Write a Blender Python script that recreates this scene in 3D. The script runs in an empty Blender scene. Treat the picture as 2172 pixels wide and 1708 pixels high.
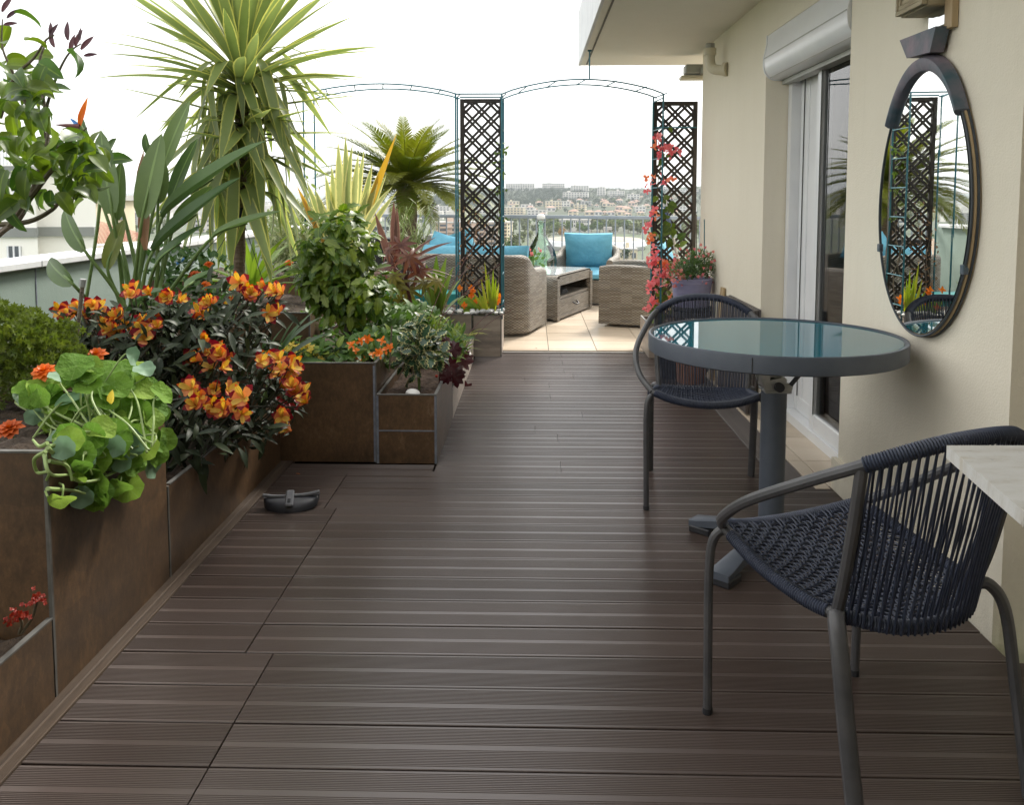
import bpy, math, random
from mathutils import Vector, Matrix, noise
R = math.radians
PI = math.pi
random.seed(7)
SC = bpy.context.scene
COL = SC.collection

# ------------------------------------------------------------------ camera
F_PX, CX, HORIZ, CAMH = 1800.0, 1086.0, 419.0, 1.28
PITCH, YAW = R(4.5), R(1.336)
PY0 = HORIZ + F_PX * math.tan(PITCH)
cam_d = bpy.data.cameras.new('camera')
cam = bpy.data.objects.new('camera', cam_d)
COL.objects.link(cam)
cam.location = (0, 0, CAMH)
cam.rotation_euler = (PI / 2 - PITCH, 0, YAW)
cam_d.sensor_fit = 'HORIZONTAL'
cam_d.sensor_width = 36
cam_d.lens = 36 * F_PX / 2172
cam_d.shift_y = -(854 - PY0) / 2172
cam_d.clip_start = 0.05
cam_d.clip_end = 60000
SC.camera = cam

# ------------------------------------------------------------------ sky and light
SUN_EL, SUN_AZ = R(42), R(27)          # azimuth measured from +Y towards +X
world = bpy.data.worlds.new('World')
SC.world = world
world.use_nodes = True
wn, wl = world.node_tree.nodes, world.node_tree.links
wn.clear()
w_out = wn.new('ShaderNodeOutputWorld')
w_bg = wn.new('ShaderNodeBackground')
w_sky = wn.new('ShaderNodeTexSky')
w_sky.sky_type = 'NISHITA'
w_sky.sun_disc = False
w_sky.sun_elevation = SUN_EL
w_sky.sun_rotation = SUN_AZ
w_mix = wn.new('ShaderNodeMix'); w_mix.data_type = 'RGBA'
w_tc = wn.new('ShaderNodeTexCoord')
w_map = wn.new('ShaderNodeMapping'); w_map.inputs['Scale'].default_value = (1.0, 1.0, 4.0)
w_noise = wn.new('ShaderNodeTexNoise')
w_noise.inputs['Scale'].default_value = 2.2
w_noise.inputs['Detail'].default_value = 6
w_ramp = wn.new('ShaderNodeValToRGB')
w_ramp.color_ramp.elements[0].position = 0.30
w_ramp.color_ramp.elements[0].color = (5.7, 6.0, 6.25, 1)
w_ramp.color_ramp.elements[1].position = 0.56
w_ramp.color_ramp.elements[1].color = (13.6, 13.4, 13.0, 1)
wl.new(w_tc.outputs['Generated'], w_map.inputs['Vector'])
wl.new(w_map.outputs['Vector'], w_noise.inputs['Vector'])
wl.new(w_noise.outputs['Fac'], w_ramp.inputs['Fac'])
w_mix.inputs[0].default_value = 0.86      # share of the white cloud deck in front of the clear sky
wl.new(w_sky.outputs['Color'], w_mix.inputs[6])
wl.new(w_ramp.outputs['Color'], w_mix.inputs[7])
wl.new(w_mix.outputs[2], w_bg.inputs['Color'])
w_bg.inputs['Strength'].default_value = 0.1
wl.new(w_bg.outputs['Background'], w_out.inputs['Surface'])

sun_d = bpy.data.lights.new('sun', 'SUN')
sun_d.energy = 3.4
sun_d.angle = R(14)
sun_d.color = (1.0, 0.95, 0.87)
sun = bpy.data.objects.new('sun', sun_d)
COL.objects.link(sun)
_d = Vector((math.sin(SUN_AZ) * math.cos(SUN_EL), math.cos(SUN_AZ) * math.cos(SUN_EL), math.sin(SUN_EL)))
sun.rotation_euler = _d.to_track_quat('Z', 'Y').to_euler()
sun.location = (8, 10, 20)

vs = SC.view_settings
vs.view_transform = 'Standard'; vs.look = 'None'; vs.exposure = 0.85; vs.gamma = 1.0
vs.use_curve_mapping = False
SC.cycles.max_bounces = 8
SC.cycles.transparent_max_bounces = 12
SC.cycles.caustics_reflective = False
SC.cycles.caustics_refractive = False
SC.cycles.sample_clamp_indirect = 6

# ------------------------------------------------------------------ survey helpers: photo point (2172 wide) + one known coordinate -> place
_fw0 = Vector((-math.sin(YAW), math.cos(YAW), 0)); _rt = Vector((math.cos(YAW), math.sin(YAW), 0)); _up0 = Vector((0, 0, 1))
_fw = _fw0 * math.cos(PITCH) - _up0 * math.sin(PITCH)
_up = _up0 * math.cos(PITCH) + _fw0 * math.sin(PITCH)
_C = Vector((0, 0, CAMH))
def ray(px, py): return _fw + _rt * ((px - CX) / F_PX) + _up * ((PY0 - py) / F_PX)
def at(px, py, y):
    d = ray(px, py); return _C + d * (y / d.y)
def atz(px, py, z=0.0):
    d = ray(px, py); return _C + d * ((z - CAMH) / d.z)
def atx(px, py, x):
    d = ray(px, py); return _C + d * (x / d.x)

# ------------------------------------------------------------------ objects
WM = {}
def _place(o, parent, m):
    WM[o.name] = m.copy()
    if parent is not None:
        o.parent = parent
        o.matrix_basis = WM[parent.name].inverted() @ m
    else:
        o.matrix_basis = m
def tag(o, label=None, cat=None, group=None, kind=None):
    if label: o['label'] = label
    if cat: o['category'] = cat
    if group: o['group'] = group
    if kind: o['kind'] = kind
    return o
def thing(name, label, cat, loc=(0, 0, 0), group=None, rz=0.0):
    o = bpy.data.objects.new(name, None)
    o.empty_display_size = 0.1
    COL.objects.link(o)
    _place(o, None, Matrix.Translation(Vector(loc)) @ Matrix.Rotation(rz, 4, 'Z'))
    return tag(o, label, cat, group)
def put(name, mesh, parent=None, m=None, mat=None, kind=None, label=None):
    """link a mesh datablock as one object; m = world matrix"""
    o = bpy.data.objects.new(name, mesh)
    COL.objects.link(o)
    if isinstance(m, tuple): m = m[0] @ Matrix.Diagonal(((m[1] or m[2] * mesh['w']) / mesh['w'], m[2], m[2], 1)) @ Matrix.Rotation(mesh.get('c', 0) / 2, 4, 'X')
    if mat is not None:
        if len(mesh.materials) == 0: mesh.materials.append(mat)
    _place(o, parent, m if m is not None else Matrix.Identity(4))
    if kind: o['kind'] = kind
    if label: o['label'] = label
    return o

class MB:
    """collects geometry for one mesh"""
    def __init__(s): s.v = []; s.f = []; s.mi = []; s.uv = []; s.cur = 0
    def face(s, idx, uv=None):
        s.f.append(tuple(idx)); s.mi.append(s.cur)
        s.uv.append(uv if uv else [(0.0, 0.0)] * len(idx))
    def quad(s, a, b, c, d, uv=None):
        n = len(s.v); s.v += [tuple(a), tuple(b), tuple(c), tuple(d)]; s.face((n, n + 1, n + 2, n + 3), uv)
    def tri(s, a, b, c, uv=None):
        n = len(s.v); s.v += [tuple(a), tuple(b), tuple(c)]; s.face((n, n + 1, n + 2), uv)
    def box(s, c, d, rot=None, bev=0.0):
        """box with centre c and full sizes d; small bevel when bev > 0"""
        c = Vector(c); hx, hy, hz = d[0] / 2, d[1] / 2, d[2] / 2
        n = len(s.v)
        if bev <= 0:
            pts = [(x * hx, y * hy, z * hz) for z in (-1, 1) for y in (-1, 1) for x in (-1, 1)]
            fs = [(0, 2, 3, 1), (4, 5, 7, 6), (0, 1, 5, 4), (2, 6, 7, 3), (0, 4, 6, 2), (1, 3, 7, 5)]
        else:
            b = min(bev, hx * .9, hy * .9, hz * .9)
            pts = []
            for z in (-1, 1):
                for y in (-1, 1):
                    for x in (-1, 1):
                        pts += [(x * (hx - b), y * (hy - b), z * hz), (x * (hx - b), y * hy, z * (hz - b)), (x * hx, y * (hy - b), z * (hz - b))]
            def I(x, y, z, k): return 3 * ((x > 0) + 2 * (y > 0) + 4 * (z > 0)) + k
            fs = []
            for z in (-1, 1):
                q = [I(-1, -1, z, 0), I(1, -1, z, 0), I(1, 1, z, 0), I(-1, 1, z, 0)]; fs.append(q if z > 0 else q[::-1])
            for y in (-1, 1):
                q = [I(-1, y, -1, 1), I(1, y, -1, 1), I(1, y, 1, 1), I(-1, y, 1, 1)]; fs.append(q if y < 0 else q[::-1])
            for x in (-1, 1):
                q = [I(x, -1, -1, 2), I(x, 1, -1, 2), I(x, 1, 1, 2), I(x, -1, 1, 2)]; fs.append(q if x > 0 else q[::-1])
            for y in (-1, 1):
                for z in (-1, 1):
                    fs.append([I(-1, y, z, 0), I(1, y, z, 0), I(1, y, z, 1), I(-1, y, z, 1)][::(1 if y * z < 0 else -1)])
            for x in (-1, 1):
                for z in (-1, 1):
                    fs.append([I(x, -1, z, 0), I(x, 1, z, 0), I(x, 1, z, 2), I(x, -1, z, 2)][::(1 if x * z > 0 else -1)])
            for x in (-1, 1):
                for y in (-1, 1):
                    fs.append([I(x, y, -1, 1), I(x, y, 1, 1), I(x, y, 1, 2), I(x, y, -1, 2)][::(1 if x * y < 0 else -1)])
            for x in (-1, 1):
                for y in (-1, 1):
                    for z in (-1, 1):
                        fs.append([I(x, y, z, 0), I(x, y, z, 1), I(x, y, z, 2)][::(1 if x * y * z > 0 else -1)])
        for p in pts:
            p = Vector(p)
            if rot is not None: p = rot @ p
            s.v.append(tuple(c + p))
        for q in fs: s.face([n + i for i in q])
        return s
    def tube(s, pts, r, sides=8, cap=True, closed=False, flat=None, uvs=False):
        """tube along pts; r number or list; flat=(a,b) squashes the section"""
        pts = [Vector(p) for p in pts]; m = len(pts)
        rs = r if isinstance(r, (list, tuple)) else [r] * m
        n0 = len(s.v); prev = None; L = 0.0; Ls = []
        for i, p in enumerate(pts):
            if closed: t = pts[(i + 1) % m] - pts[i - 1]
            else: t = pts[min(i + 1, m - 1)] - pts[max(i - 1, 0)]
            if t.length < 1e-9: t = Vector((0, 0, 1))
            t.normalize()
            if prev is None:
                a = Vector((0, 0, 1)) if abs(t.z) < .9 else Vector((1, 0, 0))
                u = t.cross(a).normalized()
            else:
                u = prev - t * prev.dot(t)
                u = u.normalized() if u.length > 1e-6 else t.orthogonal().normalized()
            prev = u; w = t.cross(u)
            if i: L += (pts[i] - pts[i - 1]).length
            Ls.append(L)
            fa, fb = flat if flat else (1, 1)
            for k in range(sides):
                a = 2 * PI * k / sides
                s.v.append(tuple(p + (u * math.cos(a) * fa + w * math.sin(a) * fb) * rs[i]))
        for i in range(m if closed else m - 1):
            j = (i + 1) % m
            for k in range(sides):
                k2 = (k + 1) % sides
                s.face((n0 + i * sides + k, n0 + i * sides + k2, n0 + j * sides + k2, n0 + j * sides + k),
                       [(k / sides, Ls[i]), ((k + 1) / sides, Ls[i]), ((k + 1) / sides, Ls[j]), (k / sides, Ls[j])] if uvs else None)
        if cap and not closed:
            s.face([n0 + k for k in range(sides)][::-1]); s.face([n0 + (m - 1) * sides + k for k in range(sides)])
        return s
    def lathe(s, prof, c=(0, 0, 0), seg=24, cap=False, axis=None):
        """prof [(r, z)] spun about z through c"""
        c = Vector(c); n0 = len(s.v)
        for r, z in prof:
            for k in range(seg):
                a = 2 * PI * k / seg
                p = Vector((r * math.cos(a), r * math.sin(a), z))
                if axis is not None: p = axis @ p
                s.v.append(tuple(c + p))
        for i in range(len(prof) - 1):
            for k in range(seg):
                k2 = (k + 1) % seg
                s.face((n0 + i * seg + k, n0 + i * seg + k2, n0 + (i + 1) * seg + k2, n0 + (i + 1) * seg + k),
                       [(k / seg, prof[i][1]), ((k + 1) / seg, prof[i][1]), ((k + 1) / seg, prof[i + 1][1]), (k / seg, prof[i + 1][1])])
        if cap:
            s.face([n0 + k for k in range(seg)][::-1]); s.face([n0 + (len(prof) - 1) * seg + k for k in range(seg)])
        return s
    def prism(s, poly, vec):
        """closed polygon (3-D points) pushed along vec, both ends capped"""
        n0 = len(s.v); m = len(poly); vec = Vector(vec)
        for p in poly: s.v.append(tuple(p))
        for p in poly: s.v.append(tuple(Vector(p) + vec))
        s.face([n0 + i for i in range(m)][::-1]); s.face([n0 + m + i for i in range(m)])
        for i in range(m):
            j = (i + 1) % m
            s.face((n0 + i, n0 + j, n0 + m + j, n0 + m + i))
        return s
    def grid(s, fn, nu, nv, uvfn=None):
        n0 = len(s.v)
        for j in range(nv + 1):
            for i in range(nu + 1): s.v.append(tuple(fn(i / nu, j / nv)))
        for j in range(nv):
            for i in range(nu):
                a = n0 + j * (nu + 1) + i
                uv = [(i / nu, j / nv), ((i + 1) / nu, j / nv), ((i + 1) / nu, (j + 1) / nv), (i / nu, (j + 1) / nv)]
                if uvfn: uv = [uvfn(*q) for q in uv]
                s.face((a, a + 1, a + nu + 2, a + nu + 1), uv)
        return s
    def mesh(s, name, mats=None, smooth=True, angle=35):
        me = bpy.data.meshes.new(name)
        me.from_pydata(s.v, [], s.f)
        if mats is not None:
            for m in (mats if isinstance(mats, (list, tuple)) else [mats]): me.materials.append(m)
        if any(s.mi): me.polygons.foreach_set('material_index', s.mi)
        lay = me.uv_layers.new(name='uv')
        lay.data.foreach_set('uv', [c for f in s.uv for q in f for c in q])
        if smooth: 
            me.polygons.foreach_set('use_smooth', [True] * len(s.f))
            try: me.set_sharp_from_angle(angle=R(angle))
            except Exception: pass
        me.update()
        return me
    def put(s, name, mat, parent=None, m=None, smooth=True, kind=None, label=None, angle=35):
        return put(name, s.mesh(name, mat, smooth, angle), parent, m, None, kind, label)

def frame(p, y, up=Vector((0, 0, 1)), s=1.0):
    """matrix at p whose Y axis runs along y and whose Z leans towards up"""
    y = Vector(y).normalized(); up = Vector(up)
    z = up - y * up.dot(y)
    if z.length < 1e-4: z = y.orthogonal()
    z.normalize(); x = y.cross(z)
    m = Matrix(((x.x, y.x, z.x, p[0]), (x.y, y.y, z.y, p[1]), (x.z, y.z, z.z, p[2]), (0, 0, 0, 1)))
    return m @ Matrix.Scale(s, 4)
def spline(pts, n=8):
    """Catmull-Rom through pts"""
    P = [Vector(p) for p in pts]; P = [P[0] * 2 - P[1]] + P + [P[-1] * 2 - P[-2]]; out = []
    for i in range(1, len(P) - 2):
        for k in range(n):
            t = k / n; a, b, c, d = P[i - 1:i + 3]
            out.append(0.5 * ((2 * b) + (c - a) * t + (2 * a - 5 * b + 4 * c - d) * t * t + (3 * b - a - 3 * c + d) * t ** 3))
    out.append(P[-2]); return out
def rv(a=1.0): return Vector((random.uniform(-a, a), random.uniform(-a, a), random.uniform(-a, a)))
def rdir():
    while True:
        v = rv()
        if .05 < v.length < 1: return v.normalized()

# ------------------------------------------------------------------ materials
class NT:
    def __init__(s, name):
        s.m = bpy.data.materials.new(name); s.m.use_nodes = True
        s.n = s.m.node_tree.nodes; s.l = s.m.node_tree.links; s.n.clear()
        s.out = s.n.new('ShaderNodeOutputMaterial'); s.b = s.n.new('ShaderNodeBsdfPrincipled')
        s.l.new(s.b.outputs[0], s.out.inputs[0])
    def node(s, t, **kw):
        n = s.n.new(t)
        for k, v in kw.items():
            if k.startswith('i_'): n.inputs[k[2:].replace('_', ' ')].default_value = v
            else: setattr(n, k, v)
        return n
    def link(s, a, b): s.l.new(a, b)
    def noise(s, scale, detail=4, vec=None, stretch=None, rough=.55):
        n = s.node('ShaderNodeTexNoise'); n.inputs['Scale'].default_value = scale; n.inputs['Detail'].default_value = detail; n.inputs['Roughness'].default_value = rough
        if vec is None: vec = s.tc('Object')
        if stretch:
            mp = s.node('ShaderNodeMapping'); mp.inputs['Scale'].default_value = stretch; s.link(vec, mp.inputs['Vector']); vec = mp.outputs[0]
        s.link(vec, n.inputs['Vector']); return n.outputs['Fac']
    def tc(s, k): return s.node('ShaderNodeTexCoord').outputs[k]
    def ramp(s, fac, stops):
        r = s.node('ShaderNodeValToRGB'); e = r.color_ramp.elements
        while len(e) < len(stops): e.new(.5)
        for q, (p, c) in zip(e, stops): q.position = p; q.color = (*c, 1) if len(c) == 3 else c
        s.link(fac, r.inputs['Fac']); return r.outputs['Color']
    def math(s, op, a, b=None, c=None):
        n = s.node('ShaderNodeMath', operation=op)
        for i, q in enumerate((a, b, c)):
            if q is None: continue
            if isinstance(q, (int, float)): n.inputs[i].default_value = q
            else: s.link(q, n.inputs[i])
        return n.outputs[0]
    def mix(s, fac, a, b, mode='MIX'):
        n = s.node('ShaderNodeMix', data_type='RGBA', blend_type=mode)
        for i, q in ((0, fac), (6, a), (7, b)):
            if isinstance(q, (int, float)): n.inputs[i].default_value = q
            elif isinstance(q, (tuple, list)): n.inputs[i].default_value = (*q, 1) if len(q) == 3 else q
            else: s.link(q, n.inputs[i])
        return n.outputs[2]
    def bump(s, h, strength=.3, dist=.01):
        b = s.node('ShaderNodeBump'); b.inputs['Strength'].default_value = strength; b.inputs['Distance'].default_value = dist
        s.link(h, b.inputs['Height']); s.link(b.outputs[0], s.b.inputs['Normal'])
    def col(s, c):
        if isinstance(c, (tuple, list)): s.b.inputs['Base Color'].default_value = (*c, 1)
        else: s.link(c, s.b.inputs['Base Color'])
    def set(s, **k):
        for a, v in k.items():
            nm = {'rough': 'Roughness', 'metal': 'Metallic', 'spec': 'Specular IOR Level', 'trans': 'Transmission Weight', 'coat': 'Coat Weight', 'coatr': 'Coat Roughness', 'ior': 'IOR', 'sss': 'Subsurface Weight', 'sheen': 'Sheen Weight'}[a]
            if isinstance(v, (int, float)): s.b.inputs[nm].default_value = v
            else: s.link(v, s.b.inputs[nm])
        return s
    def rnd(s): return s.node('ShaderNodeObjectInfo').outputs['Random']

def simple(name, c1, c2=None, scale=8, rough=.6, bump=0, bscale=None, metal=0, stretch=None, detail=5, spec=.4, lo=.35, hi=.65, dist=.005):
    t = NT(name)
    if c2 is None: c2 = tuple(x * .8 for x in c1)
    f = t.noise(scale, detail, stretch=stretch)
    t.col(t.ramp(f, [(lo, c1), (hi, c2)]))
    t.set(rough=rough, metal=metal, spec=spec)
    if bump: t.bump(t.noise(bscale or scale * 4, 3, stretch=stretch), bump, dist)
    return t.m

def leafmat(name, c1, c2, rough=.45, edge=None, edgew=.16, vein=.25, trans=.35, stripes=0, spec=.5, varamt=.35, tip=None, tipat=.8):
    """two-sided leaf: colour varies per leaf; u runs across the blade, v along it"""
    t = NT(name)
    uv = t.tc('UV'); sx = t.node('ShaderNodeSeparateXYZ'); t.link(uv, sx.inputs[0])
    u, v = sx.outputs[0], sx.outputs[1]
    n = t.noise(14, 3)
    r = t.math('ADD', t.math('MULTIPLY', t.rnd(), .7), t.math('MULTIPLY', n, .3))
    base = t.ramp(r, [(.15, c1), (.85, c2)])
    d = t.math('ABSOLUTE', t.math('SUBTRACT', u, .5))
    if vein: base = t.mix(t.math('MULTIPLY', t.math('LESS_THAN', d, .045), vein), base, tuple(min(1, x * 1.9 + .02) for x in c2))
    if stripes:
        st = t.math('SINE', t.math('MULTIPLY', u, stripes * 6.283))
        base = t.mix(t.math('MULTIPLY', t.math('GREATER_THAN', st, .2), .35), base, tuple(x * .55 for x in c1))
    if edge:
        wob = t.math('MULTIPLY', t.math('SUBTRACT', t.noise(40, 2), .5), .12)
        base = t.mix(t.math('GREATER_THAN', t.math('ADD', d, wob), .5 - edgew), base, edge)
    if tip: base = t.mix(t.math('GREATER_THAN', t.math('ADD', v, t.math('MULTIPLY', t.noise(30, 2), .2)), tipat + .1), base, tip)
    t.col(base); t.set(rough=rough, spec=spec)
    if trans:
        tr = t.node('ShaderNodeBsdfTranslucent'); mx = t.node('ShaderNodeMixShader'); mx.inputs[0].default_value = trans
        hs = t.node('ShaderNodeHueSaturation'); hs.inputs['Value'].default_value = 1.25; hs.inputs['Saturation'].default_value = 1.1
        t.link(base, hs.inputs['Color']); t.link(hs.outputs[0], tr.inputs['Color'])
        t.link(t.b.outputs[0], mx.inputs[1]); t.link(tr.outputs[0], mx.inputs[2]); t.link(mx.outputs[0], t.out.inputs[0])
    return t.m

def leaf(name, L, W, mat, prof='lance', fold=.25, curl=.4, n=6, wave=0.0, twist=0.0, cup=0.0):
    """one leaf blade along +Y, root at the origin, upper side +Z; (u across, v along)"""
    mb = MB(); y = z = 0.0; ang = 0.0; rows = []
    for i in range(n + 1):
        t = i / n
        if prof == 'lance': w = math.sin(PI * min(1, t * .93 + .07)) ** .8 * (1 - .35 * t)
        elif prof == 'ovate': w = (math.sin(PI * (t ** .7 * .96 + .04))) ** .75
        elif prof == 'obov': w = math.sin(PI * (t ** 1.5 * .93 + .06)) ** .7
        elif prof == 'strap': w = (.75 + .5 * math.sin(PI * t)) * (1 if t < .45 else max(0, 1 - ((t - .45) / .55) ** 1.7)) / 1.2
        elif prof == 'sword': w = (.45 + .75 * t if t < .45 else .79) * (1 if t < .5 else max(0, 1 - ((t - .5) / .5) ** 1.6)) / .8
        elif prof == 'banana': w = math.sin(PI * (t ** .8 * .95 + .05)) ** .55
        else: w = math.sin(PI * t)
        w = max(w, .03) * W / 2
        c, s_ = math.cos(ang), math.sin(ang)
        off = wave * math.sin(t * 9) * W
        f = fold * (1 - .4 * t)
        for k in (-1, -.5, 0, .5, 1) if cup else (-1, 0, 1):
            zz = abs(k) * w * f * (1 if not cup else (1 + cup * abs(k))) + off * k
            xx = k * w * math.sqrt(max(0.05, 1 - f * f * .5))
            ct, st = math.cos(twist * t), math.sin(twist * t)
            x2, z2 = xx * ct - zz * st, xx * st + zz * ct
            rows.append((x2, y - z2 * s_, z + z2 * c))
        cc = curl(t) if callable(curl) else -curl
        ang += cc / n
        y += math.cos(ang) * L / n; z += math.sin(ang) * L / n
    m = 5 if cup else 3
    mb.v = rows
    for i in range(n):
        for k in range(m - 1):
            a = i * m + k
            mb.face((a, a + 1, a + m + 1, a + m), [(k / (m - 1), i / n), ((k + 1) / (m - 1), i / n), ((k + 1) / (m - 1), (i + 1) / n), (k / (m - 1), (i + 1) / n)])
    me = mb.mesh(name, mat, True, 80)
    if not callable(curl): me['c'] = float(curl)
    me['w'] = float(W)
    return me
# ------------------------------------------------------------------ material palette
def deck_mat():
    t = NT('deck_composite')
    st = t.noise(3, 6, stretch=(.25, 14, 4), rough=.7)
    big = t.noise(.9, 4)
    fine = t.noise(60, 3, stretch=(.3, 3, 1))
    c = t.ramp(t.math('ADD', t.math('MULTIPLY', st, .5), t.math('MULTIPLY', t.rnd(), .5)), [(.2, (.054, .037, .031)), (.8, (.090, .067, .059))])
    sc = t.noise(2.3, 8, rough=.75)
    c = t.mix(t.ramp(sc, [(.6, (0, 0, 0)), (.78, (.45, .45, .45))]), c, (.12, .105, .098))
    sp = t.node('ShaderNodeTexVoronoi'); sp.inputs['Scale'].default_value = 3.3; sp.inputs['Randomness'].default_value = 1
    t.link(t.tc('Object'), sp.inputs['Vector'])
    c = t.mix(t.math('MULTIPLY', t.math('LESS_THAN', sp.outputs['Distance'], .018), .6), c, (.42, .4, .38))
    t.col(c)
    t.set(rough=t.ramp(big, [(.3, (.25, .25, .25)), (.7, (.38, .38, .38))]), spec=.6)
    t.bump(fine, .12, .002)
    return t.m
def rust_tile():
    t = NT('rusty_tile')
    a = t.noise(3.2, 8, rough=.7); b = t.noise(42, 8, stretch=(1, 1, .55), rough=.8); cc = t.noise(1.3, 3)
    c = t.ramp(t.math('ADD', t.math('MULTIPLY', a, .5), t.math('MULTIPLY', b, .5)), [(.34, (.036, .021, .011)), (.48, (.085, .050, .026)), (.57, (.13, .074, .036)), (.7, (.23, .165, .11))])
    c = t.mix(t.math('MULTIPLY', t.math('GREATER_THAN', cc, .55), .25), c, (.032, .021, .013))
    t.col(c); t.set(rough=.42, spec=.45); t.bump(b, .12, .003); return t.m
def sand_tile():
    t = NT('sandstone_tile')
    a = t.noise(2.0, 8, stretch=(1, 1, 6), rough=.7); w = t.noise(5, 6, stretch=(1.2, 1.2, 3))
    c = t.ramp(t.math('ADD', t.math('MULTIPLY', a, .6), t.math('MULTIPLY', w, .4)), [(.33, (.14, .125, .115)), (.5, (.30, .25, .21)), (.62, (.40, .34, .28)), (.72, (.2, .16, .13))])
    t.col(c); t.set(rough=.45); return t.m
def stucco(name, c1, c2):
    t = NT(name)
    n = t.noise(1.1, 5); st = t.noise(5, 5, stretch=(1, 1, .15), rough=.7)
    c = t.ramp(t.math('ADD', t.math('MULTIPLY', n, .65), t.math('MULTIPLY', st, .35)), [(.3, c1), (.7, c2)])
    sp = t.node('ShaderNodeTexVoronoi'); sp.inputs['Scale'].default_value = 2.6; t.link(t.tc('Object'), sp.inputs['Vector'])
    c = t.mix(t.math('MULTIPLY', t.math('LESS_THAN', sp.outputs['Distance'], .012), .55), c, (.22, .2, .17))
    oz = t.node('ShaderNodeSeparateXYZ'); t.link(t.tc('Object'), oz.inputs[0])
    splash = t.math('MULTIPLY', t.math('SUBTRACT', 1, t.math('MULTIPLY', oz.outputs[2], 2.6)), t.noise(9, 8, rough=.75)); splash = t.math('MULTIPLY', t.math('MAXIMUM', splash, 0), .75)
    c = t.mix(splash, c, tuple(q * .45 for q in c1))
    run = t.ramp(t.noise(3.5, 7, stretch=(6, 6, .12), rough=.7), [(.56, (0, 0, 0)), (.72, (.08, .08, .08))])
    c = t.mix(run, c, tuple(q * .6 for q in c1))
    t.col(c); t.set(rough=.85, spec=.2)
    t.bump(t.math('ADD', t.noise(140, 3), t.math('MULTIPLY', t.noise(28, 3), .8)), .4, .005); return t.m
def tile_floor_mat():
    t = NT('beige_floor_tile')
    a = t.noise(2.2, 7, stretch=(1, 2.5, 1), rough=.65)
    c = t.ramp(t.math('ADD', t.math('MULTIPLY', a, .7), t.math('MULTIPLY', t.rnd(), .3)), [(.3, (.44, .36, .265)), (.55, (.56, .46, .35)), (.8, (.63, .54, .43))])
    t.col(c); t.set(rough=.32, spec=.5); return t.m
def wicker_mat():
    """flat strands woven over round stakes; uv in metres"""
    t = NT('wicker_weave')
    sx = t.node('ShaderNodeSeparateXYZ'); t.link(t.tc('UV'), sx.inputs[0])
    u, v = sx.outputs[0], sx.outputs[1]
    p, q = .0125, .021
    row = t.math('FLOOR', t.math('DIVIDE', v, p))
    ph = t.math('ADD', t.math('MULTIPLY', u, 6.2832 / (2 * q)), t.math('MULTIPLY', row, PI))
    over = t.math('ADD', t.math('MULTIPLY', t.math('SINE', ph), .5), .5)
    fr = t.math('ABSOLUTE', t.math('SUBTRACT', t.math('FRACT', t.math('DIVIDE', v, p)), .5))
    prof = t.math('SUBTRACT', 1, t.math('POWER', t.math('MULTIPLY', fr, 2), 2.5))
    h = t.math('MULTIPLY', t.math('ADD', t.math('MULTIPLY', over, .75), .25), prof)
    rown = t.node('ShaderNodeTexWhiteNoise', noise_dimensions='2D')
    cb = t.node('ShaderNodeCombineXYZ'); t.link(row, cb.inputs[0]); t.link(t.math('FLOOR', t.math('DIVIDE', u, .11)), cb.inputs[1]); t.link(cb.outputs[0], rown.inputs['Vector'])
    strand = t.ramp(rown.outputs[0], [(0, (.20, .165, .125)), (.4, (.30, .26, .205)), (.75, (.38, .345, .285)), (1, (.22, .2, .17))])
    c = t.mix(t.math('POWER', h, .7), (.045, .036, .028), strand)
    t.col(c); t.set(rough=.5, spec=.4); t.bump(h, .8, .006); return t.m
M = {}
M['deck'] = deck_mat()
M['deck_edge'] = simple('dark_edge_board', (.07, .058, .053), (.10, .085, .078), 3, .5, .15, 60, stretch=(14, .3, 4))
M['border'] = simple('worn_border_plank', (.115, .082, .058), (.07, .050, .038), 4, .5, .2, 50, stretch=(.4, 8, 1), detail=8)
M['joist'] = simple('deck_underside', (.012, .011, .01), None, 5, .9)
M['rust'] = rust_tile(); M['sand'] = sand_tile(); M['tile'] = tile_floor_mat(); M['wicker'] = wicker_mat()
M['grout'] = simple('grey_grout', (.2, .19, .175), None, 30, .9)
M['wall'] = stucco('cream_stucco', (.76, .70, .57), (.82, .765, .64))
M['soffit'] = stucco('soffit_paint', (.76, .735, .66), (.82, .795, .72))
M['parapet'] = stucco('grey_green_render', (.23, .295, .26), (.29, .35, .315))
M['cap'] = simple('pale_coping', (.72, .73, .74), (.62, .63, .65), 5, .6, .1)
M['alu'] = simple('aluminium_trim', (.15, .145, .135), (.10, .098, .09), 20, .5, metal=.2)
M['sealant'] = simple('grey_sealant', (.20, .22, .26), (.13, .145, .18), 30, .7)
M['teal_steel'] = simple('teal_painted_steel', (.012, .105, .145), (.02, .15, .19), 12, .4, spec=.5)
M['black_wood'] = simple('black_stained_wood', (.020, .017, .014), (.038, .031, .026), 6, .6, .25, 40, stretch=(6, 6, 1))
M['pvc'] = simple('white_pvc', (.78, .79, .80), (.72, .73, .75), 4, .32)
M['seal'] = simple('rubber_seal', (.02, .02, .02), None, 8, .6)
M['beigepipe'] = simple('beige_pvc_pipe', (.66, .61, .47), (.6, .55, .42), 6, .4)
M['greybox'] = simple('grey_plastic_housing', (.42, .42, .38), (.35, .35, .32), 8, .5)
M['navy'] = simple('navy_grey_rope', (.024, .031, .054), (.038, .047, .078), 40, .5, spec=.45)
M['frame'] = simple('anthracite_tube', (.060, .060, .064), (.082, .08, .083), 18, .42, spec=.5)
M['tablegrey'] = simple('slate_blue_paint', (.072, .085, .108), (.092, .105, .13), 9, .45, .05, 60)
M['castalu'] = simple('cast_aluminium', (.5, .5, .49), (.38, .38, .37), 15, .35, metal=.7)
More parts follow.
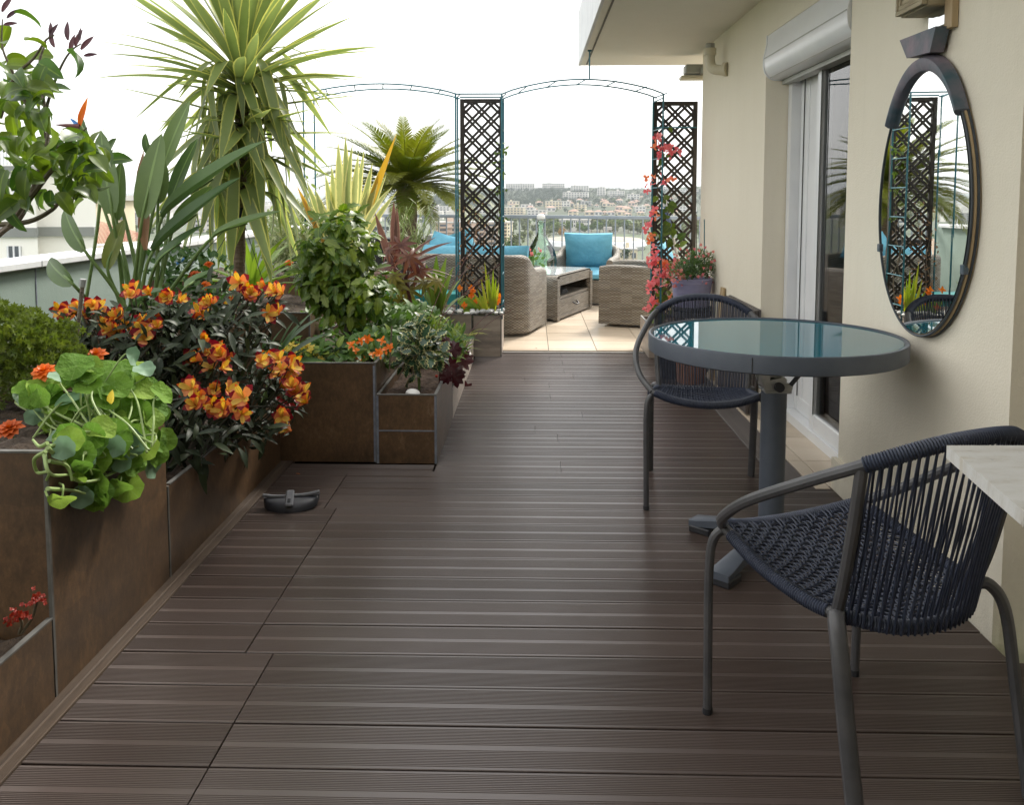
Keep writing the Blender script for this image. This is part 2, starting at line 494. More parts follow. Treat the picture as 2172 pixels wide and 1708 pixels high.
M['blackpl'] = simple('black_plastic', (.022, .023, .027), (.035, .036, .04), 12, .5)
M['scoop'] = simple('charcoal_plastic', (.022, .023, .029), (.038, .039, .047), 14, .5)
M['scooprim'] = simple('grey_plastic_rim', (.19, .195, .21), (.13, .135, .15), 20, .45)
M['soil'] = simple('dark_soil', (.035, .024, .017), (.085, .06, .042), 22, .95, .9, 60, dist=.02)
M['bark_mulch'] = simple('bark_mulch', (.05, .03, .02), (.13, .085, .06), 16, .9, .9, 40, dist=.02)
M['lavender'] = simple('lavender_glaze', (.215, .215, .36), (.28, .275, .42), 7, .55, .15, 25, stretch=(1, 1, 4))
M['terracotta'] = simple('terracotta', (.24, .11, .07), (.31, .16, .11), 9, .8, .1)
M['wood'] = simple('raw_pine', (.45, .34, .20), (.35, .25, .14), 5, .65, .15, 40, stretch=(5, 5, .6))
M['cushion'] = simple('turquoise_canvas', (.105, .33, .455), (.14, .39, .52), 5, .8, .55, 9, dist=.03)
M['pebble'] = simple('grey_pebble', (.42, .42, .41), (.28, .29, .29), 9, .55)
M['whitepebble'] = simple('white_pebble', (.75, .74, .72), (.66, .65, .62), 9, .5)
M['railing'] = simple('pale_blue_grey_paint', (.24, .28, .33), (.29, .33, .38), 6, .4)
M['bronze'] = simple('verdigris_bronze_paint', (.045, .095, .12), (.22, .17, .20), 9, .55, .5, 30, detail=9, lo=.3, hi=.7)
M['cord'] = simple('wire', (.05, .06, .07), None, 9, .5)
M['white'] = simple('white_plastic', (.78, .78, .76), (.7, .7, .69), 9, .4)
M['bluepl'] = simple('blue_plastic', (.04, .19, .5), (.06, .22, .55), 9, .4)
M['bluegrip'] = simple('denim_blue_grip', (.12, .17, .33), (.15, .2, .36), 9, .6)
def tealglass():
    t = NT('teal_back_painted_glass'); n = t.noise(3, 6, rough=.7)
    t.col(t.ramp(n, [(.35, (.006, .13, .185)), (.7, (.010, .16, .215))]))
    t.set(rough=t.ramp(t.noise(9, 8, rough=.8), [(.4, (.012, .012, .012)), (.75, (.05, .05, .05))]), spec=.34, ior=1.45)
    return t.m
M['tealglass'] = tealglass()
def mirror_mat():
    t = NT('mirror_silver'); t.col((.82, .84, .82)); t.set(metal=1.0)
    n = t.noise(7, 8, rough=.8)
    t.set(rough=t.ramp(n, [(.5, (.0, .0, .0)), (.8, (.06, .06, .06))])); return t.m
M['mirror'] = mirror_mat()
def glass(name, col, rough=0.0, ior=1.45, alpha=None):
    t = NT(name); t.col(col); t.set(rough=rough, trans=1.0, ior=ior); return t.m
def pane(name, tint, refl=.0):
    """thin window pane: mostly clear with a mirror-like sheen"""
    t = NT(name); t.n.remove(t.b)
    tr = t.node('ShaderNodeBsdfTransparent'); tr.inputs[0].default_value = (*tint, 1)
    gl = t.node('ShaderNodeBsdfGlossy'); gl.inputs['Roughness'].default_value = .02
    fr = t.node('ShaderNodeFresnel'); fr.inputs[0].default_value = 1.5
    mx = t.node('ShaderNodeMixShader'); t.link(t.math('ADD', fr.outputs[0], refl), mx.inputs[0]); t.link(tr.outputs[0], mx.inputs[1]); t.link(gl.outputs[0], mx.inputs[2]); t.link(mx.outputs[0], t.out.inputs[0]); return t.m
M['pane'] = pane('door_glass', (.75, .78, .78), .05)
M['demijohn'] = pane('green_bottle_glass', (.72, .93, .81), .10)
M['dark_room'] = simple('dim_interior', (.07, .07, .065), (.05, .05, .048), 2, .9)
M['curtain'] = simple('white_pleated_blind', (.78, .78, .77), (.68, .68, .67), 12, .9, stretch=(1, 8, .2))
def splatter():
    t = NT('paint_stained_white_board')
    n = t.noise(9, 10, stretch=(1, 2.6, 1), rough=.72); m_ = t.noise(3, 4, stretch=(1, 5, 1)); k = t.noise(16, 8, stretch=(5, 1, 1), rough=.85)
    c = t.ramp(n, [(.30, (.16, .12, .08)), (.36, (.50, .47, .42)), (.5, (.58, .57, .54)), (.7, (.63, .62, .60))])
    c = t.mix(t.ramp(k, [(.62, (0, 0, 0)), (.68, (.8, .8, .8))]), c, (.10, .16, .24))
    c = t.mix(t.ramp(t.noise(11, 9, stretch=(1, 3, 1), rough=.85), [(.64, (0, 0, 0)), (.69, (.8, .8, .8))]), c, (.07, .05, .04))
    c = t.mix(t.ramp(m_, [(.6, (0, 0, 0)), (.7, (.4, .4, .4))]), c, (.45, .36, .2))
    t.col(c); t.set(rough=.6); t.bump(n, .5, .004); return t.m
M['splatter'] = splatter()

# ------------------------------------------------------------------ the building on the right
WX = 1.35                        # wall face
def slab(mb, x0, x1, y0, y1, z0, z1): mb.box(((x0 + x1) / 2, (y0 + y1) / 2, (z0 + z1) / 2), (x1 - x0, y1 - y0, z1 - z0)); return mb
house = thing('apartment_house', 'cream rendered house wall with door recess under a deep roof slab', 'building', (WX, 3, 0))
mb = MB()
slab(mb, WX, 1.62, 5.0, 6.84, -.3, 2.44)              # far pier
slab(mb, WX, 1.62, 2.39, 3.69, -.3, 2.44)             # near pier with the mirror
slab(mb, WX, 1.62, 3.69, 5.0, 2.207, 2.44)             # above the door
mb.put('wall', M['wall'], house)
mb = MB()
slab(mb, 1.86, 4.0, -4, 6.84, -.3, 2.44); slab(mb, 1.62, 1.86, 5.0, 6.84, -.3, 2.438)
slab(mb, 1.62, 1.86, 2.39, 3.69, -.3, 2.438)
mb.put('wall', M['wall'], house)
mb = MB(); slab(mb, -3.3, 4.0, -2.3, -2.0, -.3, 3.0); mb.prism([(-3.3, -5, 2.45), (.404, -5, 2.45), (.404, .1, 2.45), (-3.3, .1, 2.45)], (0, 0, .4)); mb.put('wall', M['wall'], house, smooth=False)      # unseen wing wall and roof, added behind the camera to shade the near deck
mb = MB()                                             # skirting of the near pier
slab(mb, WX - .022, WX, 2.386, 3.71, -.02, .135)
mb.put('skirting', M['wall'], house)
mb = MB(); slab(mb, WX - .018, WX, 5.02, 6.84, -.02, .12); mb.put('skirting', M['wall'], house)
mb = MB()
mb.prism([(.425, -5, 2.44), (4, -5, 2.44), (4, 7.6, 2.44), (.425, 7.6, 2.44)], (0, 0, .42))
rf = mb.put('roof', M['soffit'], house, smooth=False)
mb = MB(); slab(mb, .405, .425, -5, 7.6, 2.437, 2.9); mb.put('fascia', M['cap'], house)
mb = MB(); slab(mb, .47, .482, -5, 7.52, 2.436, 2.4405); mb.put('groove_shadow_strip', simple('painted_groove_shadow', (.2, .19, .17), None, 9, .9), house)  # dark strip under the soffit, the drip groove's shadow put into its colour
# sliding door in its recess
DX = 1.50
door = thing('sliding_door', 'white framed sliding glass door with roller shutter box in the cream wall', 'door', (DX, 4.4, 0))
mb = MB()
for y0, y1 in ((4.93, 4.995), (3.69, 3.76)): slab(mb, DX - .02, DX + .12, y0, y1, .02, 2.16)
slab(mb, DX - .02, DX + .12, 3.76, 4.93, 2.06, 2.16); slab(mb, DX - .03, DX + .12, 3.76, 4.93, .0, .05)
mb.put('door_frame', M['pvc'], door, smooth=False)
for (y0, y1, x, nm) in ((4.42, 4.93, DX + .055, 'far'), (3.76, 4.50, DX + .005, 'near')):
    mb = MB(); w = .062
    mb.box((x, y0 + w / 2, 1.055), (.045, w, 2.01), bev=.006); mb.box((x, y1 - w / 2, 1.055), (.045, w, 2.01), bev=.006)
    mb.box((x, (y0 + y1) / 2, .05 + .045), (.044, y1 - y0 - 2 * w, .09), bev=.006); mb.box((x, (y0 + y1) / 2, 2.025), (.044, y1 - y0 - 2 * w, .07), bev=.006)
    sash = mb.put('sash', M['pvc'], door)
    mb = MB()
    if nm == 'near': slab(mb, x - .004, x + .004, y0 + w, y1 - w, .138, 1.992); mb.put('pane', M['pane'], sash)
    else:
        for q in range(5): mb.box((x - .012 + .004 * (q % 2), y0 + w + (y1 - y0 - 2 * w) * (q + .5) / 5, 1.065), (.016, (y1 - y0 - 2 * w) / 5 - .004, 1.86), bev=.004)
        mb.put('blind_panel', M['pvc'], sash)
    mb = MB(); 
    for yy in (y0 + w + .004, y1 - w - .004): slab(mb, x - .0245, x - .0225, yy - .005, yy + .005, .14, 1.99)
    mb.put('rubber_seal', M['seal'], sash)
mb = MB()
def wavy(u, v):
    y = 4.9 - u * .40; return (DX + .092 + .012 * math.sin(u * 46), y, .05 + v * 2.0)
mb.grid(wavy, 60, 1); mb.put('curtain', M['curtain'], door)
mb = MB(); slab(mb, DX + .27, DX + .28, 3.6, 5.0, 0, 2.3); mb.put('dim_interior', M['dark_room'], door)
mb = MB()                                             # roller shutter box: rounded front
prof = [(0, 0)]
pr = []
bx0, bz0, bz1 = .135, 1.955, 2.205
for k in range(9):
    a = R(-90 + k * 11.25 * 1.0); pr.append((WX - bx0 + .075 - .075 * math.cos(R(k * 11.25)) * 1.0, bz0 + .115 - .115 * math.sin(R(90 - k * 11.25))))
poly = [(WX + .02, bz0)] + [(WX - .06, bz0)] + [(WX - .06 - .075 * math.sin(R(k * 15)), bz0 + .09 - .09 * math.cos(R(k * 15))) for k in range(1, 7)] + [(WX - .135, bz0 + .125), (WX - .118, bz0 + .2), (WX - .118, bz1), (WX + .02, bz1)]
poly = [(min(x + .118, 1.474), z) for x, z in poly]
mb.prism([(x, 3.695, z) for x, z in poly], (0, 1.298, 0))
bx = mb.put('shutter_box', M['pvc'], door, angle=28)
mb = MB(); mb.prism([(x + (.0 if x > 1.45 else -.004), 4.985, z + (.003 if z > 2.1 else -.003)) for x, z in poly], (0, .0135, 0)); mb.put('end_cap', M['pvc'], bx, angle=28)
mb = MB(); slab(mb, WX - .0195, WX - .0165, 3.7, 4.99, bz0 + .118, bz0 + .123); slab(mb, WX + .018, WX + .024, 3.7, 4.99, bz0 + .012, bz0 + .018); mb.put('seam', M['greybox'], bx)
mb = MB(); slab(mb, DX - .06, DX + .0, 3.7, 4.99, 1.93, 1.953); mb.put('shutter_bottom_bar', M['greybox'], door)

# ------------------------------------------------------------------ deck
deck_mb = MB(); slab(deck_mb, -3.2, 1.25, -3, 7.0, -.20, -.035)
deck = deck_mb.put('deck', M['joist'], None, kind='structure')
PITCHB, BW = .160, .1545
def board_mesh(L):
    """grooved composite board, length L along X, centred in Y on 0, top at 0"""
    pf = [(-BW / 2, -.022), (-BW / 2, -.0015), (-BW / 2 + .0015, 0)]
    ng, pit = 11, .0056
    for c in (-.0387, .0387):
        y0 = c - ng * pit / 2
        for k in range(ng):
            a = y0 + k * pit
            pf += [(a + .0012, 0), (a + .0018, -.0011), (a + .0038, -.0011), (a + .0044, 0)]
    pf += [(BW / 2 - .0015, 0), (BW / 2, -.0015), (BW / 2, -.022)]
    mb = MB(); n = len(pf)
    mb.v = [(x, y, z) for x in (-L / 2, L / 2) for y, z in pf]
    for i in range(n - 1): mb.face((i, i + n, i + n + 1, i + 1))
    mb.face((n - 1, 2 * n - 1, n, 0)); mb.face([n + i for i in range(n)]); mb.face([i for i in range(n)][::-1])
    me = mb.mesh('deck_board', M['deck'], False); return me
_bm = {}
def board(x0, x1, y, z=0.0, rz=0.0):
    L = round(x1 - x0, 3)
    if L not in _bm: _bm[L] = board_mesh(L)
    m = Matrix.Translation(((x0 + x1) / 2, y, z + random.uniform(-.0008, .0008))) @ Matrix.Rotation(rz + random.uniform(-.0006, .0006), 4, 'Z')
    put('deck_board', _bm[L], deck, m)
Y0 = 2.281 - PITCHB / 2          # centre of the board just before the staggered joint
row = 0
jr = random.Random(3)
for k in range(-22, 32):
    y = Y0 + k * PITCHB
    if y > 7.0: break
    left = -1.155 if y < 3.9 else (-.455 if y < 6.75 else -.24)
    right = 1.215 if (y < 3.72 and y > 0) else (1.215 if y < 0 else 1.105)
    if y < 2.3: right = 1.9
    elif y < 3.72: right = 1.325
    if k < 0: right = 2.1
    if y < 3.9:
        j = -.805 if k >= 1 else (-.725 if k > -6 else -.77)
        if k >= 8: j = -.855
        board(left, j - .002, y); 
        if k % 3 == 0 and y < 1.6: board(j + .002, .62, y); board(.624, right, y)
        else: board(j + .002, right, y)
    else:
        j = jr.choice([.12, .14, .02, .3, None, None, -.05])
        if y > 6.2 and k % 2: j = .24
        if j is None: board(left, right, y)
        else: board(left, j - .001, y); board(j + .001, right, y)
# boards under the corner planters, edge boards along the planters and the wall
y = 3.985
put('deck_board', board_mesh(.69), deck, Matrix.Translation((-.81, 3.905, -.001)))
pl = MB(); pl.box((-1.186, 2.46, .004), (.058, 3.2, .03), bev=.003)
for k in range(6): pass
pl = board_mesh(3.3)
pl = pl.copy(); pl.materials.clear(); pl.materials.append(M['border'])
put('edge_board', pl, deck, Matrix.Translation((-1.187, 2.39, .006)) @ Matrix.Rotation(PI / 2, 4, 'Z') @ Matrix.Diagonal((1, .40, 1, 1)))
mb = MB(); mb.box((1.178, 5.36, -.009), (.135, 3.3, .02), bev=.002); mb.put('edge_board', M['deck_edge'], deck)
# ------------------------------------------------------------------ tiled terrace floor
tb = MB(); slab(tb, -3.2, 1.34, 7.0, 11.6, -.2, -.008)
slab(tb, 1.25, 1.55, 3.65, 7.0, -.2, -.009)
slab(tb, 1.34, 4.2, 6.86, 11.6, -.2, -.0085)
floor = tb.put('tile_floor', M['grout'], None, kind='structure')
TS = .405
_tm = {}
def tile(x0, x1, y0, y1, z=0):
    k = (round(x1 - x0, 3), round(y1 - y0, 3))
    if k not in _tm: mbt = MB(); mbt.box((0, 0, -.005), (k[0], k[1], .01), bev=.0012); _tm[k] = mbt.mesh('floor_tile', M['tile'], False)
    put('floor_tile', _tm[k], floor, Matrix.Translation(((x0 + x1) / 2, (y0 + y1) / 2, z + random.uniform(-.0005, .0005))))
g = .005
xs = [-.262 + TS * i for i in range(-7, 11)]
ys = [7.05, 7.115] + [7.115 + TS * 1.06 * i for i in range(1, 11)]
for i in range(len(xs) - 1):
    for j in range(len(ys) - 1):
        if ys[j + 1] < 7.3 and xs[i] > 1.2: continue
        tile(xs[i] + g / 2, xs[i + 1] - g / 2, ys[j] + g / 2, ys[j + 1] - g / 2)
yy = 3.68
while yy < 6.8:
    tile(1.252, 1.318, yy, yy + .40); tile(1.324, 1.478, yy, yy + .40) if yy < 5.0 else None
    yy += .405
# ------------------------------------------------------------------ parapet on the left
PX = -3.0
par = thing('parapet_wall', 'grey green parapet wall with pale coping behind the planting', 'wall', (PX, 6, 0))
mb = MB(); slab(mb, PX - .22, PX, 1.5, 12.4, -25, .86); mb.put('wall', M['parapet'], par)
yy = 1.44
while yy < 12:
    mb = MB(); mb.box((PX - .105, yy + .6, .8825), (.30, 1.194, .045), bev=.006); mb.put('coping_stone', M['cap'], par); yy += 1.2
mb = MB(); slab(mb, PX, PX + .004, 5.036, 5.046, .0, .86); mb.put('joint', M['sealant'], par)
# ------------------------------------------------------------------ rope chairs
def rope_chair(pose, label, group):
    x0, y0, a = pose
    c, s_ = math.cos(a), math.sin(a)
    def T(p): return Vector((x0 + c * p[0] - s_ * p[1], y0 + s_ * p[0] + c * p[1], p[2]))
    ch = thing('rope_chair', label, 'chair', (x0, y0, 0), group)
    JF = Vector((.215, .212, .487)); JR = Vector((.192, -.150, .428)); TE = Vector((.205, -.225, .765))
    mx = lambda p: Vector((-p[0], p[1], p[2]))
    # one closed hoop: front corner, arm, over the back, other arm
    top = [(-.215, .212, .487), (-.272, .13, .545), (-.290, .02, .622), (-.252, -.12, .705), (-.205, -.225, .765), (-.11, -.292, .81), (0, -.312, .823), (.11, -.292, .81), (.205, -.225, .765), (.252, -.12, .705), (.290, .02, .622), (.272, .13, .545), (.215, .212, .487)]
    tp = spline(top, 8)
    MB().tube([T(p) for p in tp], .0125, 10).put('hoop_tube', M['frame'], ch)
    # seat ring: front rail sags, side rails, back rail
    front = spline([(-.215, .212, .487), (-.12, .245, .462), (0, .258, .452), (.12, .245, .462), (.215, .212, .487)], 8)
    side = {k: spline([(k * .215, .212, .487), (k * .222, .06, .45), (k * .21, -.07, .431), (k * .192, -.150, .428)], 8) for k in (-1, 1)}
    back = spline([(-.192, -.150, .428), (-.10, -.205, .412), (0, -.222, .408), (.10, -.205, .412), (.192, -.150, .428)], 8)
    low = spline([(-.192, -.150, .428), (-.1, -.19, .395), (0, -.2, .385), (.1, -.19, .395), (.192, -.150, .428)], 8)
    MB().tube([T(p) for p in front], .0115, 10).tube([T(p) for p in side[-1]], .0115, 10).tube([T(p) for p in side[1]], .0115, 10).tube([T(p) for p in back], .0115, 10).put('seat_frame', M['frame'], ch)
    # uprights between seat corner and hoop
    for k in (-1, 1):
        up = spline([(k * .192, -.150, .428), (k * .200, -.178, .52), (k * .207, -.208, .66), (k * .208, -.222, .757)], 5)
        MB().tube([T(p) for p in up], .0125, 10).put('upright', M['frame'], ch)
    # legs
    for k in (-1, 1):
        lf = spline([(k * .205, .203, .485), (k * .232, .222, .452), (k * .238, .23, .37), (k * .236, .232, .2), (k * .233, .233, .004)], 6)
        lg = MB().tube([T(p) for p in lf], .0115, 10).put('leg', M['frame'], ch)
        MB().tube([T((k * .233, .233, .016)), T((k * .233, .233, .0))], .0128, 10).put('foot_cap', M['blackpl'], lg)
        lr = spline([(k * .188, -.150, .43), (k * .212, -.172, .432), (k * .228, -.200, .385), (k * .231, -.228, .24), (k * .230, -.273, .004)], 6)
        MB().tube([T(p) for p in lr], .0168, 10, flat=(1.05, .78)).put('leg', M['frame'], ch)
    # cord wound round the rails
    def wrap(path, r, pitch=.0058):
        P = [Vector(p) for p in path]; cum = [0]
        for i in range(1, len(P)): cum.append(cum[-1] + (P[i] - P[i - 1]).length)
        n = int(cum[-1] / pitch); pts = []; rr = []
        for i in range(n * 2 + 1):
            d = cum[-1] * i / (n * 2); j = 0
            while j < len(cum) - 2 and cum[j + 1] < d: j += 1
            t = (d - cum[j]) / max(1e-6, cum[j + 1] - cum[j])
            pts.append(T(P[j].lerp(P[j + 1], t))); rr.append(r * (1.0 if i % 2 else .885))
        return pts, rr
    i0 = next(i for i, p in enumerate(tp) if (p - Vector((-.205, -.225, .765))).length < .001)
    i1 = next(i for i, p in enumerate(tp) if (p - Vector((.205, -.225, .765))).length < .001)
    for path, r in ((tp[i0:i1 + 1], .0172), (front[1:-1], .0165), (side[-1][2:-2], .016), (side[1][2:-2], .016), (back, .016)):
        p, rr = wrap(path, r); MB().tube(p, rr, 9).put('rope_wrap', M['navy'], ch)
    # upright ropes of the back: pairs from the hoop to the seat's back rail
    bt = tp[i0:i1 + 1]
    def along(path, t):
        L = [0]
        for i in range(1, len(path)): L.append(L[-1] + (path[i] - path[i - 1]).length)
        d = t * L[-1]; j = 0
        while j < len(L) - 2 and L[j + 1] < d: j += 1
        return path[j].lerp(path[j + 1], (d - L[j]) / max(1e-6, L[j + 1] - L[j]))
    nb = 54
    for i in range(nb):
        t = (i + .5) / nb + random.uniform(-.0025, .0025); t2 = .02 + .96 * t
        a_, b_ = along(bt, t), along(back, t2)
        m_ = a_.lerp(b_, .5) + Vector((0, -.004 + random.uniform(-.002, .002), 0))
        o = Vector((0, (.014 if i % 2 else -.014), 0))
        MB().tube([T(a_ + o), T(m_ + o * .5), T(b_ + o + Vector((0, 0, -.012)))], .0026, 6).put('back_rope', M['navy'], ch)
    # woven seat: long cords front to back over and under cross cords
    def surf(u, v):
        """u across -1..1, v 0 front .. 1 back"""
        l = along(side[-1], v); r = along(side[1], v)
        p = l.lerp(r, (u + 1) / 2)
        f = along(front, (u + 1) / 2); b = along(back, (u + 1) / 2)
        w = 1 - abs(u) ** 3
        q = f.lerp(b, v)
        p = p.lerp(q, .8 * w) if 0 < v < 1 else q
        p.z -= .020 * (1 - u * u) * math.sin(PI * v)
        return p
    nl, nc = 38, 26
    for i in range(nl):
        u = -.955 + 1.91 * i / (nl - 1); pts = []
        for j in range(nc * 1 + 2):
            v = j / (nc + 1); p = surf(u, v)
            if 0 < j < nc + 1: p.z += .0032 * (1 if (i // 2 + j) % 2 else -1)
            pts.append(T(p))
        pts[0].z += .012; pts[-1].z += .010
        MB().tube(pts, .0026, 5).put('seat_rope', M['navy'], ch)
    for j in range(nc):
        v = (j + 1) / (nc + 1); pts = []
        for i in range(-1, nl + 1):
            u = -.955 + 1.91 * i / (nl - 1); u = max(-1, min(1, u)); p = surf(u, v)
            if 0 <= i < nl: p.z -= .0030 * (1 if (i // 2 + j + 1) % 2 else -1)
            pts.append(T(p))
        MB().tube(pts, .0029, 5).put('cross_rope', M['navy'], ch)
    return ch
G_CH = 'rope chairs around the bistro table'
rope_chair((.744, 1.903, .397), 'near rope chair with its back to the camera beside the paint stained bench', G_CH)
rope_chair((.740, 3.606, 2.981), 'far rope chair tucked behind the round glass topped table', G_CH)

# ------------------------------------------------------------------ bistro table
TX, TY, TH, TR = .87, 3.04, .79, .440
tb = thing('bistro_table', 'round slate blue bistro table with teal glass top', 'table', (TX, TY, 0))
mb = MB()
mb.lathe([(TR - .012, TH - .005), (TR - .002, TH), (TR + .003, TH - .002), (TR + .005, TH - .008), (TR + .005, TH - .058), (TR - .001, TH - .062), (TR - .012, TH - .062), (TR - .012, TH - .012), (TR - .012, TH - .005)], (TX, TY, 0), 96)
mb.put('rim_band', M['tablegrey'], tb)
mb = MB(); mb.lathe([(0.0001, TH - .0065), (TR - .0135, TH - .0065), (TR - .0125, TH - .008), (TR - .0125, TH - .016), (.0001, TH - .016)], (TX, TY, 0), 96)
mb.put('glass_top', M['tealglass'], tb)
mb = MB(); mb.lathe([(.0001, TH - .02), (TR - .014, TH - .02), (TR - .014, TH - .03), (.0001, TH - .03)], (TX, TY, 0), 64); mb.put('under_plate', M['tablegrey'], tb)
a_ = R(-114); mb = MB(); mb.box((TX + (TR + .0045) * math.cos(a_), TY + (TR + .0045) * math.sin(a_), TH - .033), (.003, .003, .048), rot=Matrix.Rotation(a_, 3, 'Z')); mb.put('rim_joint', M['seal'], tb)
mb = MB(); mb.tube([(TX - .003, TY - .03, .07), (TX - .003, TY - .03, .60)], .0445, 28); mb.put('pole', M['tablegrey'], tb)
# cast folding joint
br = MB()
br.prism([(TX - .062, TY - .075, .735), (TX - .060, TY - .075, .64), (TX - .047, TY - .075, .601), (TX + .047, TY - .075, .601), (TX + .052, TY - .075, .625), (TX + .02, TY - .075, .628), (TX + .012, TY - .075, .648), (TX - .030, TY - .075, .638), (TX - .034, TY - .075, .735)], (0, .016, 0))
br.prism([(TX - .062, TY + .0, .735), (TX - .060, TY + .0, .64), (TX - .047, TY + .0, .601), (TX + .047, TY + .0, .601), (TX + .052, TY + .0, .625), (TX + .02, TY + .0, .65), (TX - .034, TY + .0, .735)], (0, .016, 0))
br.box((TX - .0, TY - .03, .596), (.094, .092, .012), bev=.003)
br.box((TX - .045, TY - .03, .66), (.014, .08, .10), bev=.002)
j = br.put('folding_bracket', M['castalu'], tb, smooth=False)
mb = MB(); mb.tube([(TX + .04, TY - .078, .622), (TX + .07, TY - .08, .66), (TX + .12, TY - .07, .735)], .008, 8); mb.tube([(TX + .01, TY + .02, .64), (TX + .05, TY + .02, .735)], .009, 8); mb.put('lever', M['blackpl'], j)
mb = MB(); mb.tube([(TX, TY - .09, .615), (TX, TY + .03, .615)], .017, 16); mb.put('pivot', M['blackpl'], j)
ft = MB(); ft.lathe([(.0001, .098), (.058, .098), (.062, .09), (.062, .06), (.0001, .06)], (TX - .003, TY - .03, 0), 28); ft.put('base_hub', M['tablegrey'], tb)
for k, an in enumerate((229, 139, 49, 319)):
    a_ = R(an); d = Vector((math.cos(a_), math.sin(a_), 0)); n_ = Vector((-d.y, d.x, 0)); o = Vector((TX - .003, TY - .03, 0)); L = (.385, .315, .36, .34)[k]
    mb = MB(); rows = []
    for t, hw, z0, z1 in ((.05, .026, .05, .092), (.35, .027, .046, .084), (.7, .032, .034, .066), (.9, .037, .025, .052), (1.0, .038, .023, .047)):
        for q in ((-hw, z0), (hw, z0), (hw, z1 - .004), (hw - .006, z1), (-hw + .006, z1), (-hw, z1 - .004)): rows.append(tuple(o + d * (t * L) + n_ * q[0] + Vector((0, 0, q[1]))))
    mb.v = rows
    for i in range(4):
        for q in range(6): mb.face((i * 6 + q, i * 6 + (q + 1) % 6, (i + 1) * 6 + (q + 1) % 6, (i + 1) * 6 + q))
    mb.face(range(24, 30)); mb.face(list(range(0, 6))[::-1])
    f_ = mb.put('foot', M['tablegrey'], tb)
    mb = MB(); e = o + d * (L - .045); mb.box((e.x, e.y, .013), (.088, .082, .026), rot=Matrix.Rotation(a_, 3, 'Z'), bev=.004); mb.put('foot_pad', M['blackpl'], f_)

# ------------------------------------------------------------------ paint-stained bench at the right edge
bt = thing('work_bench', 'white paint stained wooden work bench at the right edge', 'bench', (1.0, .9, 0))
c0 = atz(2008, 945, .88); c1 = atz(2172, 942, .88); e0 = atz(2172, 1085, .88)
dx = (c0 - e0).normalized(); A = c0; Bp = A - dx * 1.35
mb = MB(); rt_ = Vector((1, .02, 0)).normalized()
mb.prism([A, A + rt_ * .56, Bp + rt_ * .60, Bp], (0, 0, -.021))
top = mb.put('bench_top', M['splatter'], bt, smooth=False)
for k, yy in enumerate((1.2, .2)):
    for sx in (.97, 1.26):
        mb = MB(); mb.box((sx, yy, .43), (.045, .07, .86), bev=.004); mb.put('leg', M['wood'], bt)
    mb = MB(); mb.box((1.115, yy, .835), (.245, .045, .05), bev=.004); mb.put('crossbar', M['wood'], bt)

# ------------------------------------------------------------------ mirror on the near pier
mr = thing('wall_mirror', 'oval wall mirror with verdigris bronze crown on the cream wall', 'mirror', (WX, 2.93, 1.26))
oc = Vector((0, 2.925, 1.262)); HA, HB = .336, .452
def oval(t, da=0, db=0, x=WX - .03, tilt=0.0):
    x += tilt * HA * math.sin(t)
    return Vector((x, oc.y + (HA + da) * math.sin(t) * (1 - .05 * math.cos(t)), oc.z + (HB + db) * math.cos(t)))
N = 96
mb = MB(); mb.prism([oval(2 * PI * k / N, -.006, -.006, WX - .030, .0086) for k in range(N)], (.006, 0, 0)); mb.put('mirror_glass', M['mirror'], mr, smooth=False)
mb = MB(); mb.prism([oval(2 * PI * k / N, .004, .004, WX - .019) for k in range(N)], (.017, 0, 0)); mb.put('backing_board', M['wood'], mr, smooth=False)
for r_, xx, nm, mt in ((.0045, WX - .028, 'frame_bead', 'cord'), (.005, WX - .019, 'frame_bead', 'wood'), (.006, WX - .009, 'frame_bead', 'cord')):
    mb = MB(); mb.tube([oval(2 * PI * k / N, .002, .002, xx) for k in range(N)], r_, 6, closed=True); mb.put(nm, M[mt], mr)
# crown: thick arch over the top of the oval, flared cap above
outer, inner = [], []
for k in range(25):
    t = R(-52 + 104 * k / 24); w = .006 + .025 * (max(0, math.cos(t * 1.5))) ** 1.3
    outer.append(oval(t, w, w + .012)); inner.append(oval(t, -.013, -.014))
mb = MB(); n = len(outer); sec = 6
for i in range(n):
    o_, i_ = outer[i], inner[i]
    for x_, t_ in ((WX - .012, 0), (WX - .034, .04), (WX - .052, .22), (WX - .054, .5), (WX - .044, .92), (WX - .026, 1)):
        p = o_.lerp(i_, t_); mb.v.append((x_, p.y, p.z))
for i in range(n - 1):
    for k in range(sec):
        k2 = (k + 1) % sec
        mb.face((i * sec + k, i * sec + k2, (i + 1) * sec + k2, (i + 1) * sec + k))
mb.face(range(sec)); mb.face([(n - 1) * sec + k for k in range(sec)][::-1])
crown = mb.put('bronze_crown', M['bronze'], mr, angle=50)
mb = MB(); z0 = 1.757
P = [(2.835, 1.752), (2.800, 1.828), (3.068, 1.832), (3.006, 1.760)]
mb.prism([(WX - .058, y, z) for y, z in P], (.045, 0, 0))
mb.put('crown_cap', M['bronze'], mr, smooth=False)
for y_, z_ in ((2.62, 1.06), (3.25, 1.09)):
    mb = MB(); mb.box((WX - .026, y_, z_), (.018, .022, .03), bev=.002); mb.put('clip', M['bronze'], mr)
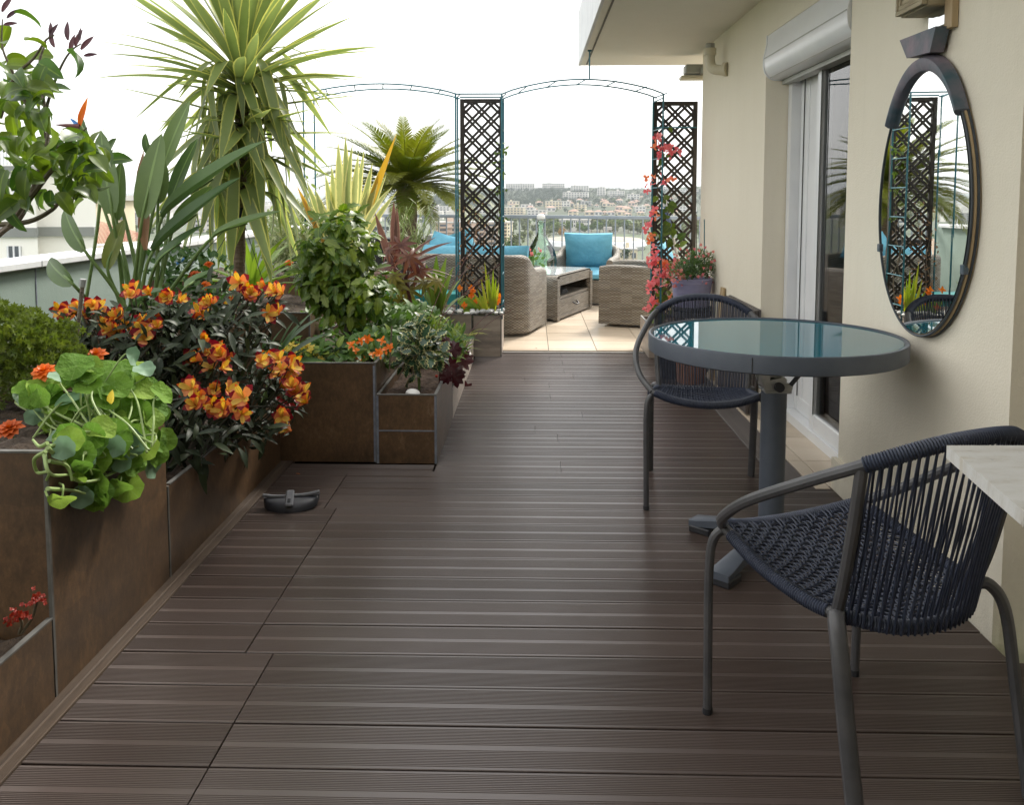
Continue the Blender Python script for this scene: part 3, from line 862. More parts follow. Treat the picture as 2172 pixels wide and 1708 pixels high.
# slatted mirror strip and lath above it, sconce
ms = thing('mirror_strip', 'narrow mirror strip on a wooden lath above the oval mirror', 'mirror strip', (WX, 2.95, 1.9))
mb = MB(); mb.box((WX - .012, 2.795, 1.95), (.022, .05, .26), bev=.002); mb.put('lath', M['wood'], ms)
mb = MB(); mb.box((WX - .018, 2.878, 1.95), (.006, .11, .22)); mb.put('strip_glass', M['mirror'], ms)
sc = thing('wall_sconce', 'carved wooden wall light box above the oval mirror', 'wall lamp', (WX, 3.0, 1.95))
q0 = atx(1890, 50, WX - .15); 
mb = MB(); zb = 1.896; lampm = simple('pale_carved_wood', (.42, .36, .24), (.30, .25, .16), 7, .6, .6, 60, stretch=(1, 1, 8))
for k in range(5):                                    # stepped square frame round the opening
    o_ = .10 - .014 * k; c_ = Vector((WX - .088 + .004 * k, 2.92, zb + .125))
    for dy, dz, sy, sz in ((0, o_ - .007, 2 * o_, .0135), (0, -o_ + .007, 2 * o_, .0135), (o_ - .007, 0, .0135, 2 * o_ - .028), (-o_ + .007, 0, .0135, 2 * o_ - .028)):
        mb.box((c_.x, c_.y + dy, c_.z + dz * 1.2), (.016, sy, sz * (1.2 if sz > .02 else 1)))
for y_ in (2.828, 3.012): mb.box((WX - .039, y_, zb + .125), (.077, .014, .246), bev=.002)
mb.box((WX - .039, 2.92, zb + .008), (.077, .168, .014), bev=.002)
mb.put('lamp_body', lampm, sc, smooth=False)
mb = MB(); mb.box((WX - .062, 2.92, zb + .125), (.004, .11, .14)); mb.put('lamp_opening', M['blackpl'], sc)

# ------------------------------------------------------------------ pipe elbow and the box lamp at the corner
pp = thing('vent_pipe', 'beige plastic elbow pipe high on the cream wall', 'pipe', (WX, 6.1, 2.2))
MB().tube(spline([(WX, 5.98, 2.165), (WX - .04, 6.02, 2.165), (WX - .085, 6.07, 2.185), (WX - .10, 6.09, 2.235), (WX - .10, 6.09, 2.285)], 6), .036, 16).put('elbow', M['beigepipe'], pp)
mb = MB(); mb.tube([(WX - .002, 5.978, 2.165), (WX - .02, 5.995, 2.165)], .047, 18); mb.put('wall_collar', M['beigepipe'], pp)
mb = MB(); mb.tube([(WX - .10, 6.09, 2.28), (WX - .10, 6.09, 2.325)], .043, 18); mb.put('socket', M['beigepipe'], pp)
mb = MB(); mb.tube([(WX - .10, 6.09, 2.326), (WX - .10, 6.09, 2.36)], .03, 14); mb.put('cap', M['greybox'], pp)
fl = thing('flood_light', 'grey box flood light past the far corner of the wall', 'lamp', (1.36, 7.0, 2.2))
c = at(1474, 153, 7.0)
mb = MB(); mb.box(c + Vector((0, 0, .02)), (.17, .13, .075), bev=.01); mb.put('lamp_body', M['greybox'], fl)
mb = MB(); mb.box(c + Vector((-.02, 0, -.045)), (.2, .11, .032), bev=.008); mb.put('sensor', M['beigepipe'], fl)
mb = MB(); mb.box((WX + .02, 6.93, c.z), (.04, .16, .05)); mb.put('bracket', M['greybox'], fl)
# ------------------------------------------------------------------ planters
def planter(name, label, x0, x1, y0, y1, z, mat, soil=.04, faces='nrfl', joints=None, trim=True, soilmat='soil', zb=0.0, group='tiled planter boxes'):
    p = thing(name, label, 'planter', ((x0 + x1) / 2, (y0 + y1) / 2, 0), group)
    t = .012
    def pan(c, d):
        mb = MB(); mb.box(c, d, bev=.0015); return mb.put('panel', M[mat], p)
    zc, h = (z + zb) / 2, z - zb
    js = joints or {}
    if 'n' in faces:
        zs = [zb] + js.get('n', []) + [z]
        for a, b in zip(zs, zs[1:]): pan(((x0 + x1) / 2, y0 + t / 2, (a + b) / 2), (x1 - x0 - .006, t, b - a - .003))
    if 'f' in faces: pan(((x0 + x1) / 2, y1 - t / 2, zc), (x1 - x0 - .006, t, h))
    if 'r' in faces:
        ys = [y0 + .002] + js.get('r', []) + [y1 - .002]
        for a, b in zip(ys, ys[1:]): pan((x1 - t / 2 + .001, (a + b) / 2, zc), (t, b - a - .003, h - .001))
    if 'l' in faces: pan((x0 + t / 2, (y0 + y1) / 2, zc), (t, y1 - y0 - 2 * t, h))
    if trim:
        for ok, c_, d_ in (('n' in faces, ((x0 + x1) / 2, y0 + .0065, z + .002), (x1 - x0, .015, .005)), ('r' in faces, (x1 - .0055, (y0 + y1) / 2 + .008, z + .0015), (.015, y1 - y0 - .016, .005)), ('l' in faces, (x0 + .0065, (y0 + y1) / 2 + .008, z + .0015), (.015, y1 - y0 - .016, .005))):
            if ok: mb = MB(); mb.box(c_, d_); mb.put('edge_trim', M['alu'], p, smooth=False)
        mb = MB(); mb.box((x1 - .002, y0 + .002, zc), (.009, .009, h)); mb.put('corner_trim', M['alu'], p, smooth=False)
    mb = MB(); N = max(6, int((x1 - x0) / .05)); K = max(6, int((y1 - y0) / .05))
    def sf(u, v):
        x = x0 + t + u * (x1 - x0 - 2 * t); y = y0 + t + v * (y1 - y0 - 2 * t)
        return (x, y, z - soil + .025 * noise.noise(Vector((x * 9, y * 9, z))) + .012 * noise.noise(Vector((x * 31, y * 31, 2))))
    mb.grid(sf, N * 2, K * 2); so = mb.put('soil', M[soilmat], p, kind='stuff')
    return p
p1 = planter('planter_box', 'tallest rusty tiled planter with the trailing nasturtium', -2.35, -1.215, 2.05, 2.735, .643, 'rust')
p0 = planter('planter_box', 'lowest rusty tiled planter at the left edge with red succulent flowers', -2.0, -1.213, .95, 2.045, .214, 'rust', faces='nrl')
p2 = planter('planter_box', 'long rusty tiled planter under the dark leaved orange flowers', -2.0, -1.215, 2.738, 4.0, .318, 'rust', soil=.03, faces='rl')
p3 = planter('planter_box', 'rusty tiled planter across the end of the plank holding the holly leaved shrub', -1.227, -.748, 4.003, 5.35, .485, 'rust', faces='nrfl')
p4 = planter('planter_box', 'small rusty tiled planter with sealed corners and a white stone', -.742, -.455, 3.985, 4.78, .336, 'rust', soil=.045, joints={'n': [.163]}, soilmat='bark_mulch')
mb = MB()
for xx in (-.7385, -.459): mb.box((xx, 3.9835, .168), (.011, .004, .33))
mb.box((-.6, 3.984, .163), (.27, .003, .006)); mb.put('sealant', M['sealant'], p4, smooth=False)
mb = MB(); mb.box((-.7555, 4.0015, .24), (.010, .004, .47)); mb.put('sealant', M['sealant'], p3, smooth=False)
p5 = planter('planter_box', 'low sandstone tiled planter running back along the deck', -.74, -.456, 4.785, 6.6, .19, 'sand', soil=.02, faces='rl')
p6 = planter('planter_box', 'sandstone tiled planter at the foot of the trellis with round pebbles', -.472, -.243, 6.75, 7.33, .335, 'sand', soil=.02, faces='nrf')
p7 = planter('planter_box', 'brown sandstone planter half hidden left of the trellis planter', -1.06, -.475, 6.70, 7.33, .35, 'sand', soil=.02, faces='nlf')
p8 = planter('planter_box', 'brown tiled planter around the foot of the yucca', -2.6, -1.26, 4.75, 6.1, .625, 'rust', soil=.05, faces='nr')
p9 = planter('planter_box', 'raised brown tiled planter behind the yucca', -2.8, -1.30, 6.12, 7.6, .70, 'rust', soil=.05, faces='nr')
p10 = planter('planter_box', 'rusty planter along the parapet below the bird of paradise', -2.97, -2.02, 2.75, 4.72, .46, 'rust', soil=.04, faces='nrl')
p11 = planter('planter_box', 'pale grey planter box under the bougainvillea', .935, 1.33, 6.72, 7.28, .265, 'alu' if False else 'sand', soil=.03)

def pebble(c, r, mat, parent=None, label=None):
    key = random.randrange(4)
    mb = MB(); rnd = random.Random(key * 7 + int(r * 1000)); a = rnd.uniform(.75, 1.0); b = rnd.uniform(.5, .7)
    mb.lathe([(math.sin(PI * i / 7) * r + .00005, -math.cos(PI * i / 7) * r * b) for i in range(8)], (0, 0, 0), 10)
    me = mb.mesh('pebble', M[mat]); me.transform(Matrix.Diagonal((1, a, 1, 1)))
    return put('pebble', me, parent, Matrix.Translation(c) @ Matrix.Rotation(random.uniform(0, 6), 4, 'Z') @ Matrix.Rotation(random.uniform(-.2, .2), 4, 'X'))
pr_ = random.Random(5)
pots = [(-.78 + .55 * pr_.random(), 6.76 + .2 * pr_.random() ** 1.5) for _ in range(46)]
for x, y in pots: pebble((x, y, .345 + pr_.uniform(0, .02)), pr_.uniform(.016, .036), 'pebble' if pr_.random() < .8 else 'whitepebble', p7 if x < -.474 else p6)
pb = pebble(Vector((-.585, 4.11, .316)), .042, 'whitepebble'); pb.name = 'white_stone'; tag(pb, 'smooth white stone lying on the bark of the small corner planter', 'stone')

# ------------------------------------------------------------------ trellis panels
def trellis(label, x0, x1, y, z0, z1):
    t = thing('trellis', label, 'trellis', ((x0 + x1) / 2, y, z0), 'black wooden trellis panels')
    fw = .034
    for c, d in (((x0 + fw / 2, y, (z0 + z1) / 2), (fw, .034, z1 - z0)), ((x1 - fw / 2, y, (z0 + z1) / 2), (fw, .034, z1 - z0)), (((x0 + x1) / 2, y, z1 - fw / 2), (x1 - x0 - 2 * fw - .002, .033, fw)), (((x0 + x1) / 2, y, z0 + fw / 2), (x1 - x0 - 2 * fw - .002, .033, fw))):
        mb = MB(); mb.box(c, d, bev=.003); mb.put('frame_bar', M['black_wood'], t)
    ix0, ix1, iz0, iz1 = x0 + fw * .6, x1 - fw * .6, z0 + fw * .6, z1 - fw * .6
    P, gap, w = .155, .032, .0205
    for sgn, yy in ((1, y - .0055), (-1, y + .0055)):
        k = -30
        while k < 30:
            for o in (-gap / 2, gap / 2):
                # line: z = sgn*x + c
                c_ = (z1 - .03) + k * P + o * 1.414 - sgn * (x0 + x1) / 2 + (P / 2 if sgn > 0 else P/2)
                xa, xb = ix0, ix1
                za, zb_ = sgn * xa + c_, sgn * xb + c_
                lo, hi = (za, zb_) if za < zb_ else (zb_, za)
                if hi < iz0 or lo > iz1: continue
                def clampx(xv):
                    zv = sgn * xv + c_
                    if zv < iz0: return (iz0 - c_) / sgn
                    if zv > iz1: return (iz1 - c_) / sgn
                    return xv
                xa, xb = clampx(xa), clampx(xb)
                if abs(xb - xa) < .01: continue
                a = Vector((xa, yy, sgn * xa + c_)); b = Vector((xb, yy, sgn * xb + c_))
                mb = MB(); m_ = (a + b) / 2; mb.box(m_, ((b - a).length, .0095, w), rot=Matrix.Rotation(-sgn * PI / 4, 3, 'Y')); mb.put('lath', M['black_wood'], t, smooth=False)
            k += 1
    return t
trellis('black lattice trellis panel standing in the sandstone planter in mid view', -.600, -.238, 7.15, .30, 2.10)
trellis('black lattice trellis panel against the wall behind the bougainvillea', 1.005, 1.372, 7.15, .27, 2.075)

# ------------------------------------------------------------------ pergola of thin steel
pg = thing('garden_arch', 'thin teal steel pergola of two shallow arches over the terrace entrance', 'pergola', (-.4, 6.98, 0))
YF, YB = 6.80, 7.14
def rod(pts, r=.0065, name='rod'): return MB().tube(pts, r, 7).put(name, M['teal_steel'], pg)
for x0, x1, zs, rise in ((-1.823, -.600, 2.10, .082), (-.236, 1.03, 2.10, .112)):
    for y in (YF, YB - .02):
        rod([(x0 + (x1 - x0) * k / 16, y, zs + rise * math.sin(PI * k / 16) ** .8) for k in range(17)], .006, 'arch_rail')
    for k in (0, 2, 5, 8, 11, 14, 16):
        x = x0 + (x1 - x0) * k / 16; z = zs + rise * math.sin(PI * k / 16) ** .8
        rod([(x + .03, YF, z), (x - .03, YB - .02, z)], .005, 'rung')
rod([(-.600, YF, 2.10), (-.236, YF, 2.10)], .006, 'top_rail'); rod([(-.600, YB - .02, 2.112), (-.236, YB - .02, 2.112)], .006, 'top_rail')
for x, y, z0 in ((-1.823, YF, .62), (-1.823, YB, .6), (-.607, YF, .3), (-.618, YB - .03, .3), (-.240, YF, .3), (-.2365, YB - .03, .3), (1.035, YF, .2), (1.0, YB - .03, .2)):
    rod([(x, y, z0), (x, y, 2.10)], .0072, 'post')
for k in range(8): rod([(1.035, YF, .42 + k * .235), (1.0, YB - .03, .42 + k * .235)], .005, 'rung')
for k in range(8): rod([(-.240, YF, .42 + k * .235), (-.2365, YB - .03, .42 + k * .235)], .005, 'rung')
rod([(.453, 6.81, 2.215), (.453, 6.81, 2.44)], .006, 'hanger')
mb = MB(); mb.box((.453, 6.81, 2.435), (.03, .03, .012), bev=.002); mb.put('hanger_plate', M['teal_steel'], pg)
rod([(1.0, 7.12, 1.86), (1.36, 7.12, 1.86)], .006, 'cross_rail')

# ------------------------------------------------------------------ railing of the terrace
rl = thing('railing', 'pale blue grey metal railing along the far edge of the terrace', 'railing', (0, 11.4, 0))
RA, RB = Vector((-3.0, 12.62, 0)), Vector((4.0, 10.26, 0))
rd = (RB - RA).normalized(); RL = (RB - RA).length; ra_ = math.atan2(rd.y, rd.x)
def rz(t): return 1.048 + (1.02 - 1.048) * t
rm = Matrix.Rotation(ra_, 3, 'Z')
mb = MB(); c = (RA + RB) / 2; mb.box((c.x, c.y, 1.018), (RL, .05, .045), rot=rm, bev=.006); mb.put('top_rail', M['railing'], rl)
mb = MB(); mb.box((c.x, c.y, .1), (RL, .03, .03), rot=rm); mb.put('bottom_rail', M['railing'], rl)
nb = int(RL / .122); me = MB().box((0, 0, .548), (.016, .016, .894), rot=rm).mesh('baluster', M['railing'], False)
for k in range(nb):
    p = RA + rd * (k * .122 + .06); put('baluster', me, rl, Matrix.Translation(p))
mb = MB(); mb.box((c.x, c.y + .03, -.1), (RL, .16, .19), rot=rm); mb.put('kerb', M['cap'], rl)

# ------------------------------------------------------------------ wicker suite
def cushion(name, c, d, rot, parent, mat='cushion', puff=.35, seed=0):
    """soft box: c centre, d full sizes, with swollen faces and pinched edges"""
    mb = MB(); n = 10; rnd = random.Random(seed)
    o = Vector((rnd.random() * 9, rnd.random() * 9, 0))
    def side(sgn):
        def f(u, v):
            x, y = 2 * u - 1, 2 * v - 1
            e = (1 - abs(x) ** 3.2) * (1 - abs(y) ** 3.2)
            z = (.30 + .70 * max(0, e) ** .5) * d[2] / 2
            z += .035 * d[2] * noise.noise(Vector((x * 2.2, y * 2.2, sgn)) + o) * 2.2
            px = x * d[0] / 2 * (1 - .045 * (1 - abs(y)) * abs(x)) ; py = y * d[1] / 2 * (1 - .045 * (1 - abs(x)) * abs(y))
            return Vector(c) + rot @ Vector((px * (1 if sgn > 0 else -1), py, z * sgn))
        return f
    mb.grid(side(1), n, n); mb.grid(side(-1), n, n)
    # edge band
    b = []
    for s_ in (1, -1): 
        f = side(s_); ring = [f(i / n, 0) for i in range(n)] + [f(1, i / n) for i in range(n)] + [f(1 - i / n, 1) for i in range(n)] + [f(0, 1 - i / n) for i in range(n)]
        b.append(ring)
    k = len(b[0]); n0 = len(mb.v); mb.v += [tuple(p) for p in b[0]]
    r2 = b[1]
    # match order of the mirrored face
    r2 = [min(r2, key=lambda q: (q - p).length) for p in b[0]]
    mb.v += [tuple(p) for p in r2]
    for i in range(k): mb.face((n0 + i, n0 + k + i, n0 + k + (i + 1) % k, n0 + (i + 1) % k))
    return mb.put(name, M[mat], parent, angle=70)
def shell(path, hfun, th, parent, z0=.03, T=None, name='wicker_shell', inner_z=.22):
    """thick woven wall standing on an open plan path; hfun(t) = top height"""
    P = [Vector((p[0], p[1], 0)) for p in path]; n = len(P); mb = MB(); L = [0]
    for i in range(1, n): L.append(L[-1] + (P[i] - P[i - 1]).length)
    prof = []
    for i in range(n):
        t = (P[min(i + 1, n - 1)] - P[max(i - 1, 0)]).normalized(); nn = Vector((t.y, -t.x, 0))   # outward
        h = hfun(L[i] / L[-1]); o = P[i]; q = P[i] - nn * th
        r = th / 2
        sec = [(o, z0), (o, (z0 + h - r) / 2), (o, h - r)]
        for a in (30, 60, 90, 120, 150): 
            sec.append((o.lerp(q, .5) + nn * r * math.cos(R(a)), h - r + r * math.sin(R(a))))
        sec += [(q, h - r), (q, inner_z)]
        prof.append((sec, L[i]))
    m = len(prof[0][0]); vv = []
    for sec, l in prof:
        d = 0; row = []
        for k, (p, z) in enumerate(sec):
            if k: d += ((sec[k][0] - sec[k - 1][0]).length ** 2 + (z - sec[k - 1][1]) ** 2) ** .5
            row.append((l, d)); mb.v.append(tuple(T @ Vector((p.x, p.y, z))))
        vv.append(row)
    for i in range(n - 1):
        for k in range(m - 1):
            a = i * m + k
            mb.face((a, a + m, a + m + 1, a + 1), [vv[i][k], vv[i + 1][k], vv[i + 1][k + 1], vv[i][k + 1]])
    for e in (0, n - 1):                 # end walls
        q = [e * m + k for k in range(m)]
        uv = [(((prof[e][0][k][0] - prof[e][0][0][0]).length), prof[e][0][k][1]) for k in range(m)]
        mb.face(q if e == 0 else q[::-1], uv if e == 0 else uv[::-1])
    return mb.put(name, M['wicker'], parent, angle=50)
def wbox(c, d, T, parent, name='wicker_panel', bev=.012):
    """box with woven uv on every side"""
    mb = MB(); hx, hy, hz = d[0] / 2, d[1] / 2, d[2] / 2; c = Vector(c)
    for ax, sg in ((0, 1), (0, -1), (1, 1), (1, -1), (2, 1), (2, -1)):
        o = [0, 0, 0]; o[ax] = sg * (hx, hy, hz)[ax]
        u = (1, 0, 0)[ax:] ; 
        ua, va = ((1, 2), (0, 2), (0, 1))[ax]
        pts = []
        for a, b in ((-1, -1), (1, -1), (1, 1), (-1, 1)):
            p = list(o); p[ua] = a * (hx, hy, hz)[ua]; p[va] = b * (hx, hy, hz)[va]; pts.append(p)
        uv = [(p[ua], p[va]) for p in pts]
        mb.quad(*[tuple(T @ (c + Vector(p))) for p in pts], uv=uv)
    return mb.put(name, M['wicker'], parent, smooth=False)
def pose(x, y, a): return Matrix.Translation((x, y, 0)) @ Matrix.Rotation(a, 4, 'Z')
def rpath(W, D, r, n=6):
    """U plan: from front left back round to front right (front = +y)"""
    hx, hy = W / 2, D / 2; p = [(-hx, hy - D * k / 8 * .8) for k in range(7)]
    p += [(-hx + r - r * math.cos(R(90 * k / n)), -hy + r - r * math.sin(R(90 * k / n))) for k in range(0, n + 1)]
    p += [(hx * (k / 4), -hy) for k in range(-2, 3)] 
    p += [(hx - r + r * math.sin(R(90 * k / n)), -hy + r - r * math.cos(R(90 * k / n))) for k in range(0, n + 1)]
    p += [(hx, hy - D * k / 8 * .8) for k in range(6, -1, -1)]
    q = [p[0]]
    for a in p[1:]:
        if (Vector(a) - Vector(q[-1])).length > .008: q.append(a)
    return q
def arm_height(front, back, t0=.33):
    def f(t):
        t = min(t, 1 - t)
        if t < .045: return front - .02 * (1 - t / .045)
        if t < t0 * .35: return front
        k = min(1, max(0, (t - t0 * .35) / (t0 * .75))); k = k * k * (3 - 2 * k)
        return front - .03 * math.sin(PI * min(1, k * 1.3)) * (k < .75) + (back - front) * k
    return f
def armchair(x, y, a, label, group, back=.70, arm=.57, W=.80, D=.78, tilt=True):
    ch = thing('wicker_armchair', label, 'armchair', (x, y, 0), group); T = pose(x, y, a)
    shell(rpath(W, D, .24), arm_height(arm, back), .085, ch, T=T)
    wbox((0, D / 2 - .06, .165), (W - .18, .05, .27), T, ch, 'front_panel')
    wbox((0, .02, .24), (W - .17, D - .2, .05), T, ch, 'seat_base')
    R3 = T.to_3x3()
    cushion('seat_cushion', T @ Vector((0, .06, .345)), (W - .19, D - .16, .15), R3, ch, seed=1)
    cushion('back_cushion', T @ Vector((0, -.20, .615)), (W - .2, .46, .17), R3 @ Matrix.Rotation(R(76), 3, 'X'), ch, seed=2)
    return ch
G_W = 'wicker armchairs on the tiled terrace'
armchair(.665, 10.42, PI - .25, 'wicker armchair facing the camera with turquoise seat and back cushions', G_W)
armchair(1.15, 8.66, R(74), 'wicker armchair seen from its side beside the bougainvillea', G_W, back=.68, arm=.62)
so = thing('wicker_sofa', 'wicker corner sofa seen from behind the central trellis with turquoise cushions', 'sofa', (-.5, 8.3, 0))
SA = R(-15); T = pose(-.50, 8.20, SA)
shell(rpath(1.12, .84, .22), arm_height(.60, .755, .26), .09, so, T=T)
wbox((0, .03, .22), (.95, .70, .1), T, so, 'seat_base')
for i, (xx, yy, zz, w, h, aa) in enumerate(((-.27, -.20, .62, .52, .42, 74), (.27, -.20, .625, .52, .42, 76))):
    cushion('back_cushion', T @ Vector((xx, yy, zz)), (w, h, .17), T.to_3x3() @ Matrix.Rotation(R(aa), 3, 'X'), so, seed=4 + i)
cushion('seat_cushion', T @ Vector((0, .08, .36)), (.94, .66, .14), T.to_3x3(), so, seed=9)
T2 = pose(-.93, 9.45, R(-90)); 
shell(rpath(1.85, .74, .2), arm_height(.62, .755, .2), .09, so, T=T2)
wbox((0, .03, .2), (1.67, .60, .1), T2, so, 'seat_base'); cushion('seat_cushion', T2 @ Vector((0, .06, .33)), (1.66, .58, .14), T2.to_3x3(), so, seed=11)
cushion('scatter_cushion', at(938, 528, 9.3), (.36, .34, .14), Matrix.Rotation(R(-24), 3, 'Z') @ Matrix.Rotation(R(66), 3, 'X') @ Matrix.Rotation(R(-14), 3, 'Z'), so, seed=13)
cushion('scatter_cushion', at(975, 524, 10.0), (.38, .36, .14), Matrix.Rotation(R(10), 3, 'Z') @ Matrix.Rotation(R(70), 3, 'X') @ Matrix.Rotation(R(18), 3, 'Z'), so, seed=15)
# coffee table: rolled ends, drawer, open shelf, glass top
ct = thing('coffee_table', 'wicker coffee table with glass top open shelf and drawer', 'coffee table', (.2, 9.2, 0))
ca = math.atan2(.36, .93); A0 = Vector((.255, 8.66, 0)); T = Matrix.Translation(A0) @ Matrix.Rotation(-ca, 4, 'Z')
CL, CW, CH = 1.20, .62, .475
mb = MB(); prof = [(0, .03), (0, CH - .08)] + [(.08 - .08 * math.cos(R(k * 18)), CH - .08 + .08 * math.sin(R(k * 18))) for k in range(1, 6)] + [(CL / 2, CH)] + [(CL - .08 + .08 * math.sin(R(k * 18)), CH - .08 + .08 * math.cos(R(k * 18))) for k in range(0, 6)] + [(CL, .03)]
d = 0; n0 = 0; ds = []
for k, (y, z) in enumerate(prof):
    if k: d += math.hypot(y - prof[k - 1][0], z - prof[k - 1][1])
    ds.append(d)
for k in range(len(prof) - 1):
    (ya, za), (yb, zb_) = prof[k], prof[k + 1]
    mb.quad(*[tuple(T @ Vector(p)) for p in ((0, ya, za), (-CW, ya, za), (-CW, yb, zb_), (0, yb, zb_))], uv=[(0, ds[k]), (CW, ds[k]), (CW, ds[k + 1]), (0, ds[k + 1])])
mb.put('wicker_cover', M['wicker'], ct, angle=60)
for y0_, y1_ in ((-.005, .075), (CL - .075, CL + .005)): wbox((-.012 - .0, (y0_ + y1_) / 2, CH / 2 - .01), (.05, y1_ - y0_, CH - .05), T, ct, 'leg_post')
wbox((-.02, CL / 2, CH - .06), (.05, CL - .16, .09), T, ct, 'apron')
wbox((-CW / 2, CL / 2, .235), (CW - .03, CL - .1, .03), T, ct, 'shelf')
wbox((-CW + .02, CL / 2, .23), (.03, CL - .1, .4), T, ct, 'back_panel')
dr = wbox((-.02, CL / 2, .13), (.03, CL - .17, .17), T, ct, 'drawer')
mb = MB(); mb.tube(spline([T @ Vector(p) for p in ((.0, CL / 2 - .07, .15), (.03, CL / 2 - .04, .13), (.03, CL / 2 + .04, .13), (.0, CL / 2 + .07, .15))], 5), .008, 8); mb.put('handle', M['blackpl'], dr)
wbox((-CW / 2, CL / 2, .035), (CW, CL - .1, .03), T, ct, 'bottom_rail')
mb = MB(); mb.box((0, 0, 0), (CW - .08, CL - .2, .008), bev=.002); put('glass_top', mb.mesh('glass_top', simple('pale_table_glass', (.50, .53, .53), (.46, .5, .5), 3, .06, spec=.8)), ct, T @ Matrix.Translation((-CW / 2, CL / 2, CH + .005)))
sf = thing('folded_cloth', 'dark folded cloth lying on the coffee table shelf', 'cloth', T @ Vector((-.14, .42, .25)))
mb = MB()
for k in range(3): mb.box((0, 0, .008 + k * .017), (.17, .26 - k * .02, .014), bev=.005, rot=Matrix.Rotation(.06 * k, 3, 'Z'))
put('cloth_stack', mb.mesh('cloth', simple('dark_grey_cloth', (.05, .05, .05), (.08, .08, .08), 20, .9)), sf, T @ Matrix.Translation((-.14, .42, .25)))
# side cube with the demijohn and a small potted plant
cu = thing('wicker_side_table', 'low wicker cube table carrying the green demijohn', 'side table', (.08, 10.25, 0))
wbox((0, 0, .19), (.55, .85, .36), pose(.08, 10.1, -.2), cu, 'wicker_body')
dj = thing('demijohn', 'large pale green glass demijohn with a round stopper before the railing', 'bottle', (.11, 10.25, .38))
c = Vector((.11, 10.25, .371))
prof = [(.0001, 0), (.12, .002), (.165, .02), (.188, .07), (.195, .14), (.188, .21), (.165, .28), (.13, .345), (.09, .405), (.058, .455), (.044, .50), (.041, .555), (.041, .60), (.05, .604), (.05, .622), (.041, .626), (.041, .632)]
MB().lathe(prof, c, 36).put('glass_body', M['demijohn'], dj, angle=80)
mb = MB(); mb.lathe([(.0001, .632), (.03, .636), (.052, .66), (.05, .69), (.03, .712), (.0001, .716)], c, 20); mb.put('stopper', M['whitepebble'], dj)
bp = thing('plant_pot', 'small marbled grey bowl with a pink flowering succulent', 'plant pot', at(1131, 561, 9.85))
o = at(1131, 566, 9.80); o.z = .375
mb = MB(); mb.lathe([(.0001, 0), (.055, 0), (.085, .05), (.094, .115), (.086, .115), (.08, .06), (.0001, .06)], o, 24); mb.put('bowl', M['pebble'], bp)

# ------------------------------------------------------------------ pots and odds by the wall
lp = thing('flower_pot', 'lavender glazed round flower pot on a dark stand by the wall', 'flower pot', (1.19, 6.3, .47))
c = Vector((1.188, 6.30, .475))
MB().lathe([(.0001, 0), (.122, 0), (.128, .01), (.146, .17), (.150, .172), (.152, .205), (.147, .210), (.139, .205), (.136, .17), (.0001, .17)], c, 40).put('pot_body', M['lavender'], lp, angle=30)
MB().lathe([(.0001, .185), (.138, .185)], c, 24).put('soil', M['soil'], lp)
st = thing('plant_stand', 'dark slatted stand under the lavender flower pot', 'stand', (1.19, 6.3, 0))
mb = MB(); mb.lathe([(.0001, .448), (.135, .448), (.15, .456), (.15, .472), (.0001, .472)], (c.x, c.y, 0), 28); mb.put('tray', M['blackpl'], st)
mb = MB(); mb.lathe([(.142, .40), (.142, .44), (.13, .44), (.13, .40)], (c.x, c.y, 0), 28); mb.put('ring', M['blackpl'], st)
for k in range(4):
    a = PI / 4 + k * PI / 2; MB().tube([(c.x + .13 * math.cos(a), c.y + .13 * math.sin(a), .448), (c.x + .145 * math.cos(a), c.y + .145 * math.sin(a), 0)], .012, 8).put('leg', M['blackpl'], st)
tp_ = thing('terracotta_pot', 'brown terracotta pot on the floor behind the far rope chair', 'flower pot', (1.11, 5.86, 0))
MB().lathe([(.0001, 0), (.095, 0), (.115, .2), (.122, .2), (.124, .235), (.112, .235), (.108, .2), (.0001, .19)], (1.11, 5.86, .0), 28).put('pot_body', M['terracotta'], tp_, angle=30)
mb = MB(); mb.lathe([(.0001, .2), (.108, .2)], (1.11, 5.86, .0), 16); mb.put('soil', M['soil'], tp_)
bk = thing('black_pot', 'small square black plastic pot on the deck by the pale planter', 'flower pot', (.985, 5.98, 0))
mb = MB()
w0, w1, h = .062, .082, .172
cx, cy = .985, 6.0
def ring(w, z): return [(cx - w, cy - w, z), (cx + w, cy - w, z), (cx + w, cy + w, z), (cx - w, cy + w, z)]
rings = [ring(w0, 0), ring(w1, h), ring(w1 - .008, h), ring(w0 + .002, .1)]
n0 = 0; mb.v = [p for r_ in rings for p in r_]
for i in range(3):
    for k in range(4): mb.face((i * 4 + k, i * 4 + (k + 1) % 4, (i + 1) * 4 + (k + 1) % 4, (i + 1) * 4 + k))
mb.face((12, 13, 14, 15)); mb.face((3, 2, 1, 0)); mb.put('pot_body', M['blackpl'], bk, smooth=False)
pk = thing('wood_offcut', 'raw pine board offcut leaning on the cream wall', 'board', (1.3, 6.0, 0))
mb = MB(); mb.box((1.303, 5.93, .325), (.018, .085, .66), rot=Matrix.Rotation(R(6), 3, 'Y'), bev=.002); mb.put('board', M['wood'], pk)
stk = thing('board_stack', 'stack of dark deck boards leaning on edge against the wall', 'board stack', (1.3, 5.35, 0))
for k in range(3):
    mb = MB(); mb.box((1.322 - k * .022, 5.34 - k * .012, .315), (.018, .76, .62 - .006 * k), rot=Matrix.Rotation(R(2.5), 3, 'Y'), bev=.002); mb.put('board', M['deck_edge'], stk)
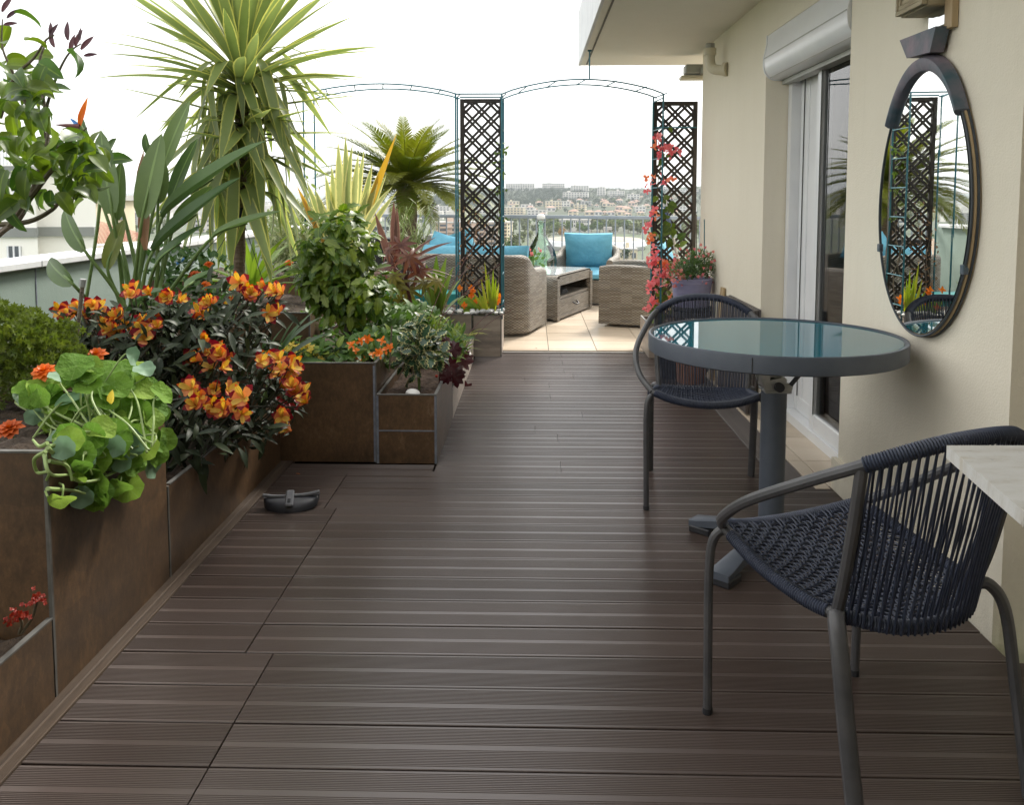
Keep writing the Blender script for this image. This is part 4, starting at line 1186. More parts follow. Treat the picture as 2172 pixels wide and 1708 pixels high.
# telescopic pole leaning on the trellis
po = thing('telescopic_pole', 'white pole with denim blue grip leaning on the right trellis', 'pole', (1.2, 7.0, .4))
a, b = at(1408, 425, 7.04), at(1448, 590, 6.95); dv = (b - a)
MB().tube([a + dv * .48, b + dv * .9], .013, 10).put('shaft', M['white'], po)
MB().tube([a + dv * .08, a + dv * .48], .016, 10).put('grip', M['bluegrip'], po)
MB().tube(spline([a + dv * .08 + Vector((-.012, 0, 0)), a + Vector((-.014, 0, .01)), a + dv * -.06, a + Vector((.016, 0, .01)), a + dv * .08 + Vector((.014, 0, 0))], 5), .0045, 8).put('hanging_loop', M['white'], po)
# half-round tray on the deck
ty = thing('half_round_tray', 'charcoal half round plastic tray with a grey rim on the deck', 'tray', (-1.005, 3.4, 0))
fa, fb = atz(559, 1056, .043), atz(677, 1048, .049)
ctr = (fa + fb) / 2; ux = (fb - fa).normalized(); HW = (fb - fa).length / 2; back = Vector((-ux.y, ux.x, 0)).normalized()
DP, HT = .075, .043
def dome(u, v):
    s_ = -1 + 2 * u; e = math.sqrt(max(0, 1 - s_ * s_)); a_ = v * PI / 2
    q = Vector((ctr.x, ctr.y, 0)) + ux * (s_ * HW) - back * (DP * e * math.sin(a_) ** .7)
    q.z = HT * (math.cos(a_) ** .8) * (.35 + .65 * e ** .5) + (1 - (.35 + .65 * e ** .5)) * HT * .9; return q
mb = MB(); mb.grid(dome, 28, 10)
mb.prism([Vector((ctr.x, ctr.y, .0)) + ux * (-1 + k / 10) * HW + Vector((0, 0, (1 - math.sqrt(max(0, 1 - (-1 + k / 10) ** 2))) * .03)) for k in range(21)] + [Vector((ctr.x, ctr.y, HT)) + ux * HW, Vector((ctr.x, ctr.y, HT)) - ux * HW], back * .012)
mb.put('tray_body', M['scoop'], ty, angle=50)
mb = MB(); mb.tube(spline([Vector((ctr.x, ctr.y, HT + .004 + (.010 if abs(k) == 3 else (.003 if abs(k) == 2 else 0)))) + ux * HW * k / 3 * 1.02 - back * .002 for k in range(-3, 4)], 6), .0075, 8); mb.put('rim', M['scooprim'], ty)
cl = Vector((ctr.x, ctr.y, 0)) - back * .075
mb = MB(); mb.box(Vector((cl.x, cl.y, .056)) + back * .018, (.034, .075, .012), rot=Matrix.Rotation(math.atan2(ux.y, ux.x), 3, 'Z') @ Matrix.Rotation(R(38), 3, 'X'), bev=.005); mb.put('clip', M['scooprim'], ty)
mb = MB(); mb.box(Vector((cl.x, cl.y, .050)) + back * .004, (.013, .02, .008), rot=Matrix.Rotation(math.atan2(ux.y, ux.x), 3, 'Z') @ Matrix.Rotation(R(38), 3, 'X'), bev=.002); mb.put('clip_slot', M['blackpl'], ty)
# spray bottle among the plants
sb = thing('spray_bottle', 'white spray bottle with blue trigger head standing among the plants', 'spray bottle', (-.84, 6.3, .35))
o = at(883, 655, 6.84)
MB().lathe([(.0001, -.055), (.033, -.055), (.036, -.03), (.03, .0), (.014, .03), (.014, .045)], o, 16).put('bottle', M['white'], sb)
mb = MB(); mb.box(o + Vector((-.012, 0, .062)), (.085, .028, .032), bev=.006); mb.put('trigger_head', M['white'], sb)
mb = MB(); mb.box(o + Vector((-.026, 0, .03)), (.014, .014, .05), rot=Matrix.Rotation(R(-20), 3, 'Y'), bev=.004); mb.box(o + Vector((.0, 0, .04)), (.03, .03, .014), bev=.003); mb.put('trigger', M['bluepl'], sb)
# turquoise trough and dark planter further back
tr = thing('turquoise_trough', 'turquoise trough behind the reddish castor plant', 'planter', (-1.1, 8.0, .4))
c = at(905, 640, 7.6); mb = MB(); mb.box((-1.0, 7.55, .22), (.7, .3, .44), bev=.01); mb.put('trough_body', simple('turquoise_paint', (.02, .22, .22), (.03, .26, .26), 5, .4), tr)
dp = thing('dark_planter', 'charcoal square planter with white edge by the far railing', 'planter', (-1.5, 10.6, 0))
c = at(870, 500, 10.8); mb = MB(); mb.box((-1.72, 10.9, .38), (.75, .5, .76), bev=.005); mb.put('planter_body', M['blackpl'], dp)
mb = MB(); mb.box((-1.30, 10.9, .40), (.08, .54, .80), bev=.004); mb.put('white_edge', M['cap'], dp)
# ------------------------------------------------------------------ plants
random.seed(21)
L_ = {}
L_['lemon'] = leafmat('lemon_leaf', (.045, .10, .016), (.14, .20, .025), .38, vein=.3, trans=.42)
L_['lemon_new'] = leafmat('purple_new_leaf', (.045, .018, .03), (.09, .03, .035), .4, trans=.2)
L_['strel'] = leafmat('bird_of_paradise_leaf', (.055, .105, .036), (.115, .175, .055), .42, vein=.55, trans=.3, stripes=0)
L_['strel_y'] = leafmat('yellowing_leaf', (.10, .14, .025), (.15, .18, .04), .4, vein=.4, trans=.35)
L_['dry'] = leafmat('dry_leaf', (.20, .11, .06), (.32, .19, .11), .7, vein=0, trans=.15)
L_['yucca'] = leafmat('variegated_yucca_leaf', (.15, .205, .06), (.25, .31, .11), .4, edge=(.48, .48, .14), edgew=.11, vein=0, trans=.45)
L_['hebe'] = leafmat('hebe_leaf', (.07, .11, .018), (.15, .19, .03), .5, trans=.3)
L_['nast'] = leafmat('nasturtium_leaf', (.10, .22, .028), (.24, .40, .06), .5, vein=0, trans=.4)
L_['nast_blue'] = leafmat('bluish_nasturtium_leaf', (.16, .27, .17), (.22, .34, .22), .6, vein=0, trans=.25)
L_['alst'] = leafmat('dark_lily_leaf', (.014, .024, .012), (.040, .056, .024), .5, vein=.1, trans=.1, spec=.22)
L_['mahonia'] = leafmat('holly_shrub_leaf', (.06, .13, .016), (.21, .27, .035), .42, vein=.3, trans=.38)
L_['green'] = leafmat('soft_green_leaf', (.045, .115, .022), (.11, .20, .04), .5, trans=.3)
L_['lime'] = leafmat('lime_leaf', (.15, .24, .03), (.30, .38, .07), .5, trans=.35)
L_['holly'] = leafmat('variegated_holly_leaf', (.02, .06, .03), (.04, .095, .045), .28, edge=(.55, .52, .24), edgew=.12, vein=.2, trans=.1)
L_['heuch'] = leafmat('dark_red_heuchera_leaf', (.045, .006, .010), (.10, .012, .016), .4, vein=0, trans=.2)
L_['castor_r'] = leafmat('red_castor_leaf', (.10, .025, .025), (.17, .06, .025), .4, vein=.3, trans=.3)
L_['castor_g'] = leafmat('olive_castor_leaf', (.13, .12, .02), (.24, .20, .03), .42, vein=.3, trans=.4)
L_['phorm'] = leafmat('striped_flax_leaf', (.26, .31, .11), (.40, .42, .17), .4, edge=(.70, .66, .28), edgew=.2, vein=0, trans=.35)
L_['phorm_o'] = leafmat('orange_flax_leaf', (.42, .27, .05), (.55, .33, .06), .42, vein=0, trans=.4)
L_['bronze'] = leafmat('bronze_flax_leaf', (.12, .05, .045), (.22, .11, .085), .4, edge=(.32, .2, .15), edgew=.1, vein=0, trans=.3)
L_['cycad'] = leafmat('cycad_leaflet', (.085, .115, .012), (.20, .21, .028), .42, vein=0, trans=.38)
L_['agave'] = leafmat('rosette_leaf', (.13, .22, .03), (.22, .32, .05), .4, vein=.15, trans=.35)
L_['pitto'] = leafmat('pale_variegated_leaf', (.20, .27, .10), (.34, .38, .17), .45, edge=(.5, .5, .3), edgew=.12, vein=.2, trans=.3)
L_['strap'] = leafmat('strap_lily_leaf', (.035, .085, .025), (.07, .14, .04), .4, vein=.3, trans=.25)
L_['iris'] = leafmat('iris_leaf', (.20, .28, .03), (.40, .40, .06), .45, vein=0, trans=.4)
L_['boug'] = leafmat('bougainvillea_leaf', (.045, .09, .016), (.13, .19, .03), .45, trans=.35)
L_['bract'] = leafmat('coral_bract', (.70, .13, .16), (.80, .26, .27), .5, vein=.2, trans=.4)
L_['bract_o'] = leafmat('orange_bract', (.78, .20, .10), (.84, .30, .16), .5, vein=.2, trans=.4)
L_['pink'] = leafmat('pink_petal', (.62, .18, .20), (.72, .30, .26), .5, vein=0, trans=.3)
L_['orange'] = leafmat('orange_petal', (.68, .14, .008), (.78, .22, .014), .5, vein=0, trans=.3)
L_['rustfl'] = leafmat('rust_orange_petal', (.50, .08, .006), (.66, .16, .01), .55, vein=0, trans=.25)
L_['yellow'] = leafmat('yellow_petal', (.62, .47, .05), (.72, .58, .12), .5, vein=0, trans=.3)
L_['redfl'] = leafmat('red_petal', (.22, .018, .012), (.34, .035, .015), .5, vein=0, trans=.2)
L_['alst_out'] = leafmat('orange_lily_petal', (.52, .12, .035), (.72, .30, .12), .6, vein=.0, spec=.2, trans=.38, tip=(.17, .010, .018), tipat=.72)
L_['alst_in'] = leafmat('yellow_striped_petal', (.62, .36, .05), (.74, .52, .12), .6, spec=.2, vein=0, stripes=3, trans=.35, tip=(.6, .12, .03), tipat=.86)
L_['bud'] = leafmat('dark_red_bud', (.22, .012, .02), (.34, .03, .03), .4, vein=0, trans=.1)
stem_g = simple('green_stem', (.10, .17, .045), (.15, .22, .07), 12, .5)
stem_d = simple('dark_stem', (.035, .04, .025), (.06, .06, .04), 14, .6)
stem_p = simple('pale_green_stem', (.24, .33, .11), (.30, .40, .15), 12, .5)
stem_r = simple('wine_red_stem', (.075, .018, .018), (.11, .03, .025), 12, .5)
bark = simple('grey_brown_bark', (.13, .105, .08), (.22, .185, .15), 9, .85, .7, 40, stretch=(1, 1, 2.5), dist=.01)
bark_y = simple('ringed_trunk_bark', (.14, .095, .065), (.24, .18, .13), 14, .85, .9, 30, stretch=(1, 1, 6), dist=.015)
twig = simple('olive_twig', (.07, .06, .035), (.12, .10, .06), 14, .7, .3)

def append(mb, me, m):
    n = len(mb.v); mb.v += [tuple(m @ v.co) for v in me.vertices]
    uvd = me.uv_layers[0].data
    for p in me.polygons:
        mb.f.append(tuple(n + i for i in p.vertices)); mb.mi.append(mb.cur); mb.uv.append([tuple(uvd[i].uv) for i in p.loop_indices])
def span(p, q, up=Vector((0, 0, 1)), w=None):
    """matrix that lays a unit leaf from p to q, w = blade width"""
    L = (q - p).length
    return (frame(p, q - p, up), w, L)      # put() turns it so that the arc's chord runs p to q
def bend_tube(parent, pts, r, mat, name='stem', sides=6):
    return MB().tube(spline(pts, 5), r, sides).put(name, mat, parent)
def taper(pts, r0, r1): n = len(pts); return [r0 + (r1 - r0) * i / (n - 1) for i in range(n)]
def branch(parent, pts, r0, r1, mat, name='branch', sides=7, n=5):
    s = spline(pts, n); return MB().tube(s, taper(s, r0, r1), sides).put(name, mat, parent)
CAMV = Vector((0, 0, 1.28))
def to_cam(p): return (CAMV - p).normalized()

def shrub(parent, blobs, meshes, nparts, nstuff, size, cen, spread=.6, part='leaf', up=.35, matlist=None, seed=1, droop=0.0):
    """leaves through the volume of ellipsoids; those nearest the viewer are parts, the others one stuff part"""
    rnd = random.Random(seed); items = []
    wsum = [b[1][0] * b[1][1] * b[1][2] for b in blobs]; W = sum(wsum)
    for (c, r), w in zip(blobs, wsum):
        for _ in range(int((nparts + nstuff) * w / W) + 1):
            while True:
                v = Vector((rnd.uniform(-1, 1), rnd.uniform(-1, 1), rnd.uniform(-1, 1)))
                if .1 < v.length < 1: break
            v = v.normalized() * (1 - (1 - v.length) * .75) * (.86 + .22 * noise.noise(v.normalized() * 2.3 + Vector(c)))
            p = Vector((c[0] + v.x * r[0], c[1] + v.y * r[1], c[2] + v.z * r[2]))
            d = (v * (1 - spread) + Vector((rnd.uniform(-1, 1), rnd.uniform(-1, 1), rnd.uniform(-.8, 1))) * spread + Vector((0, 0, up - droop)))
            nz = (v * .6 + Vector((0, 0, .9)) + to_cam(p) * .4 + Vector((rnd.uniform(-.5, .5), rnd.uniform(-.5, .5), 0)))
            items.append((( p - CAMV).length - (.3 * v.dot(to_cam(p)) * max(r)), p, d, nz, rnd.uniform(.7, 1.25)))
    items.sort(key=lambda q: q[0])
    mb = MB()
    for k, (_, p, d, nz, sc) in enumerate(items):
        m = frame(p, d, nz, size * sc); me = rnd.choice(meshes)
        if k < nparts: put(part, me, parent, m)
        else: append(mb, me, m)
    if len(items) > nparts: mb.put('foliage', matlist or meshes[0].materials[0], parent, kind='stuff', angle=180)

# --- lemon tree reaching in from the left
lt = thing('lemon_tree', 'lemon tree with purple young shoots reaching in at the left edge', 'tree', (-1.75, 2.5, .6))
YL = 2.55
def lp_(x, y, dy=0): return at(x, y, YL + dy)
lb = [
 ([Vector((-1.98, 2.42, .60)), Vector((-1.90, 2.5, .85)), lp_(-60, 560), lp_(0, 495), lp_(42, 462), lp_(70, 400), lp_(100, 300), lp_(95, 230), lp_(83, 140), lp_(97, 88)], .0125, .003),
 ([lp_(20, 480), lp_(75, 405), lp_(125, 345), lp_(170, 320, .1)], .012, .003),
 ([lp_(-20, 478), lp_(60, 470), lp_(110, 445), lp_(135, 420), lp_(190, 405, .05)], .009, .004),
 ([lp_(40, 460), lp_(20, 430), lp_(0, 400)], .009, .006),
 ([lp_(0, 250), lp_(30, 165), lp_(70, 125), lp_(97, 85), lp_(115, 74)], .006, .002),
 ([lp_(95, 240), lp_(110, 190), lp_(130, 140), lp_(150, 108), lp_(172, 92)], .005, .002),
 ([lp_(98, 290), lp_(60, 230), lp_(30, 160), lp_(5, 100), lp_(5, 40)], .006, .002),
 ([lp_(100, 320), lp_(150, 300), lp_(185, 270)], .004, .002)]
for k, (pts, a, b) in enumerate(lb): branch(lt, pts, a, b, twig if k else bark, 'trunk' if k == 0 else 'branch')
lm = [leaf('lemon_leaf', .098, .056, L_['lemon'], 'ovate', .3 + .12 * i, .5 + .5 * i, 6, wave=.03, cup=.3) for i in range(3)]
ln = [leaf('new_leaf', .055, .02, L_['lemon_new'], 'lance', .6, .3, 5)]
rnd = random.Random(4)
lspots = []
for x, y in ((60, 95), (18, 62), (20, 95), (70, 125), (55, 165), (105, 130), (15, 170), (75, 185), (100, 190), (10, 205), (45, 200), (70, 205), (88, 215), (30, 240), (75, 235), (100, 235), (25, 270), (60, 275), (110, 260), (10, 300), (45, 300), (85, 300), (120, 300), (140, 290), (105, 320), (60, 330), (20, 330), (130, 325), (160, 310), (175, 300), (150, 335), (170, 355), (185, 340), (110, 350), (50, 355), (20, 365), (60, 385), (10, 390), (190, 370), (205, 330), (215, 350), (130, 400), (160, 400), (185, 415), (95, 400), (50, 400), (200, 310), (5, 145), (130, 110), (28, 30), (15, 350), (80, 350), (140, 370), (175, 380), (35, 420), (5, 430)):
    n = 1 if y < 130 else 3
    for _ in range(n): lspots.append((x + rnd.uniform(-14, 14), y + rnd.uniform(-12, 12)))
for x, y in lspots:
    p = lp_(x, y, rnd.uniform(-.2, .18))
    d = Vector((rnd.uniform(-1, 1), rnd.uniform(-.7, .5), rnd.uniform(-.9, .35)))
    nz = Vector((rnd.uniform(-.5, .5), rnd.uniform(-1, .2), rnd.uniform(.2, 1)))
    put('leaf', rnd.choice(lm), lt, frame(p, d, nz, rnd.uniform(.6, 1.0)))
for x, y, a in ((5, 25, 60), (15, 38, 40), (8, 52, 10), (145, 85, 95), (150, 110, 80), (170, 85, 90), (172, 105, 50), (116, 100, 110), (178, 118, 10), (160, 98, 70), (105, 78, 60), (112, 82, 100)):
    put('leaf', ln[0], lt, frame(lp_(x, y), _rt * math.cos(R(a)) + _up0 * math.sin(R(a)), -_fw0, rnd.uniform(.7, 1.1)), label='purple young leaf')
put('leaf', lm[0], lt, frame(lp_(178, 342), _up0 + _rt * .2, -_fw0, .45))

# --- bird of paradise
st_ = thing('bird_of_paradise', 'bird of paradise plant with paddle leaves and one orange flower', 'plant', (-2.35, 3.95, .45))
YS = 4.05
paddles = [leaf('paddle_leaf', 1, 0.2, L_['strel'], 'banana', .25 + .25 * i, .25 + .2 * i, 9, cup=.35, wave=.012) for i in range(3)]
paddle_f = leaf('paddle_leaf', 1, 0.2, L_['strel'], 'banana', .75, .12, 10, cup=.2, wave=.01)
paddle_y = leaf('paddle_leaf', 1, 0.2, L_['strel_y'], 'banana', .6, .3, 9, cup=.3)
root = at(285, 655, YS); 
blades = [((215, 425), (168, 238), 46, 0, .1), ((238, 452), (213, 276), 52, 0, -.1), ((247, 465), (257, 340), 34, 1, .15), ((345, 355), (402, 212), 42, 0, .1), ((302, 462), (342, 282), 50, 0, -.15),
 ((318, 330), (308, 282), 24, 1, .1), ((345, 460), (563, 297), 52, 1, .0), ((325, 533), (510, 375), 48, 1, -.1), ((452, 502), (596, 447), 28, 2, -.2), ((335, 555), (433, 476), 36, 2, -.2),
 ((180, 532), (134, 440), 40, 1, -.2), ((228, 570), (263, 465), 36, 3, -.1), ((155, 603), (100, 550), 40, 1, -.3), ((362, 425), (418, 293), 34, 0, .2), ((335, 430), (350, 345), 30, 1, 0.05), ((372, 470), (450, 395), 34, 1, .1), ((395, 610), (460, 570), 30, 1, -.35), ((232, 345), (245, 292), 30, 2, .2)]
for k, ((bx_, by_), (tx, ty_), w, v, dy) in enumerate(blades):
    b, t_ = at(bx_, by_, YS + dy), at(tx, ty_, YS + dy * .4)
    wm = w / 1800 * YS * 1.05
    up = -_fw0 + _rt * random.uniform(-.6, .6) + _up0 * (.3 if v else .0) + _fw0 * (.5 if k in (6, 7, 8, 9) else 0) + (_up0 if k in (6, 7, 8, 9, 16) else Vector())
    lf = put('leaf', paddle_y if v == 3 else (paddle_f if k in (6, 7, 8, 9, 15, 16) else paddles[v]), st_, span(b, t_, up, wm))
    r0 = at(285 + random.uniform(-35, 45), 668, YS + random.uniform(-.12, .12)); r0.z = .47
    mid = r0.lerp(b, .55) + Vector((0, .02, .03)) + (b - r0).normalized() * 0
    s = spline([r0, mid, b, b.lerp(t_, .5)], 6)
    MB().tube(s, taper(s, .013, .004), 7).put('petiole', stem_g, st_)
put('leaf', paddles[2], st_, span(at(277, 672, 3.75), at(347, 610, 3.6), Vector((0, -.6, 1)), .07))
dr = leaf('dry_leaf', 1, 0.15, L_['dry'], 'lance', .9, .6, 8, wave=.05)
put('dry_leaf', dr, st_, span(at(310, 530, 3.95), at(313, 385, 3.95), -_fw0, .075))
put('dry_leaf', dr, st_, span(at(303, 450, 4.0), at(303, 315, 4.0), -_fw0, .055))
fb = at(170, 268, 4.0)
bend_tube(st_, [Vector((root.x - .3, 4.05, .47)), at(212, 430, 4.05), at(190, 300, 4.02), fb], .008, stem_g, 'flower_stalk')
mb = MB(); s = [fb, at(140, 266, 4.0), at(115, 264, 4.0)]; mb.tube(s, [.013, .009, .001], 8); fl_ = mb.put('flower_spathe', stem_r, st_)
op = leaf('orange_sepal', 1, 0.3, L_['orange'], 'lance', .7, .1, 6)
for tx, ty_ in ((186, 205), (180, 214), (176, 222)): put('sepal', op, fl_, span(fb, at(tx, ty_, 4.0), -_fw0, .035))
put('blue_petal', leaf('blue_petal', 1, 0.3, M['bluepl'], 'lance', .7, .1, 5), fl_, span(fb, at(148, 250, 4.0), -_fw0, .022))

# --- yucca
yu = thing('yucca', 'tall variegated yucca with a skirt of drooping leaves', 'yucca', (-1.72, 5.05, .6))
YY = 5.0; yx = at(507, 500, YY).x
trunk = [Vector((yx - .01, YY, .58)), Vector((yx, YY, 1.0)), Vector((yx + .02, YY, 1.45)), Vector((yx + .045, YY, 1.95)), Vector((yx + .05, YY, 2.12))]
s = spline(trunk, 8); MB().tube(s, [.036 + .003 * math.sin(i * 1.9) for i in range(len(s))], 12).put('trunk', bark_y, yu)
ys_ = [leaf('yucca_leaf', .80, .074, L_['yucca'], 'sword', .35, c, 8) for c in (.08, .25, .45)]
def kink(t0, a): return lambda t: -a * 4.9 * math.exp(-((t - t0) / .13) ** 2) - .15
yd = [leaf('drooping_yucca_leaf', .74, .074, L_['yucca'], 'sword', .25, kink(t0, a), 14) for t0, a in ((.22, 1.5), (.3, 1.25), (.38, 1.0), (.18, 1.8), (.28, 1.65))]
rnd = random.Random(11)
def ytop(z):
    k = (z - .58) / 1.54
    return Vector((yx - .01 + .06 * k, YY, z))
for i in range(84):                       # upright and spreading leaves of the head
    a = i * 2.39996; e = R(88 - 76 * (i / 84) ** .9) 
    d = Vector((math.cos(a) * math.cos(e), math.sin(a) * math.cos(e), math.sin(e) + .03))
    p = ytop(2.10 - .22 * i / 84) + d * .03
    put('leaf', ys_[min(2, int(i / 84 * 3))], yu, frame(p, d, Vector((0, 0, 1)) if d.z < .95 else Vector((-math.cos(a), -math.sin(a), 0)), rnd.uniform(.85, 1.12)) @ Matrix.Rotation(rnd.uniform(-.3, .3), 4, 'Y'))
for i in range(120):                       # bent skirt
    a = i * 2.39996 + .7; z = 2.02 - .68 * (i / 104); e = R(rnd.uniform(15, 50))
    d = Vector((math.cos(a) * math.cos(e), math.sin(a) * math.cos(e), math.sin(e)))
    put('leaf', rnd.choice(yd), yu, frame(ytop(z) + d * .035, d, Vector((0, 0, 1)), rnd.uniform(.72, 1.08)) @ Matrix.Rotation(rnd.uniform(-.35, .35), 4, 'Y'))
for i in range(16):                       # straight stragglers
    a = rnd.uniform(0, 6.28); e = R(rnd.uniform(-12, 22)); z = rnd.uniform(1.55, 1.95)
    d = Vector((math.cos(a) * math.cos(e), math.sin(a) * math.cos(e), math.sin(e)))
    put('leaf', ys_[0], yu, frame(ytop(z), d, Vector((0, 0, 1)), rnd.uniform(.7, .95)))
mb = MB(); c = ytop(1.19); mb.tube([c + Vector((0, 0, -.03)), c + Vector((0, 0, .03))], .043, 12); mb.put('strap', simple('navy_strap', (.012, .02, .06), None, 9, .7), yu)
gw = thing('guy_wires', 'thin dark guy wires tying the yucca trunk down', 'wire', c)
for e_ in (at(395, 640, 4.9), at(572, 640, 5.0), at(380, 590, 4.6)): MB().tube([c, e_], .0022, 5).put('guy_wire', M['cord'], gw)
mb = MB(); e1, e2 = at(374, 560, 4.6), at(393, 548, 4.65); mb.tube([e1, e2], .009, 8); mb.put('turnbuckle', M['bluepl'], gw)

# --- rosette behind the trunk
ag = thing('rosette_plant', 'bright green spiky rosette plant behind the yucca trunk', 'plant', (-1.65, 5.5, .6))
o = Vector((at(535, 590, 5.4).x, 5.4, .68)); am = [leaf('rosette_leaf', .46, .052, L_['agave'], 'sword', .35, c_, 7) for c_ in (.25, .6)]
for i in range(34):
    a = i * 2.39996; e = R(80 - 68 * (i / 34) ** .8); d = Vector((math.cos(a) * math.cos(e), math.sin(a) * math.cos(e), math.sin(e)))
    put('leaf', am[i % 2], ag, frame(o + d * .02, d, Vector((0, 0, 1)), rnd.uniform(.75, 1.15)))
bend_tube(ag, [o + Vector((0, 0, -.12)), o], .03, bark, 'stem')

# --- pale bush
pb_ = thing('pale_bush', 'pale variegated bush behind the yucca on the parapet side', 'bush', (-1.75, 6.7, .7))
pm = [leaf('small_leaf', .05, .024, L_['pitto'], 'ovate', .25, .4, 4)]
shrub(pb_, [((at(640, 500, 6.7)), (.30, .28, .32)), ((at(680, 530, 6.6)), (.2, .2, .2)), ((at(605, 540, 6.7)), (.22, .22, .2)), ((at(585, 490, 6.9)), (.18, .2, .2))], pm, 295, 1900, 1.1, None, seed=3)
for x in (610, 640, 660): branch(pb_, [Vector((at(640, 560, 6.7).x, 6.7, .68)), at(635, 560, 6.7), at(x, 470, 6.7)], .012, .004, bark)

# --- round hebe
hb = thing('round_shrub', 'dense light green round shrub at the left edge', 'shrub', (-1.62, 2.62, .62))
tuft = MB()
lf_ = leaf('tiny', 1, .5, L_['hebe'], 'ovate', .3, .4, 2)
for k in range(6): append(tuft, lf_, frame((0, 0, 0), (math.cos(k * 1.047), math.sin(k * 1.047), .55), (0, 0, 1), 1))
append(tuft, lf_, frame((0, 0, .1), (0.2, 0, 1), (1, 0, 0), .8))
tm = tuft.mesh('leaf_tuft', L_['hebe'], True, 180)
shrub(hb, [(at(52, 760, 2.65), (.22, .22, .165)), (at(-20, 720, 2.7), (.2, .2, .15)), (at(95, 735, 2.75), (.11, .14, .09))], [tm], 295, 2900, .0145, None, part='leaf_tuft', spread=.35, up=.5, seed=8)
bend_tube(hb, [at(45, 870, 2.65), at(50, 800, 2.65)], .012, bark)

# --- nasturtium
ns = thing('nasturtium', 'nasturtium with round lime leaves trailing over the tall planter', 'plant', (-1.3, 2.3, .64))
def nleaf(name, mat, seed):
    mb = MB(); rnd = random.Random(seed); n = 22; rings = (0, .35, .7, 1.0)
    mb.v.append((0, 0, 0))
    for r in rings[1:]:
        for k in range(n):
            a = 2 * PI * k / n; rr = r * (1 + (.05 * math.cos(a * 7 + seed) + .03 * math.sin(a * 3)) * r)
            mb.v.append((rr * .5 * math.cos(a), rr * .5 * math.sin(a), .5 * (.12 * r * r + .09 * r * r * math.sin(a * 4 + seed) + .20 * r * r * math.cos(a * 2 + seed))))
    for k in range(n): mb.face((0, 1 + k, 1 + (k + 1) % n), [(.5, .5), (.2, .5), (.2, .5)])
    for i in range(2):
        for k in range(n): mb.face((1 + i * n + k, 1 + (i + 1) * n + k, 1 + (i + 1) * n + (k + 1) % n, 1 + i * n + (k + 1) % n), [(.2, .5)] * 4)
    return mb.mesh(name, mat, True, 180)
def nast_mat():
    t = NT('veined_nasturtium_leaf'); tc = t.tc('Object'); sx = t.node('ShaderNodeSeparateXYZ'); t.link(tc, sx.inputs[0])
    an = t.math('ARCTAN2', sx.outputs[1], sx.outputs[0]); v = t.math('GREATER_THAN', t.math('COSINE', t.math('MULTIPLY', an, 9)), .975)
    rd_ = t.math('LESS_THAN', t.math('ADD', t.math('MULTIPLY', sx.outputs[0], sx.outputs[0]), t.math('MULTIPLY', sx.outputs[1], sx.outputs[1])), .0016)
    c = t.ramp(t.math('ADD', t.math('MULTIPLY', t.rnd(), .75), t.math('MULTIPLY', t.noise(4, 3), .25)), [(.1, (.085, .19, .024)), (.5, (.18, .33, .042)), (.9, (.29, .43, .065))])
    c = t.mix(t.math('MULTIPLY', t.math('MAXIMUM', v, rd_), .28), c, (.33, .46, .16)); t.col(c); t.set(rough=.68, spec=.22); t.bump(t.noise(7, 4), .35, .03)
    tr = t.node('ShaderNodeBsdfTranslucent'); mx = t.node('ShaderNodeMixShader'); mx.inputs[0].default_value = .42
    t.link(c, tr.inputs[0]); t.link(t.b.outputs[0], mx.inputs[1]); t.link(tr.outputs[0], mx.inputs[2]); t.link(mx.outputs[0], t.out.inputs[0]); return t.m
nm_ = nast_mat(); nmesh = [nleaf('round_leaf', nm_, k) for k in range(4)]; nblue = [nleaf('round_leaf', L_['nast_blue'], 7)]
nz_ = lambda x, y: (x * .3472, 533.8 + y * .3472)
crown0 = at(*nz_(300, 1190), 2.32)
spec = [(465, 700, 100, 'u', 0), (330, 840, 110, 'u', 0), (650, 735, 90, 'u', 0), (540, 850, 80, 'u', 0), (700, 830, 95, 'u', 0), (450, 920, 95, 'b', 1), (230, 850, 75, 's', 0), (150, 900, 70, 's', 1), (210, 1000, 55, 'f', 1), (670, 1150, 120, 'f', 0), (870, 1190, 90, 'f', 0), (860, 960, 80, 's', 0), (945, 850, 75, 's', 0), (1008, 1155, 75, 'r', 0), (930, 1310, 70, 'r', 1), (780, 1440, 85, 'f', 0), (500, 1500, 65, 'f', 1), (580, 1510, 70, 'd', 0), (395, 1050, 45, 'u', 0), (810, 640, 55, 'r', 1), (880, 720, 60, 'u', 1), (740, 900, 90, 'u', 0), (610, 980, 60, 'u', 0), (560, 1350, 50, 'd', 0), (740, 1290, 55, 'f', 1), (190, 1370, 50, 'r', 0), (380, 1510, 75, 'd', 0), (300, 930, 85, 'u', 0), (560, 700, 60, 'u', 0), (760, 720, 70, 'u', 0), (850, 800, 70, 's', 0), (960, 960, 70, 's', 0), (250, 1290, 60, 'u', 1), (480, 1380, 45, 'd', 0), (790, 1060, 75, 'f', 0), (640, 900, 80, 'u', 0), (420, 800, 85, 'u', 0), (890, 1060, 80, 's', 0), (530, 950, 60, 'b', 0), (700, 1010, 60, 'u', 0)]
rnd = random.Random(2)
